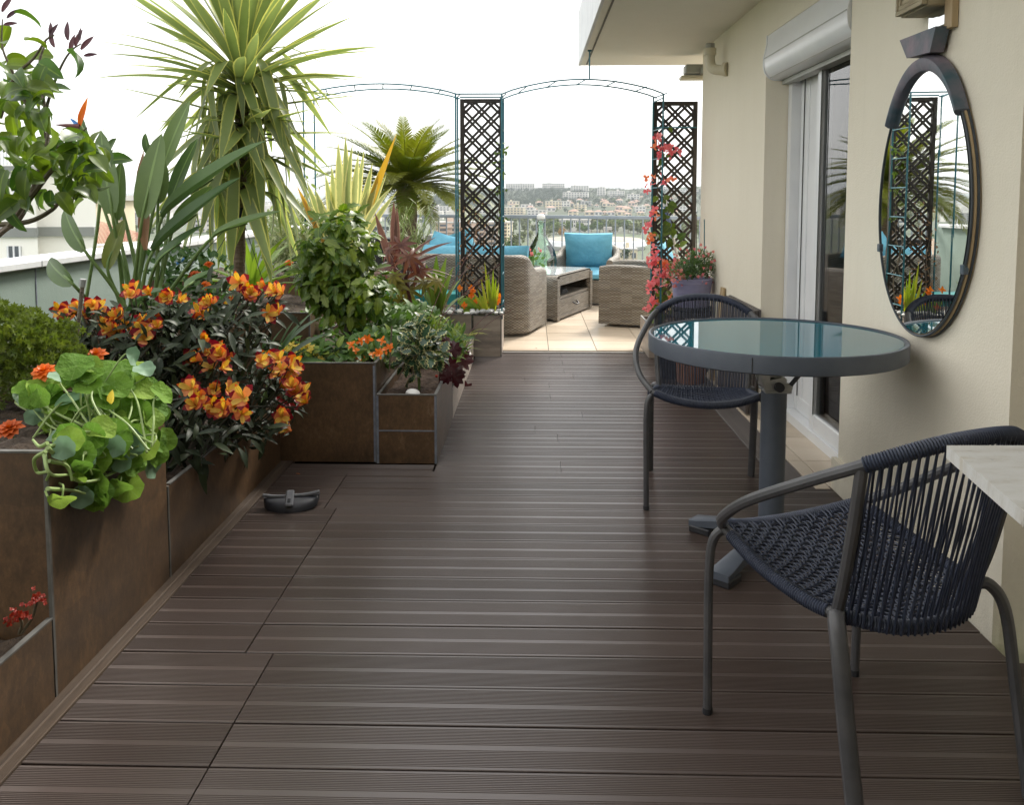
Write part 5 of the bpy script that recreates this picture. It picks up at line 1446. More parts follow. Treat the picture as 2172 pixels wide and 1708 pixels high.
spec += [(rnd.uniform(250, 900), rnd.uniform(680, 1010), rnd.uniform(55, 90), rnd.choice('uuusf'), 1 if rnd.random() < .15 else 0) for _ in range(24)] + [(rnd.uniform(820, 1000), rnd.uniform(830, 1300), rnd.uniform(55, 85), rnd.choice('srs'), 0) for _ in range(10)] + [(rnd.uniform(120, 300), rnd.uniform(830, 1080), rnd.uniform(45, 75), rnd.choice('usf'), 0) for _ in range(6)] + [(rnd.uniform(330, 860), rnd.uniform(960, 1290), rnd.uniform(60, 95), rnd.choice('fusf'), 1 if rnd.random() < .12 else 0) for _ in range(26)] + [(rnd.uniform(430, 840), rnd.uniform(1280, 1540), rnd.uniform(45, 75), rnd.choice('dfr'), 0) for _ in range(9)]
for x, y, r, o_, b in spec:
    px, py = nz_(x, y); hang = y > 1080
    Y = (2.26 if hang else 2.42) + rnd.uniform(-.06, .08)
    if px > 245: Y += .08
    p = at(px, py, Y)
    if hang and px > 110 and Y < 2.74: p = atx(px, py, -1.19 + rnd.uniform(0, .05)) if px > 130 else p
    nrm = {'u': Vector((rnd.uniform(-.3, .5), -.55, .85)), 'b': Vector((-.4, .5, .8)), 's': Vector((.75, -.2, .55)), 'f': Vector((.25, -.95, .25)), 'r': Vector((.95, -.25, .1)), 'd': Vector((.2, -.75, -.5))}[o_] + rv(.15)
    d = nrm.orthogonal(); sz = 2 * r * .3472 / 1800 * (p - CAMV).y * 1.12
    ax_ = nrm.normalized()
    m = frame(p, ax_.cross(Vector((.3, .2, 1))), ax_, sz)
    lf = put('leaf', (nblue if b else nmesh)[rnd.randrange(1 if b else 4)], ns, m)
    q = crown0 + Vector((rnd.uniform(-.05, .3), rnd.uniform(-.04, .1), rnd.uniform(-.03, .03)))
    if hang: q = crown0 + Vector((rnd.uniform(0, .12), rnd.uniform(-.04, .02), -.02))
    mid = q.lerp(p, .55) + Vector((rnd.uniform(-.03, .03), -.02, rnd.uniform(-.06, .03)))
    sp_ = spline([q, mid, p - ax_ * .035, p - ax_ * .001], 6); MB().tube(sp_, taper(sp_, .0034, .002), 6).put('stem', stem_p, ns)
runners = [[(290, 1170), (240, 1190), (200, 1150)], [(300, 1190), (420, 1170), (490, 1110), (550, 1100)], [(290, 1200), (400, 1300), (470, 1400), (600, 1395), (720, 1340), (910, 1300)], [(300, 1280), (410, 1310), (440, 1400)], [(280, 1220), (210, 1270), (230, 1350), (300, 1350), (270, 1430), (290, 1500)], [(520, 1230), (550, 1330), (620, 1380), (760, 1320)], [(330, 1140), (360, 1230), (430, 1230), (480, 1150)], [(270, 1240), (310, 1360), (470, 1360)], [(290, 1450), (440, 1460), (520, 1480)]]
for k, rr in enumerate(runners):
    pts = [atx(*nz_(x, y), -1.185 + .012 * ((k * 7 + i) % 3)) if nz_(x, y)[0] > 100 else at(*nz_(x, y), 2.0 + .02 * i) for i, (x, y) in enumerate(rr)]
    s = spline(pts, 7); MB().tube(s, taper(s, .0052, .0028), 8).put('runner', stem_p, ns)
put('bud', leaf('bud', .05, .03, L_['yellow'], 'ovate', .8, .1, 4), ns, frame(at(*nz_(680, 930), 2.3), Vector((.1, 0, 1)), -_fw0, .8))
put('flower', leaf('petal', .03, .02, L_['orange'], 'obov', .3, .3, 4), ns, frame(at(*nz_(570, 800), 2.4), Vector((.1, 0, 1)), -_fw0, .5))

# --- dark leaved alstroemeria
al = thing('peruvian_lily', 'dark leaved peruvian lily covered in orange and yellow striped flowers', 'flowering plant', (-1.5, 3.3, .3))
outp = leaf('outer_petal', .049, .029, L_['alst_out'], 'obov', .25, .75, 5); inp = leaf('inner_petal', .050, .019, L_['alst_in'], 'obov', .4, .55, 5)
def lily(seed, op=1.0):
    rnd = random.Random(seed); mb = MB()
    for k in range(3):
        a = k * 2.094 + rnd.uniform(-.15, .15); e = R(34 * op + rnd.uniform(-8, 8)); append(mb, outp, frame((0, 0, 0), (math.cos(a) * math.sin(e), math.sin(a) * math.sin(e), math.cos(e)), (-math.cos(a), -math.sin(a), .8), rnd.uniform(.92, 1.08)))
    mb.cur = 1
    for k in range(3):
        a = k * 2.094 + 1.047 + rnd.uniform(-.2, .2); e = R(28 * op + rnd.uniform(-6, 6)); append(mb, inp, frame((0, 0, 0), (math.cos(a) * math.sin(e), math.sin(a) * math.sin(e), math.cos(e)), (-math.cos(a), -math.sin(a), .8), rnd.uniform(.92, 1.08)))
    return mb.mesh('lily_flower', [L_['alst_out'], L_['alst_in']], True, 180)
lil = [lily(1, .85), lily(2, 1.0), lily(3, .7), lily(4, 1.15), lily(5, .45), lily(6, .6)]
fl = [(370, 360), (460, 330), (520, 370), (600, 340), (720, 375), (640, 440), (795, 235), (895, 240), (1020, 265), (1115, 290), (970, 390), (900, 430), (870, 480), (750, 440), (700, 490), (880, 520), (1285, 300), (1400, 300), (1200, 380), (1450, 185), (1510, 235), (1590, 200), (1640, 240), (1700, 240), (1680, 355), (1240, 530), (1170, 650), (1270, 600), (1370, 640), (1275, 690), (1150, 830), (1180, 930), (1270, 930), (1310, 840), (1360, 950), (1420, 830), (1470, 890), (1490, 990), (1600, 660), (1700, 640), (1790, 680), (1710, 700), (1760, 780), (1740, 810), (1840, 850), (1850, 900), (1720, 1010), (1740, 1080), (1440, 950), (660, 470), (850, 420), (1250, 310), (1560, 250), (1480, 190), (1330, 620), (1380, 700), (1210, 900), (1690, 730), (1800, 730), (1810, 830), (430, 380), (560, 330), (940, 470), (770, 480)]
rnd = random.Random(6); heads = []
fl = fl + [(x + rnd.uniform(-38, 38), y + rnd.uniform(-30, 34)) for x, y in fl[::2]]
for x, y in fl:
    px, py = nz_(x, y)
    Y = 3.42 - (py - 590) / 400 * .62 + rnd.uniform(-.06, .06) + (.1 if px > 480 and py < 680 else 0)
    if px > 560 and py > 750: Y = 3.32 + rnd.uniform(-.08, .08)
    p = at(px, py, Y); heads.append(p)
    ax_ = Vector((rnd.uniform(-.5, .6), -.75 + rnd.uniform(-.3, .3), rnd.uniform(.1, .75)))
    if rnd.random() < .18: ax_ = Vector((rnd.choice((-1, 1)), -.2, .5))
    ax_.normalize(); m = frame(p - ax_ * .03, ax_.orthogonal(), ax_, rnd.uniform(.9, 1.28)); m = m @ Matrix.Rotation(rnd.uniform(0, 6), 4, 'Z')
    put('flower', rnd.choice(lil), al, m)
    q = Vector((p.x * .6 + -1.55 * .4, p.y + .05, max(.30, p.z - .34)))
    MB().tube(spline([q, q.lerp(p, .6) + Vector((0, .02, 0)), p - ax_ * .03], 4), .0026, 5).put('stem', stem_d, al)
for x, y in ((1720, 910), (1770, 930), (1800, 900), (1450, 960), (1690, 890)): 
    p = at(*nz_(x, y), 3.45); put('bud', leaf('bud', .045, .02, L_['bud'], 'ovate', .9, .1, 4), al, frame(p, Vector((.6, -.4, -.3)), Vector((0, -1, 1)), 1.2))
al_l = [leaf('dark_leaf', .085, .025, L_['alst'], 'lance', .35, c_, 5, wave=.05) for c_ in (.4, .9, 1.3)]
blobs = [(at(310, 720, 3.35), (.33, .22, .20)), (at(430, 760, 3.35), (.36, .25, .26)), (at(480, 660, 3.6), (.30, .2, .16)), (at(540, 850, 3.5), (.22, .2, .20)), (at(420, 900, 3.2), (.18, .14, .14)), (at(220, 700, 3.3), (.16, .18, .14)), (at(330, 830, 3.2), (.2, .2, .2)), (at(395, 945, 3.0), (.22, .14, .10)), (at(470, 905, 3.25), (.24, .14, .12)), (at(350, 900, 2.95), (.14, .12, .14))]
shrub(al, blobs, al_l, 300, 1300, 1.0, None, seed=5, spread=.7, up=-.1)
for k in range(26):
    p = heads[(k * 5) % len(heads)]; q = Vector((-1.35 - rnd.random() * .5, 3.0 + rnd.random() * .8, .3)); MB().tube(spline([q, q.lerp(p, .5) + Vector((0, 0, .05)), p + Vector((0, .03, -.04))], 5), .004, 5).put('stem', stem_d, al)

# --- marigolds and other single flowers
def pompon(mat, n=30):
    mb = MB(); pl_ = leaf('p', 1, .6, mat, 'obov', .3, .5, 3)
    for k in range(n):
        a = k * 2.39996; e = R(88 - 84 * (k / n) ** .6 * 1.0); append(mb, pl_, frame((0, 0, -.05), (math.cos(a) * math.cos(e), math.sin(a) * math.cos(e), math.sin(e)), (0, 0, 1), .5 + .5 * (k / n)))
    return mb.mesh('double_flower', mat, True, 180)
pm_o, pm_r, pm_y = pompon(L_['orange']), pompon(L_['rustfl']), pompon(L_['yellow'])
ga = [leaf('cut_leaf', .05, .02, L_['green'], 'lance', .3, .5, 4)]
def marigold(x, y, Y, mesh, label, d=.055, h=.12, name='marigold'):
    p = at(x, y, Y); t = thing(name, label, 'flower', p - Vector((0, 0, h)), 'single orange flowers in the planters')
    ax_ = Vector((.1, -.5, .9)).normalized(); put('flower', mesh, t, frame(p, Vector((1, 0, 0)), ax_, d * .5))
    MB().tube(spline([p - Vector((0, -.02, h)), p - Vector((0, -.01, h * .4)), p - ax_ * .01], 4), .0025, 5).put('stem', stem_g, t)
    for k in range(5): put('leaf', ga[0], t, frame(p - Vector((0, -.015, h * (.25 + .13 * k))), rdir() + Vector((0, -.3, .1)), Vector((0, 0, 1)), 1))
marigold(203, 752, 2.72, pm_r, 'rust orange marigold just above the nasturtium leaves', .085)
marigold(92, 787, 2.45, pm_o, 'orange marigold on the left shoulder of the nasturtium', .085)
marigold(20, 908, 2.3, pm_r, 'rust orange marigold low at the left edge over the soil', .085)
marigold(140, 722, 2.9, pm_y, 'yellow orange marigold beside the bamboo cane', .06)
marigold(413, 583, 4.35, pm_r, 'dark orange chrysanthemum below the bird of paradise leaves', .09, name='chrysanthemum')
marigold(432, 605, 4.3, pm_r, 'lower dark orange chrysanthemum just above the lilies', .09, name='chrysanthemum')
marigold(442, 560, 4.4, pm_o, 'small bright orange chrysanthemum left of the yucca trunk', .06, name='chrysanthemum')
marigold(612, 557, 5.4, pm_o, 'orange flower at the right of the green rosette', .07, name='chrysanthemum')
mc = thing('mum_foliage', 'grey green chrysanthemum foliage against the parapet', 'plant', (-1.95, 4.5, .5))
shrub(mc, [(at(400, 590, 4.45), (.16, .15, .18)), (at(455, 590, 4.45), (.12, .12, .14)), (at(360, 560, 4.45), (.12, .12, .14)), (at(420, 650, 4.3), (.3, .15, .12))], [leaf('mum_leaf', .045, .026, L_['green'], 'ovate', .3, .4, 4)], 200, 350, 1.0, None, seed=14)
bc = thing('bamboo_cane', 'grey bamboo cane standing among the flowers at the left', 'cane', at(172, 700, 3.0))
MB().tube([at(160, 740, 3.0), at(176, 597, 3.0)], .0075, 8).put('cane', bark, bc)
MB().tube([at(174, 608, 3.0), at(176.5, 592, 3.0)], .0115, 8).put('cap', M['pebble'], bc)
bc2 = thing('bamboo_cane', 'thin brown cane at the corner between the two rusty planters', 'cane', at(826, 790, 4.15))
MB().tube([at(826, 790, 4.1), at(831, 692, 4.2)], .0045, 6).put('cane', twig, bc2)

# --- strap leaves right of the lilies
sl = thing('strap_lily', 'dark green strap leaved lily between the flowers and the rusty planter', 'plant', (-1.25, 3.9, .5))
sm = leaf('strap_leaf', 1, 0.09, L_['strap'], 'strap', .4, .5, 9)
for (bx_, by_), (tx, ty_), w in (((575, 800), (662, 655), 22), ((590, 760), (680, 668), 22), ((600, 770), (702, 702), 20), ((585, 785), (628, 668), 22), ((590, 775), (700, 765), 16), ((560, 790), (600, 690), 24), ((575, 790), (560, 700), 20), ((600, 790), (655, 735), 18)):
    b, t_ = at(bx_, by_, 3.85), at(tx, ty_, 3.7); put('leaf', sm, sl, span(b, t_, Vector((-.2, -.6, 1)), w / 1800 * 3.8 * 1.2))
bend_tube(sl, [Vector((-1.26, 3.9, .30)), at(580, 800, 3.85)], .02, stem_g)

# --- holly leaved shrub in the end planter
mh = thing('holly_leaved_shrub', 'rounded green shrub with toothed leaves on bare stems above the rusty planter', 'shrub', (-1.0, 4.6, .47))
def toothed(name, L, W, mat, teeth=4, curl=.5, depth=.28, fold=.25):
    mb = MB(); n = teeth * 2; rows = []; ang = y = z = 0
    for i in range(n + 1):
        t = i / n; w = W / 2 * math.sin(PI * (t ** .8 * .94 + .06)) ** .7 * (1 + (depth if i % 2 else -depth * .5)); w = max(w, .02 * W)
        for k in (-1, 0, 1): rows.append((k * w, y - abs(k) * w * fold * math.sin(ang), z + abs(k) * w * fold))
        ang -= curl / n; y += math.cos(ang) * L / n; z += math.sin(ang) * L / n
    mb.v = rows
    for i in range(n):
        for k in range(2):
            a = i * 3 + k; mb.face((a, a + 1, a + 4, a + 3), [(k / 2, i / n), ((k + 1) / 2, i / n), ((k + 1) / 2, (i + 1) / n), (k / 2, (i + 1) / n)])
    return mb.mesh(name, mat, True, 80)
mm = [toothed('toothed_leaf', .078, .036, L_['mahonia'], 4, c_) for c_ in (.4, .9)]
YM = 4.65
shrub(mh, [(at(720, 520, YM), (.24, .22, .20)), (at(728, 600, YM), (.26, .23, .19)), (at(690, 560, YM), (.17, .18, .16)), (at(775, 615, YM - .1), (.17, .18, .12)), (at(735, 470, YM), (.12, .13, .09)), (at(668, 600, YM), (.10, .12, .08)), (at(735, 655, YM), (.20, .18, .07))], mm, 300, 800, 1.0, None, seed=9, spread=.55, up=-.05, droop=.35)
o = Vector((at(735, 715, YM).x, YM, .47))
for x, y in ((700, 600), (715, 560), (740, 560), (765, 610), (690, 560)): branch(mh, [o + rv(.02), at(735 + (x - 735) * .3, 680, YM), at(x, y, YM)], .016, .005, bark)

# --- ground planting in the end planter and beyond
gp = thing('leafy_sage', 'soft green leafy sage filling the rusty end planter', 'plant', (-1.0, 4.3, .48))
gl = [leaf('sage_leaf', .075, .036, L_['green'], 'ovate', .3, .6, 5), leaf('sage_leaf', .055, .028, L_['lime'], 'ovate', .3, .6, 5)]
shrub(gp, [(at(640, 750, 4.35), (.16, .2, .06)), (at(730, 745, 4.3), (.22, .2, .07)), (at(790, 735, 4.35), (.16, .25, .09)), (at(820, 700, 4.8), (.18, .25, .12)), (at(860, 690, 5.2), (.2, .25, .13)), (at(650, 700, 5.0), (.2, .2, .1))], [gl[0], gl[0], gl[1]], 300, 800, 1.0, None, seed=17, spread=.7)
for x in (640, 700, 760, 800): bend_tube(gp, [Vector((at(x, 770, 4.4).x, 4.4, .46)), at(x, 745, 4.35)], .004, stem_g)
gs = thing('salvia', 'green salvia bush with violet spikes beside the castor plant', 'plant', (-.75, 5.6, .3))
shrub(gs, [(at(880, 690, 5.5), (.2, .25, .14)), (at(845, 665, 5.7), (.16, .2, .14)), (at(915, 690, 5.9), (.10, .2, .08)), (at(800, 640, 5.6), (.14, .15, .12)), (at(940, 715, 5.6), (.13, .2, .09))], [gl[0], gl[1], leaf('sage_leaf', .06, .02, L_['green'], 'lance', .3, .5, 5)], 300, 700, 1.0, None, seed=18, spread=.7)
vio = leaf('violet_petal', .012, .01, simple('violet_petal_colour', (.20, .12, .36), (.28, .18, .45), 9, .6), 'obov', .3, .3, 2)
for x, y in ((893, 590), (898, 612), (905, 600)):
    b, t_ = at(x - 4, y + 45, 5.6), at(x, y - 22, 5.6); sp = MB().tube([b, t_], .0025, 5).put('flower_spike', stem_g, gs)
    for k in range(16): put('petal', vio, sp, frame(b.lerp(t_, .4 + .6 * k / 16), rdir(), Vector((0, 0, 1)), 1.3))
def bloom(n, mat, L=.02, W=.018):
    mb = MB(); q = leaf('q', L, W, mat, 'obov', .25, .4, 3)
    for k in range(n):
        a = k * 2 * PI / n; append(mb, q, frame((0, 0, 0), (math.cos(a), math.sin(a), .45), (0, 0, 1), 1 if k % 2 else .82) @ Matrix.Rotation(.5 if k % 2 else -.3, 4, 'X'))
    return mb.mesh('small_flower', mat, True, 180)
by, bo, bpk, bcor = bloom(5, L_['yellow'], .02, .013), bloom(5, L_['orange'], .024, .014), bloom(5, L_['pink'], .015, .013), bloom(3, L_['bract'], .034, .030)
def patch(name, label, cat, spots, mesh, Y, scale=1.0, jitter=8, n=1, stemcol=None, zbase=None, dY=.08):
    t = thing(name, label, cat, at(spots[0][0], spots[0][1], Y)); rnd = random.Random(len(spots))
    for x, y in spots:
        for _ in range(n):
            p = at(x + rnd.uniform(-jitter, jitter), y + rnd.uniform(-jitter, jitter), Y + rnd.uniform(-dY, dY)); ax_ = (to_cam(p) + Vector((rnd.uniform(-.7, .7), 0, rnd.uniform(-.2, .9)))).normalized()
            put('flower', mesh, t, frame(p, ax_.orthogonal(), ax_, scale * rnd.uniform(.8, 1.2)))
            q = p + Vector((rnd.uniform(-.02, .02), .04, -.07)); MB().tube([q, p], .0014, 4).put('stem', stemcol or stem_g, t)
    return t
patch('snapdragon', 'pale yellow snapdragon cluster in the rusty end planter', 'flower', [(612, 738), (622, 728), (635, 732), (648, 735), (655, 745), (662, 740), (640, 745), (668, 755), (676, 765), (628, 745), (650, 730), (607, 745)], by, 4.25, 1.1, 5, 2)
patch('viola', 'bright orange violas along the front of the rusty end planter', 'flower', [(766, 722), (772, 718), (783, 715), (812, 720), (798, 742), (810, 752), (818, 742), (752, 745), (765, 755), (790, 755), (830, 735), (745, 735)], bo, 4.12, 1.25, 5, 1)
for x, y in ((700, 690),): pass

# --- variegated holly in the small planter
hv = thing('variegated_holly', 'young cream edged holly in the small corner planter', 'shrub', (-.6, 4.25, .28))
hm_ = [toothed('holly_leaf', .062, .040, L_['holly'], 4, c_, .35, .35) for c_ in (.2, .6)]
YH = 4.3
shrub(hv, [(at(885, 725, YH), (.115, .10, .10)), (at(880, 765, YH), (.105, .10, .08)), (at(895, 690, YH), (.06, .06, .06)), (at(920, 755, YH), (.07, .08, .07)), (at(870, 800, YH - .05), (.06, .06, .04))], hm_, 170, 0, .9, None, seed=23, spread=.55, up=0)
o = Vector((at(890, 830, YH).x, YH, .26))
for x, y in ((885, 720), (905, 740), (870, 760), (893, 680)): branch(hv, [o, at(888, 790, YH), at(x, y, YH)], .006, .002, stem_g)
mb = MB(); p = at(926, 756 + 42, 4.2); mb.lathe([(math.sin(PI * i / 6) * .008 + .0001, -math.cos(PI * i / 6) * .008) for i in range(7)], p, 10); mb.put('berry', L_['redfl'], hv)
# --- low mixed leaves along the sandstone planter
lw = thing('striped_grass', 'cream striped grass tufts in the low sandstone planter', 'plant', (-.6, 5.7, .2))
gm = leaf('grass_blade', .30, .014, L_['iris'], 'sword', .3, 1.3, 7)
rnd = random.Random(31)
for i in range(70):
    o = Vector((rnd.uniform(-.68, -.50), rnd.uniform(5.2, 6.4), .19)); a = rnd.uniform(0, 6.28); d = Vector((math.cos(a) * .55, math.sin(a) * .55, 1)); put('leaf', gm, lw, frame(o, d, Vector((-d.x, -d.y, .5)), rnd.uniform(.5, 1.0)))
lg = thing('leafy_border_plant', 'bright green leafy plant spilling from the low sandstone planter', 'plant', (-.58, 5.0, .25))
lgm = [leaf('narrow_leaf', .065, .018, L_['lime'], 'lance', .3, .7, 5), leaf('narrow_leaf', .065, .02, L_['green'], 'lance', .3, .7, 5)]
shrub(lg, [(at(945, 720, 5.1), (.13, .2, .10)), (at(965, 735, 4.9), (.09, .12, .09)), (at(915, 705, 5.2), (.12, .2, .10)), (at(950, 765, 4.75), (.06, .1, .05))], lgm, 280, 300, 1.0, None, seed=33, spread=.7)
bend_tube(lg, [Vector((-.6, 5.0, .17)), at(945, 735, 5.0)], .006, stem_g)
# heuchera
he = thing('heuchera', 'wine red heuchera hanging over the edge of the sandstone planter', 'plant', (-.48, 4.9, .2))
def lobed(name, mat, lobes=7, depth=.3, sharp=1.0, cupv=.2):
    mb = MB(); n = lobes * 4; mb.v.append((0, .0, 0))
    for ring_ in (.5, 1.0):
        for k in range(n):
            a = 2 * PI * k / n; r = ring_ * .5 * (1 - depth * ring_ * (.5 - .5 * math.cos(a * lobes)) ** sharp)
            mb.v.append((r * math.sin(a), -r * math.cos(a), cupv * r * r * 2 + .04 * ring_ * math.sin(a * lobes * .5 + 1)))
    for k in range(n):
        k2 = (k + 1) % n; mb.face((0, 1 + k, 1 + k2), [(.5, .5)] * 3); mb.face((1 + k, 1 + n + k, 1 + n + k2, 1 + k2), [(.3, .5)] * 4)
    return mb.mesh(name, mat, True, 180)
hl = [lobed('lobed_leaf', L_['heuch'], 7, .35, 1, .25), lobed('lobed_leaf', L_['heuch'], 9, .3, 1, -.2)]
for x, y, r in ((985, 832, 42), (965, 800, 40), (978, 765, 44), (962, 740, 34), (990, 755, 30), (955, 775, 30), (948, 800, 28), (972, 790, 32), (950, 725, 26)):
    p = atx(x, y, -.44 + rnd.uniform(-.02, .02)); nrm = (Vector((.5, -.8, .35)) + rv(.35)).normalized(); put('leaf', rnd.choice(hl), he, frame(p, nrm.orthogonal(), nrm, r * 1.25 / 1800 * p.y))
    MB().tube(spline([Vector((-.5, p.y + .08, .19)), p + Vector((-.03, .03, .03)), p], 4), .0025, 5).put('stem', stem_r, he)
for (x0_, y0_), (x1_, y1_) in (((955, 760), (1075, 642)), ((960, 770), (1088, 655)), ((920, 700), (1035, 480)), ((930, 690), (1000, 560)), ((905, 690), (985, 545)), ((915, 700), (1045, 585)), ((935, 700), (1060, 560))):
    a, b = at(x0_, y0_, 5.1), at(x1_, y1_, 5.6); MB().tube(spline([a, a.lerp(b, .55) + Vector((-.02, 0, .03)), b], 6), .0022, 5).put('flower_stem', stem_r, he)

# --- castor plant
cp = thing('castor_plant', 'castor plant with red and olive star shaped leaves', 'plant', (-.9, 5.7, .3))
def star(name, mat, n=8):
    mb = MB(); q = leaf('q', .5, .15, mat, 'lance', .2, .55, 5)
    for k in range(n):
        a = R(-148 + 296 * k / (n - 1)); append(mb, q, frame((0, 0, 0), (math.sin(a), math.cos(a), .05), (0, 0, 1), .72 + .28 * math.cos(a * .5)))
    return mb.mesh(name, mat, True, 180)
cr, cg = star('star_leaf', L_['castor_r']), star('star_leaf', L_['castor_g'])
YC = 5.5
for x, y, r, me, nx, nz2 in ((850, 520, 75, cr, 0, .9), (868, 545, 70, cr, .3, .8), (890, 575, 68, cr, .2, .9), (825, 530, 55, cr, -.5, .6), (842, 600, 68, cg, -.1, .35), (868, 615, 62, cg, .1, .3), (835, 585, 56, cg, -.3, .4), (900, 600, 60, cg, .6, .4), (925, 595, 62, cg, .7, .2), (850, 640, 56, cg, 0, .2), (880, 555, 50, cr, .2, .6), (820, 570, 50, cr, -.6, .5)):
    p = at(x, y, YC + rnd.uniform(-.12, .12)); nrm = Vector((nx, -.6, nz2)).normalized(); m = frame(p, Vector((nx * .6, -.5, -.9)), nrm, r * 1.15 / 1800 * YC); put('leaf', me, cp, m)
    q = at(862, 640 + rnd.uniform(-60, 20), YC + .05); MB().tube(spline([q, q.lerp(p, .6) + Vector((0, .02, .03)), p], 4), .004, 6).put('petiole', stem_r, cp)
branch(cp, [Vector((at(885, 700, YC).x, YC, .3)), at(875, 660, YC), at(862, 600, YC), at(855, 530, YC)], .014, .008, stem_r, 'stem')

# --- flax plants
ph = thing('variegated_flax', 'tall yellow striped flax with sword leaves behind the holly leaved shrub', 'plant', (-1.35, 6.2, .6))
swl = [leaf('sword_leaf', 1, 0.07, L_['phorm'], 'sword', .5, c_, 9) for c_ in (.05, .35, .8)]; swo = leaf('sword_leaf', 1, 0.07, L_['phorm_o'], 'sword', .5, .1, 8)
YP = 6.2
for tx, ty_, w, v, bx_, dy in ((650, 385, 20, 1, 715, .1), (668, 400, 22, 1, 712, 0), (690, 370, 22, 0, 722, .1), (703, 352, 22, 0, 722, .1), (717, 300, 24, 0, 728, 0), (733, 285, 22, 1, 735, -.1), (745, 296, 18, 2, 742, -.1), (760, 325, 22, 0, 742, 0), (772, 318, 20, 0, 745, .1), (790, 345, 20, 0, 750, 0), (808, 352, 18, 1, 752, 0), (818, 370, 20, 1, 755, .1), (830, 390, 18, 2, 752, -.1), (842, 403, 16, 1, 755, 0), (700, 420, 22, 1, 718, -.1), (685, 440, 22, 1, 716, -.15), (780, 400, 22, 1, 748, -.1), (655, 430, 18, 2, 712, 0)):
    put('leaf', swl[v], ph, span(at(bx_, 540, YP + dy), at(tx, ty_, YP + dy), -_fw0 + _up0 * .5 + rv(.3), w / 1800 * YP * 1.05))
for tx, ty_, bx_ in ((841, 283, 745), (630, 395, 705), (640, 415, 705)): put('leaf', swo, ph, span(at(bx_, 545, YP), at(tx, ty_, YP), -_fw0, .058), label='orange leaf')
put('leaf', leaf('sword_leaf', 1, 0.07, L_['phorm'], 'sword', .5, lambda t: -2.2 * math.exp(-((t - .62) / .2) ** 2) - .1, 12), ph, frame(at(795, 620, 5.5), at(760, 420, 5.5) - at(795, 620, 5.5), _up0 - _fw0, 1) @ Matrix.Diagonal((.6, .66, .66, 1)))
bend_tube(ph, [Vector((at(735, 600, YP).x, YP, .6)), at(735, 545, YP)], .05, bark)
bz = thing('bronze_flax', 'bronze red flax with arching leaves beside the castor plant', 'plant', (-1.0, 6.0, .4))
YB_ = 6.0
brl = [leaf('sword_leaf', 1, 0.07, L_['bronze'], 'sword', .5, c_, 9) for c_ in (.1, .7)]
for tx, ty_, w, v, bx_, by_ in ((835, 428, 22, 0, 838, 560), (795, 450, 20, 0, 835, 580), (842, 440, 18, 0, 842, 560), (905, 560, 14, 1, 850, 560), (960, 510, 12, 1, 862, 560), (940, 535, 12, 1, 860, 575), (925, 500, 10, 1, 855, 560), (815, 520, 18, 1, 845, 600), (880, 700, 18, 0, 870, 640)):
    put('leaf', brl[v], bz, span(at(bx_, by_, YB_), at(tx, ty_, YB_), -_fw0 + _up0, w / 1800 * YB_ * .85))
arch = leaf('arching_leaf', 1, 0.07, L_['bronze'], 'sword', .4, lambda t: -2.6 * math.exp(-((t - .45) / .22) ** 2) - .2, 14)
for a, sc_ in ((0, .46), (14, .40), (165, .36)): put('leaf', arch, bz, frame(at(850, 610, YB_), Vector((math.cos(R(a)) * .75, -.25, .9)), Vector((-math.cos(R(a)), 0, .6)), 1) @ Matrix.Diagonal((.4, sc_, sc_, 1)))
bend_tube(bz, [Vector((at(850, 640, YB_).x, YB_, .4)), at(848, 580, YB_)], .03, stem_r)
# lily clump right of the castor plant
cl_ = thing('clump_lily', 'bright green strap leaved clump left of the central trellis', 'plant', (-.78, 6.6, .35))
cm = leaf('strap_leaf', 1, 0.09, L_['agave'], 'sword', .45, .5, 8)
for tx, ty_, w, bx_ in ((905, 560, 18, 925), (925, 540, 20, 928), (945, 545, 20, 930), (960, 565, 20, 934), (880, 580, 18, 922), (975, 590, 18, 936), (912, 600, 18, 926), (950, 600, 16, 932), (895, 620, 18, 922), (985, 625, 16, 938)):
    put('leaf', cm, cl_, span(at(bx_, 668, 6.7), at(tx, ty_, 6.6), Vector((0, -.5, 1)), w / 1800 * 6.6 * 1.1))
bend_tube(cl_, [Vector((at(930, 690, 6.7).x, 6.72, .33)), at(930, 660, 6.7)], .025, stem_g)

# --- cycad
cy_ = thing('cycad', 'large cycad with a full crown of feather fronds beyond the garden arch', 'palm', (-1.55, 10.5, .3))
def frond(name, L, curl, seed):
    mb = MB(); rnd = random.Random(seed); ang = y = z = 0; n = 42; q = leaf('q', 1, .078, L_['cycad'], 'sword', .3, .4, 3)
    sp = [Vector((0, 0, 0))]
    for i in range(n):
        ang -= curl / n; y += math.cos(ang) * L / n; z += math.sin(ang) * L / n; sp.append(Vector((0, y, z)))
        t = (i + 1) / n
        if t < .08: continue
        ln_ = .13 * L / .75 * (math.sin(PI * (t * .86 + .09)) ** .6)
        for s_ in (-1, 1):
            for h_ in (0, .5):
                d = Vector((s_ * .85, .50 + .5 * t, .36)); pp = sp[-1] - Vector((0, math.cos(ang) * L / n * h_, math.sin(ang) * L / n * h_))
                append(mb, q, frame(pp, Vector((d.x, d.y * math.cos(ang) - d.z * math.sin(ang), d.y * math.sin(ang) + d.z * math.cos(ang))) + rv(.06), (0, -math.sin(ang), math.cos(ang)), ln_))
    mb.tube(sp, taper(sp, .008, .002), 5)
    return mb.mesh(name, L_['cycad'], True, 180)
fr = [frond('frond', 1.0, .7, 1), frond('frond', 1.12, .85, 2), frond('frond', 1.12, .95, 3)]
YCY = 10.5; o = at(862, 400, YCY)
rnd = random.Random(3)
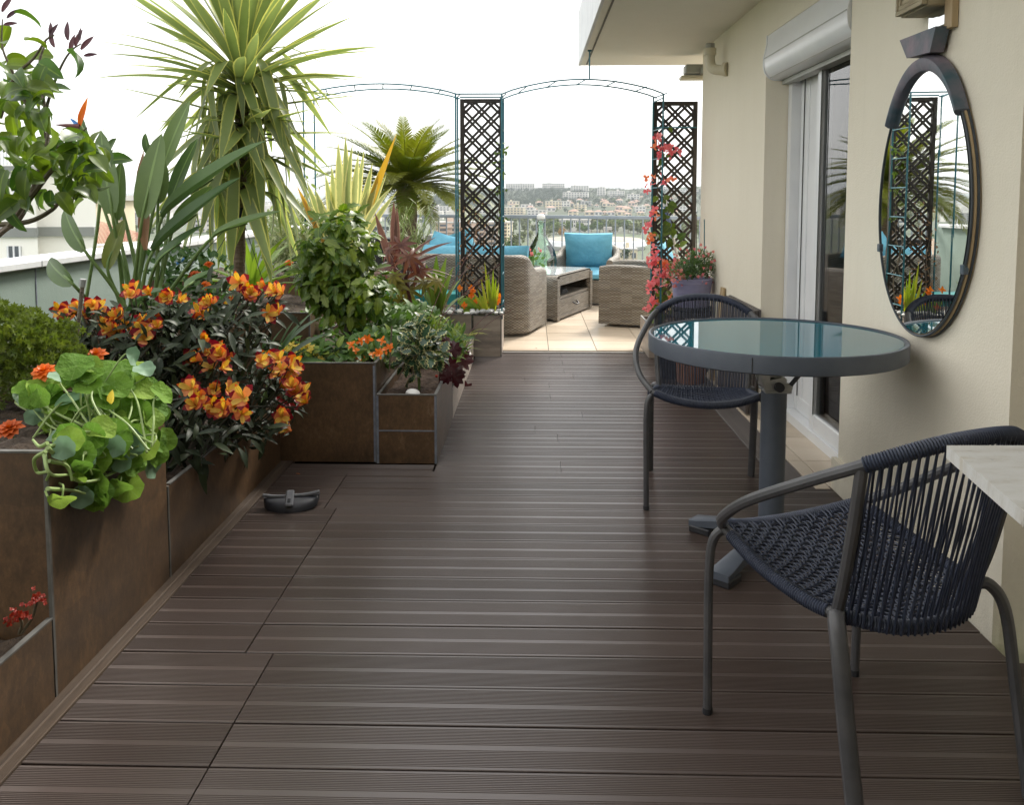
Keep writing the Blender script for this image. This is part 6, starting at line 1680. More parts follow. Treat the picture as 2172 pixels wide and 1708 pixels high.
for i in range(66):
    a = i * 2.39996; e = R(82 - 82 * (i / 66) ** .62); d = Vector((math.cos(a) * math.cos(e), math.sin(a) * math.cos(e), math.sin(e)))
    put('frond', fr[min(2, int(i / 22))], cy_, frame(o + d * .06, d, Vector((0, 0, 1)) if abs(d.z) < .95 else Vector((-math.cos(a), -math.sin(a), 0)), rnd.uniform(.92, 1.12)))
s = [Vector((o.x, YCY, .3 + (o.z - .3) * k / 10)) for k in range(11)]; MB().tube(s, [.125 + .009 * (k % 2) for k in range(11)], 14).put('trunk', bark_y, cy_)
cpot = thing('cycad_pot', 'round dark pot holding the cycad trunk', 'plant pot', (o.x, YCY, 0))
MB().lathe([(.0001, 0), (.2, 0), (.26, .4), (.28, .42), (.26, .44), (.24, .4), (.0001, .36)], (o.x, YCY, 0), 24).put('pot_body', M['blackpl'], cpot)
# feathery weeds before the cycad
fw_ = thing('feathery_weed', 'feathery pale green seedling stems in front of the cycad trunk', 'plant', at(860, 560, 6.6))
fm_ = leaf('thin_leaf', .07, .006, L_['pitto'], 'lance', .2, .6, 3)
for k in range(30):
    b, t_ = at(850 + rnd.uniform(-25, 30), 570, 6.7), at(850 + rnd.uniform(-45, 75), rnd.uniform(425, 500), 6.7); sp = spline([b, b.lerp(t_, .5) + rv(.04), t_], 5); st2 = MB().tube(sp, .0025, 4).put('stem', stem_p, fw_)
    for q in sp[3:]:
        for _ in range(2): put('leaf', fm_, st2, frame(q, rdir() + Vector((0, 0, .4)), Vector((0, 0, 1)), rnd.uniform(.7, 1.3)))
# --- trellis planter plants
ir = thing('iris_clump', 'yellow green iris blades in the trellis planter', 'plant', (-.33, 6.95, .33))
im = leaf('iris_blade', 1, 0.07, L_['iris'], 'sword', .4, .25, 7)
for tx, ty_, bx_ in ((1028, 555, 1040), (1036, 580, 1042), (1046, 570, 1045), (1052, 590, 1047), (1020, 590, 1036), (1012, 612, 1035), (1058, 600, 1048), (1040, 610, 1042), (985, 625, 1030), (1004, 620, 1032), (1048, 625, 1044)): put('leaf', im, ir, span(at(bx_, 668, 6.9), at(tx, ty_, 6.85), Vector((0, -1, .4)), .026))
bend_tube(ir, [at(1042, 690, 6.9), at(1042, 662, 6.9)], .012, stem_g)
no = thing('orange_nasturtium', 'orange nasturtium flowers and leaves at the foot of the trellis', 'plant', (-.45, 6.95, .33))
for x, y, r in ((1000, 640, 26), (1012, 655, 24), (1022, 640, 22), (990, 655, 22), (1005, 665, 26), (1028, 660, 20), (980, 640, 20)): p = at(x, y, 6.95); put('leaf', nmesh[rnd.randrange(4)], no, frame(p, Vector((1, 0, 0)), Vector((rnd.uniform(-.4, .4), -.7, .7)), r / 1800 * 7 * 1.1))
bn = bloom(6, L_['orange'], .034, .019)
for x, y in ((975, 612), (1003, 618), (1000, 628), (1010, 640), (1040, 640), (1056, 640), (985, 648), (1000, 612), (1060, 630)): p = at(x, y, 6.9); put('flower', bn, no, frame(p, Vector((1, 0, 0)), Vector((rnd.uniform(-.4, .4), -.9, .4)), 1.1))
for x, y in ((1000, 640), (1010, 650), (985, 650)): MB().tube(spline([at(1005, 680, 6.98), at(x, y + 15, 6.97), at(x, y, 6.95)], 4), .003, 5).put('stem', stem_p, no)
vi = thing('dry_climber', 'dry twisting climber on the central trellis with brown seed heads', 'climber', (-.3, 7.1, .35))
for pts in (([(1048, 640), (1040, 600), (1050, 560), (1042, 520), (1052, 470), (1060, 430), (1064, 385)]), ([(1052, 640), (1058, 580), (1046, 545), (1055, 500), (1062, 440)]), ([(1000, 660), (990, 600), (1000, 540), (1010, 480), (1018, 440)]), ([(985, 660), (980, 600), (992, 550), (985, 500)])):
    s = spline([at(x, y, 7.08) for x, y in pts], 6); MB().tube(s, taper(s, .0055, .002), 6).put('stem', bark, vi)
dl = leaf('seed_husk', .028, .012, L_['dry'], 'ovate', .4, .6, 3)
for _ in range(120):
    t_ = rnd.random(); x, y = rnd.uniform(972, 1030), 430 + 200 * rnd.random(); put('seed_husk', dl, vi, frame(at(x, y, 7.05 + rnd.uniform(-.05, .03)), rdir(), -_fw0, rnd.uniform(.7, 1.3)))
gv = [leaf('vine_leaf', .04, .022, L_['boug'], 'ovate', .3, .5, 4)]
for _ in range(46): x, y = rnd.gauss(1062, 8), rnd.uniform(300, 470); put('leaf', gv[0], vi, frame(at(x, y, 7.05), rdir(), -_fw0 + _up0 * .5, rnd.uniform(.6, 1.2)))
ps = thing('pea_climber', 'light green climber twining up the left post of the garden arch', 'climber', (-1.8, 6.8, .7))
s = spline([at(668, 560, 6.8), at(650, 500, 6.8), at(660, 440, 6.8), at(645, 380, 6.8), at(655, 320, 6.8)], 6); MB().tube(s, taper(s, .004, .0015), 5).put('stem', stem_p, ps)
for _ in range(60): x, y = rnd.gauss(660, 14), 320 + 230 * rnd.random() ** .6; put('leaf', gl[1], ps, frame(at(x, y, 6.8 + rnd.uniform(-.08, .08)), rdir(), -_fw0 + _up0, rnd.uniform(.5, 1.0)))

# --- bougainvillea on the ladder
bg = thing('bougainvillea', 'coral bougainvillea climbing the teal ladder by the right trellis', 'climber', (1.02, 6.9, .26))
YG = 6.9
for pts in (([(1400, 700), (1395, 600), (1405, 500), (1395, 400), (1405, 330), (1412, 270)]), ([(1390, 690), (1420, 590), (1410, 480), (1425, 420), (1395, 350)])):
    s = spline([at(x, y, YG) for x, y in pts], 7); MB().tube(s, taper(s, .007, .002), 6).put('stem', twig, bg)
bl = leaf('heart_leaf', .075, .055, L_['boug'], 'ovate', .25, .4, 5)
for x, y, n in ((1405, 440, 5), (1412, 480, 4), (1415, 500, 5), (1430, 500, 4), (1405, 420, 3), (1420, 470, 4), (1395, 500, 4), (1440, 520, 2), (1405, 620, 6), (1400, 650, 6), (1415, 640, 5), (1385, 660, 5), (1428, 650, 4), (1395, 690, 4), (1405, 590, 5), (1430, 600, 3), (1415, 330, 2), (1415, 260, 2), (1400, 350, 1), (1430, 560, 4)):
    for _ in range(n): put('leaf', bl, bg, frame(at(x + rnd.uniform(-14, 14), y + rnd.uniform(-14, 14), YG + rnd.uniform(-.08, .06)), rdir() + Vector((0, -.2, -.5)), -_fw0 + _up0 * .4 + rv(.5), rnd.uniform(.6, 1.15)))
bo3 = bloom(3, L_['bract_o'], .034, .030)
for x, y, n, sp, me in ((1398, 285, 4, 8, bcor), (1412, 310, 9, 12, bcor), (1428, 318, 8, 12, bcor), (1408, 325, 5, 9, bcor), (1395, 305, 3, 8, bo3), (1380, 375, 4, 8, bo3), (1375, 390, 3, 7, bcor), (1375, 405, 2, 5, bcor), (1408, 385, 4, 9, bcor), (1425, 380, 3, 8, bo3), (1385, 445, 4, 8, bcor), (1378, 470, 5, 9, bcor), (1390, 460, 4, 8, bo3), (1382, 500, 5, 8, bo3), (1375, 485, 3, 7, bcor), (1392, 540, 12, 13, bcor), (1385, 560, 14, 14, bcor), (1405, 560, 13, 14, bo3), (1395, 590, 14, 14, bcor), (1410, 580, 10, 12, bcor), (1380, 610, 6, 9, bcor), (1385, 640, 8, 10, bcor), (1375, 650, 4, 7, bcor), (1425, 640, 5, 9, bo3), (1400, 640, 4, 8, bo3), (1430, 560, 6, 10, bcor), (1440, 580, 5, 8, bcor)):
    for _ in range(n):
        p = at(x + rnd.gauss(0, sp * .6), y + rnd.gauss(0, sp * .6), YG + rnd.uniform(-.14, .04)); ax_ = (to_cam(p) * .6 + rdir()).normalized(); put('bract', me, bg, frame(p, ax_.orthogonal(), ax_, rnd.uniform(.85, 1.25)))
# --- pink flowers in the lavender pot
ds = thing('diascia', 'wiry green plant with small pink flowers in the lavender pot', 'flowering plant', (1.19, 6.3, .68))
dm = [leaf('thin_leaf', .05, .007, L_['green'], 'lance', .3, .6, 3), leaf('thin_leaf', .05, .008, L_['strap'], 'lance', .3, .6, 3)]
shrub(ds, [(at(1468, 568, 6.25), (.14, .13, .09)), (at(1485, 555, 6.3), (.11, .11, .10)), (at(1445, 575, 6.2), (.09, .1, .07)), (at(1500, 575, 6.3), (.06, .08, .07))], dm, 250, 900, 1.0, None, seed=41, spread=.65, up=.35)
for k in range(90):
    a = rnd.uniform(0, 2 * PI); rr_ = rnd.uniform(.4, 1.1); x, y = 1470 + 52 * rr_ * math.cos(a), 565 - 44 * rr_ * math.sin(a)
    if k % 3 == 0: x, y = rnd.uniform(1425, 1450), rnd.uniform(560, 610)
    if x > 1518 or y > 612: continue
    p = at(x, y, 6.2 + rnd.uniform(-.1, .12)); ax_ = (to_cam(p) + rv(.6)).normalized(); put('flower', bpk, ds, frame(p, ax_.orthogonal(), ax_, rnd.uniform(.7, 1.15)))
for k in range(12): a = k * .52; p = at(1470 + 40 * math.cos(a), 545 - 20 * math.sin(a), 6.25); MB().tube(spline([Vector((1.19, 6.3, .67)), Vector((1.19, 6.3, .72)).lerp(p, .5), p], 4), .002, 4).put('stem', stem_g, ds)
for x, y0_, y1_ in ((1494, 465, 560), (1477, 455, 560)): 
    ca_ = thing('plant_stake', 'thin ' + ('teal' if x == 1494 else 'pale') + ' plant stake standing behind the pink flowers', 'stake', at(x, y1_, 6.35)); MB().tube([at(x, y1_, 6.35), at(x, y0_, 6.35)], .004, 6).put('stake', M['teal_steel'] if x == 1494 else bark, ca_)
# succulents
su = thing('red_succulent', 'small succulent with red flower heads in the lowest planter', 'succulent', (-1.3, 1.7, .2))
for (bx_, by_), (tx, ty_) in (((40, 1345), (38, 1302)), ((45, 1345), (78, 1275))):
    b, t_ = at(bx_, by_, 1.93), at(tx, ty_, 1.9); MB().tube(spline([b, b.lerp(t_, .5) + Vector((.008, 0, 0)), t_], 5), .0035, 6).put('stem', twig, su)
rf_ = bloom(5, L_['redfl'], .008, .007)
for tx, ty_, n in ((38, 1302, 16), (80, 1268, 16), (30, 1312, 8), (60, 1300, 4)):
    for _ in range(n): p = at(tx, ty_, 1.9) + rv(.016); ax_ = (to_cam(p) + rv(.8)).normalized(); put('flower', rf_, su, frame(p, ax_.orthogonal(), ax_, rnd.uniform(.7, 1.2)))
sk = thing('pink_succulent', 'pink flowering succulent in the marbled bowl', 'succulent', at(1131, 550, 9.8))
skm = leaf('fat_leaf', .05, .028, L_['green'], 'ovate', .5, .3, 4)
o = at(1131, 556, 9.8)
for k in range(34): d = (rdir() + Vector((0, 0, .7))).normalized(); put('leaf', skm, sk, frame(o + d * rnd.uniform(.02, .12), d, Vector((0, -1, .3)), rnd.uniform(.8, 1.4)))
for x, y in ((1121, 528), (1146, 530), (1126, 538)):
    for _ in range(5): p = at(x, y, 9.75) + rv(.018); put('flower', bpk, sk, frame(p, rdir(), -_fw0, 1.4))
MB().tube([o + Vector((0, 0, -.05)), o + Vector((0, 0, .1))], .012, 6).put('stem', stem_g, sk)
# fallen petals on the deck
for i, (x, y, l) in enumerate(((628, 1005, 'fallen red lily petal on the dark deck boards'), (1135, 738, 'curled dry leaf lying on the deck near the tile edge'))):
    fp = put('fallen_petal', leaf('petal', .05, .012, L_['alst_out'] if i == 0 else L_['dry'], 'lance', .6, 1.2, 5), None, frame(atz(x, y, .004) , Vector((1, .35, 0)), Vector((0, 0, 1)), 1)); tag(fp, l, 'petal')
# ------------------------------------------------------------------ city below and beyond
GZ = -24.0
_crest = [(.30, 14), (-.14, -24), (-.135, -10), (-.122, 3), (-.105, 10), (-.09, 18), (-.07, 21), (-.035, 22), (.02, 22.5), (.07, 23), (.11, 19), (.15, 21), (.2, 26), (.3, 30), (.6, 34)]
_crest = sorted(_crest[1:])
def crest(a):
    if a <= _crest[0][0]: return GZ
    for (a0, h0), (a1, h1) in zip(_crest, _crest[1:]):
        if a <= a1: k = (a - a0) / (a1 - a0); return h0 + (h1 - h0) * k
    return _crest[-1][1]
def H(x, y):
    if y < 1040: return GZ
    k = min(1, (y - 1040) / 860); k = k * k * (3 - 2 * k)
    h = GZ + (crest(x / y) - GZ) * k
    if y > 1900: h -= (y - 1900) * .02
    return h + (2.5 * noise.noise(Vector((x * .008, y * .008, 0))) if k > .05 and crest(x / y) > GZ + 1 else 0)
def hit(px, py):
    d = ray(px, py); d = d / d.y; y = 250.0
    while y < 2300:
        p = _C + d * y
        if p.z < H(p.x, y): return p
        y += 4
    return _C + d * 1900
m_ground = simple('town_ground', (.11, .115, .085), (.07, .10, .045), .02, .95, detail=8)
mb = MB(); mb.quad((-5900, -600, GZ), (5900, -600, GZ), (5900, 6200, GZ), (-5900, 6200, GZ)); mb.put('ground', m_ground, kind='structure')
t = NT('sea_water'); t.col((.20, .27, .33)); t.set(rough=.25, spec=.5)
mb = MB(); mb.quad((-5890, 2600, GZ + .4), (-320, 2600, GZ + .4), (-700, 6190, GZ + .4), (-5890, 6190, GZ + .4)); mb.put('sea', t.m, kind='structure')
m_hill = simple('wooded_slope', (.028, .046, .018), (.06, .07, .032), .03, .95, detail=9)
mb = MB()
def hs(u, v): y = 1000 + v * 1500; a = -.15 + u * .6; x = a * y; return (x, y, H(x, y) + .2 - (1.0 if v == 0 else 0))
mb.grid(hs, 120, 60); mb.put('hillside', m_hill, kind='structure')
m_mt = simple('far_mountain_slope', (.12, .15, .13), (.18, .19, .17), .002, .95)
for Y, a0, a1, hmax, sd in ((4600, -.75, -.02, 62, 1), (5600, -.45, .25, 105, 2)):
    mb = MB()
    def ms(u, v):
        a = a0 + (a1 - a0) * u; e = min(1, u * 5, (1 - u) * 5)
        h = hmax * e * (.55 + .45 * noise.noise(Vector((u * 7, sd, 0))) + .18 * noise.noise(Vector((u * 23, sd, 1))))
        return (a * Y, Y + (v - .5) * 900, GZ + h * (1 - abs(v - .5) * 2))
    mb.grid(ms, 90, 6); mb.put('mountain_ridge', m_mt, kind='structure')

# --- building kit
W_ = [simple('white_render', (.66, .64, .60), (.58, .56, .52), .3, .9), simple('cream_render', (.66, .58, .42), (.60, .52, .37), .3, .9), simple('pink_render', (.58, .44, .35), (.53, .41, .33), .3, .9), simple('grey_render', (.40, .39, .37), (.34, .33, .32), .3, .9)]
m_tilered = simple('red_roof_tiles', (.34, .20, .15), (.42, .28, .22), .8, .9)
m_flat = simple('pale_flat_roof', (.50, .48, .45), (.42, .41, .39), .3, .9)
m_win = simple('dark_window_glass', (.07, .085, .10), (.11, .125, .14), .6, .15, spec=.6)
def rect(c, w, d, h, rz, off=(0, 0, 0)):
    return None
def block(px0, px1, yt, yb, wall, label, floors=None, bays=None, roof='flat', depth=13, rz=None, name='apartment_block', balc=True, Y=None, cat='building', group='city buildings beyond the terrace'):
    g = hit((px0 + px1) / 2, yb) if Y is None else at((px0 + px1) / 2, yb, Y)
    Y = g.y; w = (px1 - px0) / 1800 * Y; h = (yb - yt) / 1800 * Y
    rz = random.uniform(-.25, .25) if rz is None else rz
    b = thing(name, label, cat, (g.x, Y, g.z), group, rz); T = WM[b.name]
    floors = floors or max(2, int(h / 3)); bays = bays or max(2, int(w / 4.5)); fh = h / floors
    hr = h if roof == 'flat' else h * .72
    mb = MB(); mb.box((0, 0, hr / 2 - 2), (w, depth, hr + 4)); mb.put('wall', wall, b, T, smooth=False)
    fl2 = floors if roof == 'flat' else max(1, int(hr / 3))
    fh = hr / fl2
    mb = MB(); bw = w / bays
    for f in range(fl2):
        for k in range(bays):
            x = -w / 2 + bw * (k + .5); mb.box((x, -depth / 2 - .02, fh * (f + .52)), (bw * .58, .25, fh * .46))
    for f in range(fl2):
        for k in range(2): 
            for s_ in (-1, 1): mb.box((s_ * (w / 2 + .02), -depth / 4 + k * depth / 2, fh * (f + .52)), (.25, depth * .16, fh * .42))
    mb.put('window', m_win, b, T, smooth=False, kind='stuff')
    if balc and floors >= 3:
        mb = MB()
        for f in range(floors): mb.box((0, -depth / 2 - .6, fh * f + .1 * fh), (w * .96, 1.2, fh * .26))
        mb.put('balcony', wall, b, T, smooth=False, kind='stuff')
    if roof == 'flat':
        mb = MB(); mb.box((0, 0, h + .25), (w + .6, depth + .6, .5)); r_ = mb.put('roof', m_flat, b, T, smooth=False)
        mb = MB(); mb.box((w * random.uniform(-.3, .3), 0, h + 1.5), (w * .12, 4, 2.2)); mb.put('roof_box', wall, r_, T, smooth=False)
    else:
        e = .5; rh = h - hr; a, c = w / 2 + e, depth / 2 + e; i = max(.2, w / 2 - depth / 2) if w > depth else .2
        mb = MB(); v = [(-a, -c, hr), (a, -c, hr), (a, c, hr), (-a, c, hr), (-i, 0, hr + rh), (i, 0, hr + rh)]; mb.v = v
        for q in ((0, 1, 5, 4), (1, 2, 5), (2, 3, 4, 5), (3, 0, 4), (3, 2, 1, 0)): mb.face(q)
        r_ = mb.put('roof', m_tilered, b, T, smooth=False)
        mb = MB(); mb.box((w * .2, depth * .1, hr + rh * .9), (.8, .8, rh * .8)); mb.put('chimney', wall, r_, T, smooth=False)
    return b
random.seed(44)
big = [
 (1073, 1134, 390, 403, 0, 'long white apartment slab on the hilltop directly right of the central trellis'), (1150, 1197, 389, 401, 0, 'white apartment slab on the hilltop above the demijohn'),
 (1211, 1249, 394, 407, 0, 'white apartment block on the hilltop above the blue armchair'), (1195, 1248, 408, 423, 0, 'wide white apartment block just below the hilltop row'),
 (1267, 1284, 397, 415, 0, 'narrow white tower block on the upper slope'), (1290, 1323, 405, 418, 0, 'pale flat roofed block right of the narrow tower'),
 (1330, 1356, 412, 426, 0, 'pale apartment block on the slope just left of the bougainvillea'), (1157, 1190, 427, 443, 1, 'cream four storey block at the foot of the wooded slope'),
 (1190, 1210, 427, 438, 0, 'low white block joined to the cream one at the foot of the slope'), (1232, 1253, 427, 438, 3, 'grey block at the foot of the slope behind the cream stepped building'),
 (1219, 1243, 434, 449, 1, 'cream stepped building above the railing'), (1078, 1100, 427, 439, 1, 'yellow cream block right beside the central trellis'),
 (1105, 1130, 434, 444, 0, 'white low block in the town below the hill'), (1070, 1113, 440, 455, 1, 'wide cream apartment block low beside the central trellis'),
 (1347, 1368, 438, 450, 0, 'pale block left of the bougainvillea leaves'), (1120, 1160, 446, 456, 0, 'low white block right behind the railing'),
 (920, 956, 438, 452, 0, 'white block seen left of the central trellis'), (985, 1030, 440, 453, 0, 'white block seen through the central trellis lattice'),
 (1425, 1480, 402, 410, 0, 'long pale block seen high through the right trellis'), (1430, 1475, 438, 448, 0, 'pale block seen low through the right trellis'),
 (1380, 1420, 396, 406, 0, 'pale villa block on the crest behind the bougainvillea'), (560, 590, 428, 440, 0, 'distant white block left of the garden arch post'),
 (780, 820, 436, 448, 1, 'cream block behind the flax'), (406, 438, 464, 492, 0, 'white block low behind the yucca leaves')]
for px0, px1, yt, yb, wl_, lab in big: block(px0, px1, yt, yb, W_[wl_], lab)
block(265, 297, 451, 474, W_[3], 'grey office building between the bird of paradise stems', Y=700, floors=6, balc=False, name='office_building')
block(452, 488, 408, 470, W_[3], 'tall grey tower block behind the yucca skirt', Y=620, floors=17, balc=False, name='tower_block')
block(926, 1053, 472, 520, W_[2], 'wide brown banded office building behind the sofa cushions', Y=360, floors=5, name='office_building')
block(1068, 1082, 472, 515, W_[1], 'beige banded building beside the trellis post', Y=380, floors=6, name='office_building')
block(1189, 1251, 466, 482, W_[0], 'long white building with arched windows behind the railing', floors=2, bays=14, balc=False, Y=640)
block(1314, 1345, 528, 552, W_[1], 'small beige building below the railing right of the blue armchair', Y=330, floors=1, balc=False, name='low_building')
# tile-roofed houses over the slope
hr_ = random.Random(12); lab_side = ['near the railing', 'half way up the slope', 'high on the slope']
spots = []
for k in range(400):
    if len(spots) >= 74: break
    x = hr_.uniform(1070, 1480) if hr_.random() < .82 else hr_.choice((hr_.uniform(905, 1000), hr_.uniform(560, 900))); y = 459 - 44 * hr_.random() ** 1.7
    if y < 428 and x < 1255: continue
    if any(abs(x - a) < 11 and abs(y - b) < 3.2 for a, b in spots): continue
    spots.append((x, y))
for k, (x, y) in enumerate(sorted(spots, key=lambda q: q[1])):
    w = hr_.uniform(9, 20) * (.65 + .5 * (y - 415) / 45); wl_ = W_[hr_.choice((0, 0, 1, 1, 2))]
    wn_c = ('white', 'cream', 'pinkish')[W_.index(wl_)]
    zone = 'low in the town' if y > 449 else ('part way up the slope' if y > 436 else 'high on the slope')
    side = 'seen through the right trellis' if x > 1385 else ('just right of the central trellis' if 1068 < x < 1120 else 'above the demijohn' if 1068 < x < 1185 else 'above the left half of the blue armchair' if 1068 < x < 1245 else 'above the right half of the blue armchair' if 1068 < x < 1310 else 'left of the bougainvillea' if x > 1068 else ('left of the central trellis' if x > 890 else 'behind the left planting'))
    block(x - w / 2, x + w / 2, y - w * hr_.uniform(.5, .75), y, wl_, '%s %s house %s %s' % ('tiny' if w < 11 else ('small' if w < 15 else 'larger'), wn_c, zone, side), roof='hip', floors=2, depth=w / 1800 * 1100 * .8, name='town_house', balc=False, group='%s %s tile roofed houses %s %s' % ('tiny' if w < 11 else ('small' if w < 15 else 'larger'), wn_c, zone, side))
# arena
g = at(1272, 536, 395); ar = thing('arena', 'low white oval arena with a flat tan roof behind the blue armchair', 'arena', g)
mb = MB(); K = 48
prof = [(1.0, 0), (1.06, 2.2), (1.02, 4.3), (.97, 5.0)]
for r, z in prof:
    for k in range(K): a = 2 * PI * k / K; mb.v.append((g.x + 24 * r * math.cos(a), g.y + 30 + 30 * r * math.sin(a), g.z + z))
for i in range(3):
    for k in range(K): mb.face((i * K + k, i * K + (k + 1) % K, (i + 1) * K + (k + 1) % K, (i + 1) * K + k))
mb.put('wall', simple('white_membrane', (.72, .73, .74), (.66, .67, .69), .1, .6), ar)
mb = MB(); mb.prism([(g.x + 23.4 * math.cos(2 * PI * k / K), g.y + 30 + 29.3 * math.sin(2 * PI * k / K), g.z + 4.7) for k in range(K)], (0, 0, .4)); mb.put('roof', simple('tan_flat_roof', (.38, .33, .27), (.33, .29, .24), .2, .9), ar, smooth=False)
tw_ = thing('water_tower', 'small grey observation tower among the trees behind the railing', 'tower', at(1289, 500, 430))
c = at(1289, 500, 430); mb = MB(); mb.box(c + Vector((0, 0, 1.4)), (1.2, 1.2, 3.4)); mb.put('shaft', W_[3], tw_); mb = MB(); mb.box(c + Vector((0, 0, 3.7)), (4, 4, 1.5)); mb.put('cabin', W_[3], tw_)
# cream house close on the left with grey bands, deep-set windows, roof railing
nb_ = thing('cream_apartment_house', 'near cream apartment house with grey bands beyond the parapet', 'building', (-24, 41, GZ))
c0 = at(82, 560, 40); wallm = simple('cream_house_render', (.92, .90, .84), (.89, .87, .81), .2, .85); bandm = simple('grey_band_render', (.27, .28, .26), (.23, .24, .23), .4, .9)
xl, xr = -34, at(199, 450, 41).x; zt = at(150, 352, 41).z
mb = MB(); mb.prism([(c0.x - 2.2, 41.2, GZ), (xr, 41.2, GZ), (-26.9, 51.2, GZ), (-33, 51.2, GZ)], (0, 0, zt - GZ)); mb.put('wall', wallm, nb_, smooth=False)
mb = MB(); mb.prism([(xl, 40, GZ), (c0.x, 40, GZ), (-30.2, 50, GZ), (xl - 6, 50, GZ)], (0, 0, zt - GZ)); mb.put('wall', wallm, nb_, smooth=False)
for py0, py1 in ((352, 367), (483, 503), (620, 640)):
    za, zb_ = at(82, py1, 40.0).z, at(82, py0, 40.0).z
    mb = MB(); mb.box(((xl + c0.x) / 2, 39.95, (za + zb_) / 2), (c0.x - xl + .02, .25, zb_ - za)); mb.box(((c0.x - 1.6 + xr) / 2, 41.1, (za + zb_) / 2 - .001), (xr - c0.x + 1.6, .3, zb_ - za)); mb.put('grey_band', bandm, nb_, smooth=False)
for px0, px1, py0, py1 in ((18, 45, 522, 548), (30, 56, 388, 424)):
    a, b = at(px0, py1, 40), at(px1, py0, 40)
    mb = MB(); mb.box(((a.x + b.x) / 2, 39.99, (a.z + b.z) / 2), (b.x - a.x, .06, b.z - a.z)); wn_ = mb.put('window', m_win, nb_, smooth=False)
    for xx in (a.x + .03, (a.x + b.x) / 2, b.x - .03): 
        mb = MB(); mb.box((xx, 39.93, (a.z + b.z) / 2), (.07, .08, b.z - a.z)); mb.put('frame', M['pvc'], wn_, smooth=False)
    mb = MB(); mb.box(((a.x + b.x) / 2, 39.85, a.z - .05), (b.x - a.x + .2, .35, .09)); mb.put('sill', M['cap'], wn_, smooth=False)
zr = zt + .75
mb = MB(); mb.box(((xl + xr) / 2, 41.2, zr), (xr - xl, .05, .05)); rr_ = mb.put('roof_railing', M['railing'], nb_, smooth=False)
for k in range(int((xr - xl) / .16)): mb = MB() if k == 0 else mb; mb.box((xl + k * .16, 41.2, zr - .38), (.025, .025, .74))
put('rail_bar', mb.mesh('rail_bar', M['railing'], False), rr_, kind='stuff')
a, b = at(0, 240, 48), at(52, 352, 48); mb = MB(); mb.prism([(a.x - 8, 47.5, zt), (b.x, 47.5, zt), (b.x - 3.2, 53, zt), (a.x - 8, 53, zt)], (0, 0, a.z - zt)); mb.put('roof_house', wallm, nb_, smooth=False)
block(203, 216, 425, 500, W_[1], 'yellow apartment house peeping out behind the cream one', Y=75, floors=3, balc=False, rz=0)
# tiled roof below the parapet
tr_ = thing('tiled_roof_house', 'red tiled roof of a house beyond the parapet behind the bird of paradise stems', 'house', at(250, 520, 52))
a, b, c, d = at(190, 520, 50), at(310, 512, 50), at(296, 496, 58), at(205, 470, 58)
mb = MB(); n = 38
for k in range(n):
    for s_ in range(2):
        u0, u1 = (k + s_ * .5) / n, (k + s_ * .5 + .5) / n
        up = Vector((0, 0, .10)) if s_ == 0 else Vector((0, 0, -.02))
        p0, p1 = a.lerp(b, u0) + up, a.lerp(b, u1) + up; q0, q1 = d.lerp(c, u0) + up, d.lerp(c, u1) + up; mb.quad(p0, p1, q1, q0)
mb.put('roof', simple('terracotta_roof_tiles', (.20, .055, .03), (.28, .09, .05), 3, .9), tr_, smooth=False)
mb = MB(); mb.prism([a + Vector((.3, .4, -.15)), b + Vector((-.3, .4, -.15)), b + Vector((-.3, 9, -.15)), a + Vector((.3, 9, -.15))], (0, 0, -22)); mb.put('wall', W_[2], tr_, smooth=False)
mb = MB(); mb.tube([a + Vector((0, -.1, -.05)), b + Vector((0, -.1, -.05))], .09, 8); mb.put('gutter', M['white'], tr_)
# cranes
for px, Y, x0_, x1_, py, lab in ((330, 1500, 262, 352, 410, 'red and white tower crane far off behind the bird of paradise'), (668, 1700, 630, 720, 403, 'thin tower crane far off behind the garden arch')):
    cr_ = thing('tower_crane', lab, 'crane', at(px, 440, Y), 'tower cranes on the horizon'); mt_ = simple('crane_paint', (.5, .25, .2), (.6, .5, .45), .5, .7)
    p0, p1, pt = at(x0_, py, Y), at(x1_, py, Y), at(px, py, Y)
    MB().tube([Vector((pt.x, Y, GZ)), pt + Vector((0, 0, 5))], .5, 4).put('mast', mt_, cr_); MB().tube([p0, p1], .42, 4).put('jib', mt_, cr_); MB().tube([p0.lerp(pt, .4), pt + Vector((0, 0, 5)), p1.lerp(pt, .4)], .15, 4).put('tie_bar', mt_, cr_)

# --- trees of the valley
def treemat(name, c1, c2):
    t = NT(name); r = t.math('ADD', t.math('MULTIPLY', t.rnd(), .5), t.math('MULTIPLY', t.noise(.9, 4), .5)); t.col(t.ramp(r, [(.2, c1), (.8, c2)])); t.set(rough=.9, spec=.1); return t.m
tm_ = [treemat('broad_tree_leaves', (.06, .11, .028), (.15, .20, .05)), treemat('pale_tree_leaves', (.10, .13, .05), (.19, .21, .09)), treemat('dark_pine_leaves', (.018, .04, .016), (.042, .07, .026)), treemat('autumn_leaves', (.20, .12, .035), (.28, .18, .06))]
def crown(mat, n, tall, seed):
    rnd = random.Random(seed); mb = MB(); lobes = [(Vector((rnd.uniform(-.3, .3), rnd.uniform(-.3, .3), rnd.uniform(-.3, .35) * tall)), rnd.uniform(.25, .42)) for _ in range(7)]
    for k in range(n):
        c, r = rnd.choice(lobes); d = Vector((rnd.gauss(0, 1), rnd.gauss(0, 1), rnd.gauss(0, 1))).normalized(); p = c + d * r * rnd.uniform(.75, 1.05); p.z = p.z + .0
        m = frame(p, Vector((rnd.uniform(-1, 1), rnd.uniform(-1, 1), rnd.uniform(-1, 1))), d, rnd.uniform(.09, .17))
        mb.quad(*[m @ Vector(q) for q in ((-.6, -.5, 0), (.5, -.6, .1), (.6, .5, 0), (-.4, .6, -.1))])
    return mb.mesh('crown', mat, False)
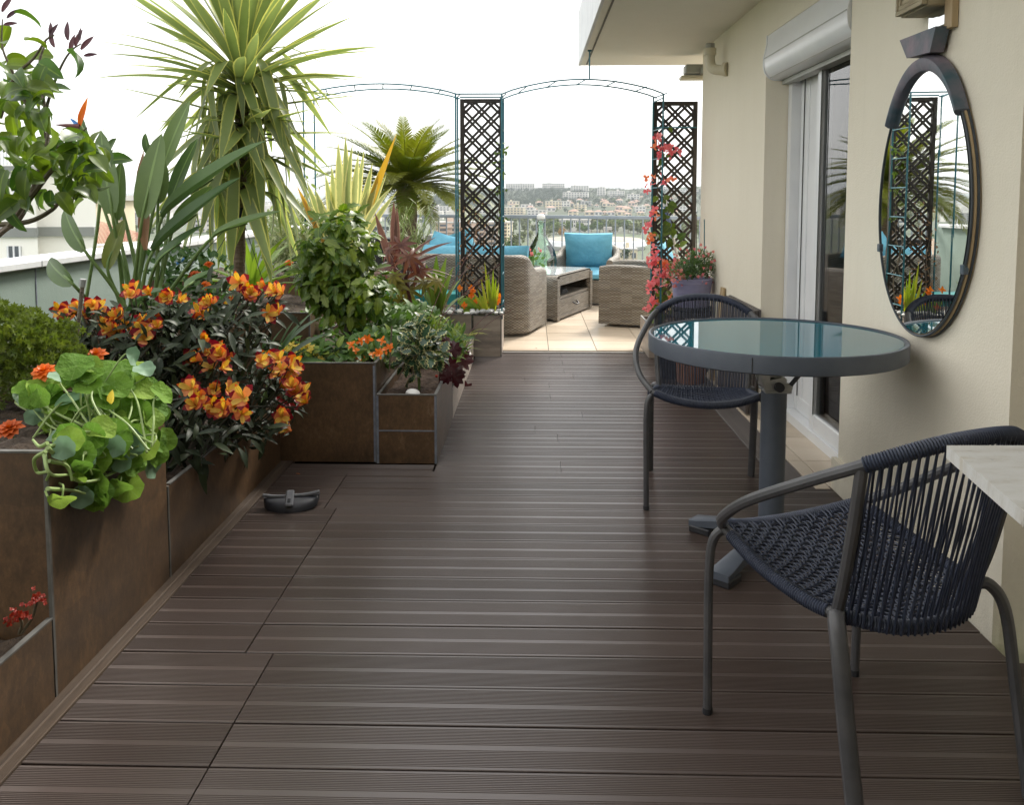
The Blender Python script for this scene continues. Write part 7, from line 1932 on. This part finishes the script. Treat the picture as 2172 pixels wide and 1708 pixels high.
crs = [[crown(m_, 230, tl, 10 * i + j) for j in range(3)] for i, (m_, tl) in enumerate(zip(tm_, (1.0, 1.25, .9, .9)))]
trunk_me = MB().tube([(0, 0, -.9), (0, 0, .1)], [.05, .03], 5).mesh('trunk', bark)
tr2 = random.Random(9)
def tree(px, py, hpx, kind, label, group, Y=None):
    g = hit(px, py) if Y is None else at(px, py, Y); h = hpx / 1800 * g.y
    t_ = thing('valley_tree', label, 'tree', g, group); s_ = h * .62
    m = Matrix.Translation(g + Vector((0, 0, h * .58))) @ Matrix.Rotation(tr2.uniform(0, 6), 4, 'Z') @ Matrix.Diagonal((s_ * tr2.uniform(.85, 1.3), s_ * tr2.uniform(.85, 1.3), s_, 1))
    put('crown', tr2.choice(crs[kind]), t_, m); put('trunk', trunk_me, t_, Matrix.Translation(g + Vector((0, 0, h * .5))) @ Matrix.Scale(h * .55, 4))
for k in range(190):
    x = tr2.uniform(1060, 1385) if k < 150 else tr2.uniform(1385, 1490); y = 474 + 40 * tr2.random() ** 1.3
    if 1160 < x < 1385 and y > 500: y = 498 - tr2.random() * 12
    kind = tr2.choice((0, 0, 1, 1, 1))
    col_ = 'green' if kind == 0 else 'pale green'
    zx = 'directly right of the central trellis' if x < 1105 else ('behind the demijohn' if x < 1165 else ('left of the big round dark tree' if x < 1255 else ('right of the big round dark tree' if x < 1330 else ('just left of the bougainvillea' if x < 1385 else 'seen through the right trellis'))))
    zy = 'small far' if y < 482 else ('middle row' if y < 496 else 'large near')
    lb_ = '%s %s tree in the belt %s' % (zy, col_, zx); tree(x, y, tr2.uniform(15, 28) * (.7 + (y - 470) / 60), kind, lb_, lb_)
tree(1192, 503, 22, 3, 'single autumn coloured tree left of the blue armchair', None, 430)
tree(1272, 492, 26, 2, 'big round dark tree above the blue armchair', None)
tree(1090, 540, 48, 1, 'tall pale poplar right of the central trellis', None, 330); tree(1078, 548, 40, 0, 'green tree low beside the trellis post', None, 320)
tree(1330, 556, 30, 2, 'dark conifer below the railing right of the blue armchair', None, 320); tree(1100, 570, 26, 0, 'green bush low beside the demijohn', None, 300)
for k in range(46):
    x = tr2.uniform(545, 905); y = 440 + 60 * tr2.random(); tree(x, y, tr2.uniform(12, 22), tr2.choice((0, 0, 2)), *(['%s tree in the valley behind the %s' % ('far' if y < 460 else ('middle' if y < 480 else 'near'), 'yucca and lilies' if x < 640 else ('variegated flax' if x < 790 else 'cycad trunk'))] * 2))
for k in range(26):
    x = tr2.uniform(262, 480); y = 462 + 44 * tr2.random(); tree(x, y, tr2.uniform(12, 22), tr2.choice((0, 0, 1)), *(['%s valley tree behind the %s of the bird of paradise' % ('far' if y < 476 else ('middle' if y < 490 else 'near'), 'left stems' if x < 330 else 'right leaves')] * 2))
for k in range(80):
    x = tr2.uniform(1070, 1480); y = 428 + 28 * tr2.random(); tree(x, y, tr2.uniform(6, 11), tr2.choice((0, 2, 2)), *(['dark tree among the houses %s %s' % ('low in the town' if y > 446 else ('part way up the slope' if y > 437 else 'at the foot of the wood'), 'near the central trellis' if x < 1170 else ('above the blue armchair' if x < 1290 else ('left of the bougainvillea' if x < 1385 else 'seen through the right trellis')))] * 2))
# woods on the slope: one mass
mb = MB(); wr = random.Random(77); blob = crown(tm_[2], 34, .8, 5)
for k in range(2800):
    px = wr.uniform(893, 1490); top = 402 if px > 960 else 402 + (960 - px) * .42
    py = top + (438 - top) * wr.random() ** 1.1
    if px > 1250 and wr.random() < .6: continue
    g = hit(px, py); s_ = wr.uniform(5, 9); append_m = Matrix.Translation(g + Vector((0, 0, s_ * .35))) @ Matrix.Diagonal((s_, s_, s_ * .8, 1))
    n = len(mb.v); mb.v += [tuple(append_m @ v.co) for v in blob.vertices]
    for p in blob.polygons: mb.f.append(tuple(n + i for i in p.vertices)); mb.mi.append(0); mb.uv.append([(0, 0)] * 4)
mb.put('hillside_wood', tm_[2], kind='stuff', smooth=False)
# far town carpet: roofs and walls too small to tell apart
mb = MB(); tr3 = random.Random(31)
for k in range(900):
    px = tr3.uniform(200, 1000); y = tr3.uniform(900, 3200); d = ray(px, 430); x = d.x / d.y * y
    if crest(x / y) > GZ + 2 and y > 1040: continue
    h = tr3.uniform(6, 16); mb.box((x, y, GZ + h / 2), (tr3.uniform(9, 26), 12, h))
mb.put('far_town', W_[0], kind='stuff', smooth=False)
# air between here and the hills
hz = NT('valley_haze'); hz.n.remove(hz.b); pv = hz.node('ShaderNodeVolumePrincipled'); pv.inputs['Color'].default_value = (.86, .93, 1.0, 1); pv.inputs['Density'].default_value = .00014; pv.inputs['Anisotropy'].default_value = .2
hz.link(pv.outputs[0], hz.out.inputs['Volume'])
HAZE = True
if HAZE:
    mb = MB(); mb.box((0, 2800, (95 + GZ - 1) / 2), (12000, 7000, 95 - GZ + 1)); 
    mb.put('haze', hz.m, kind='stuff', smooth=False)
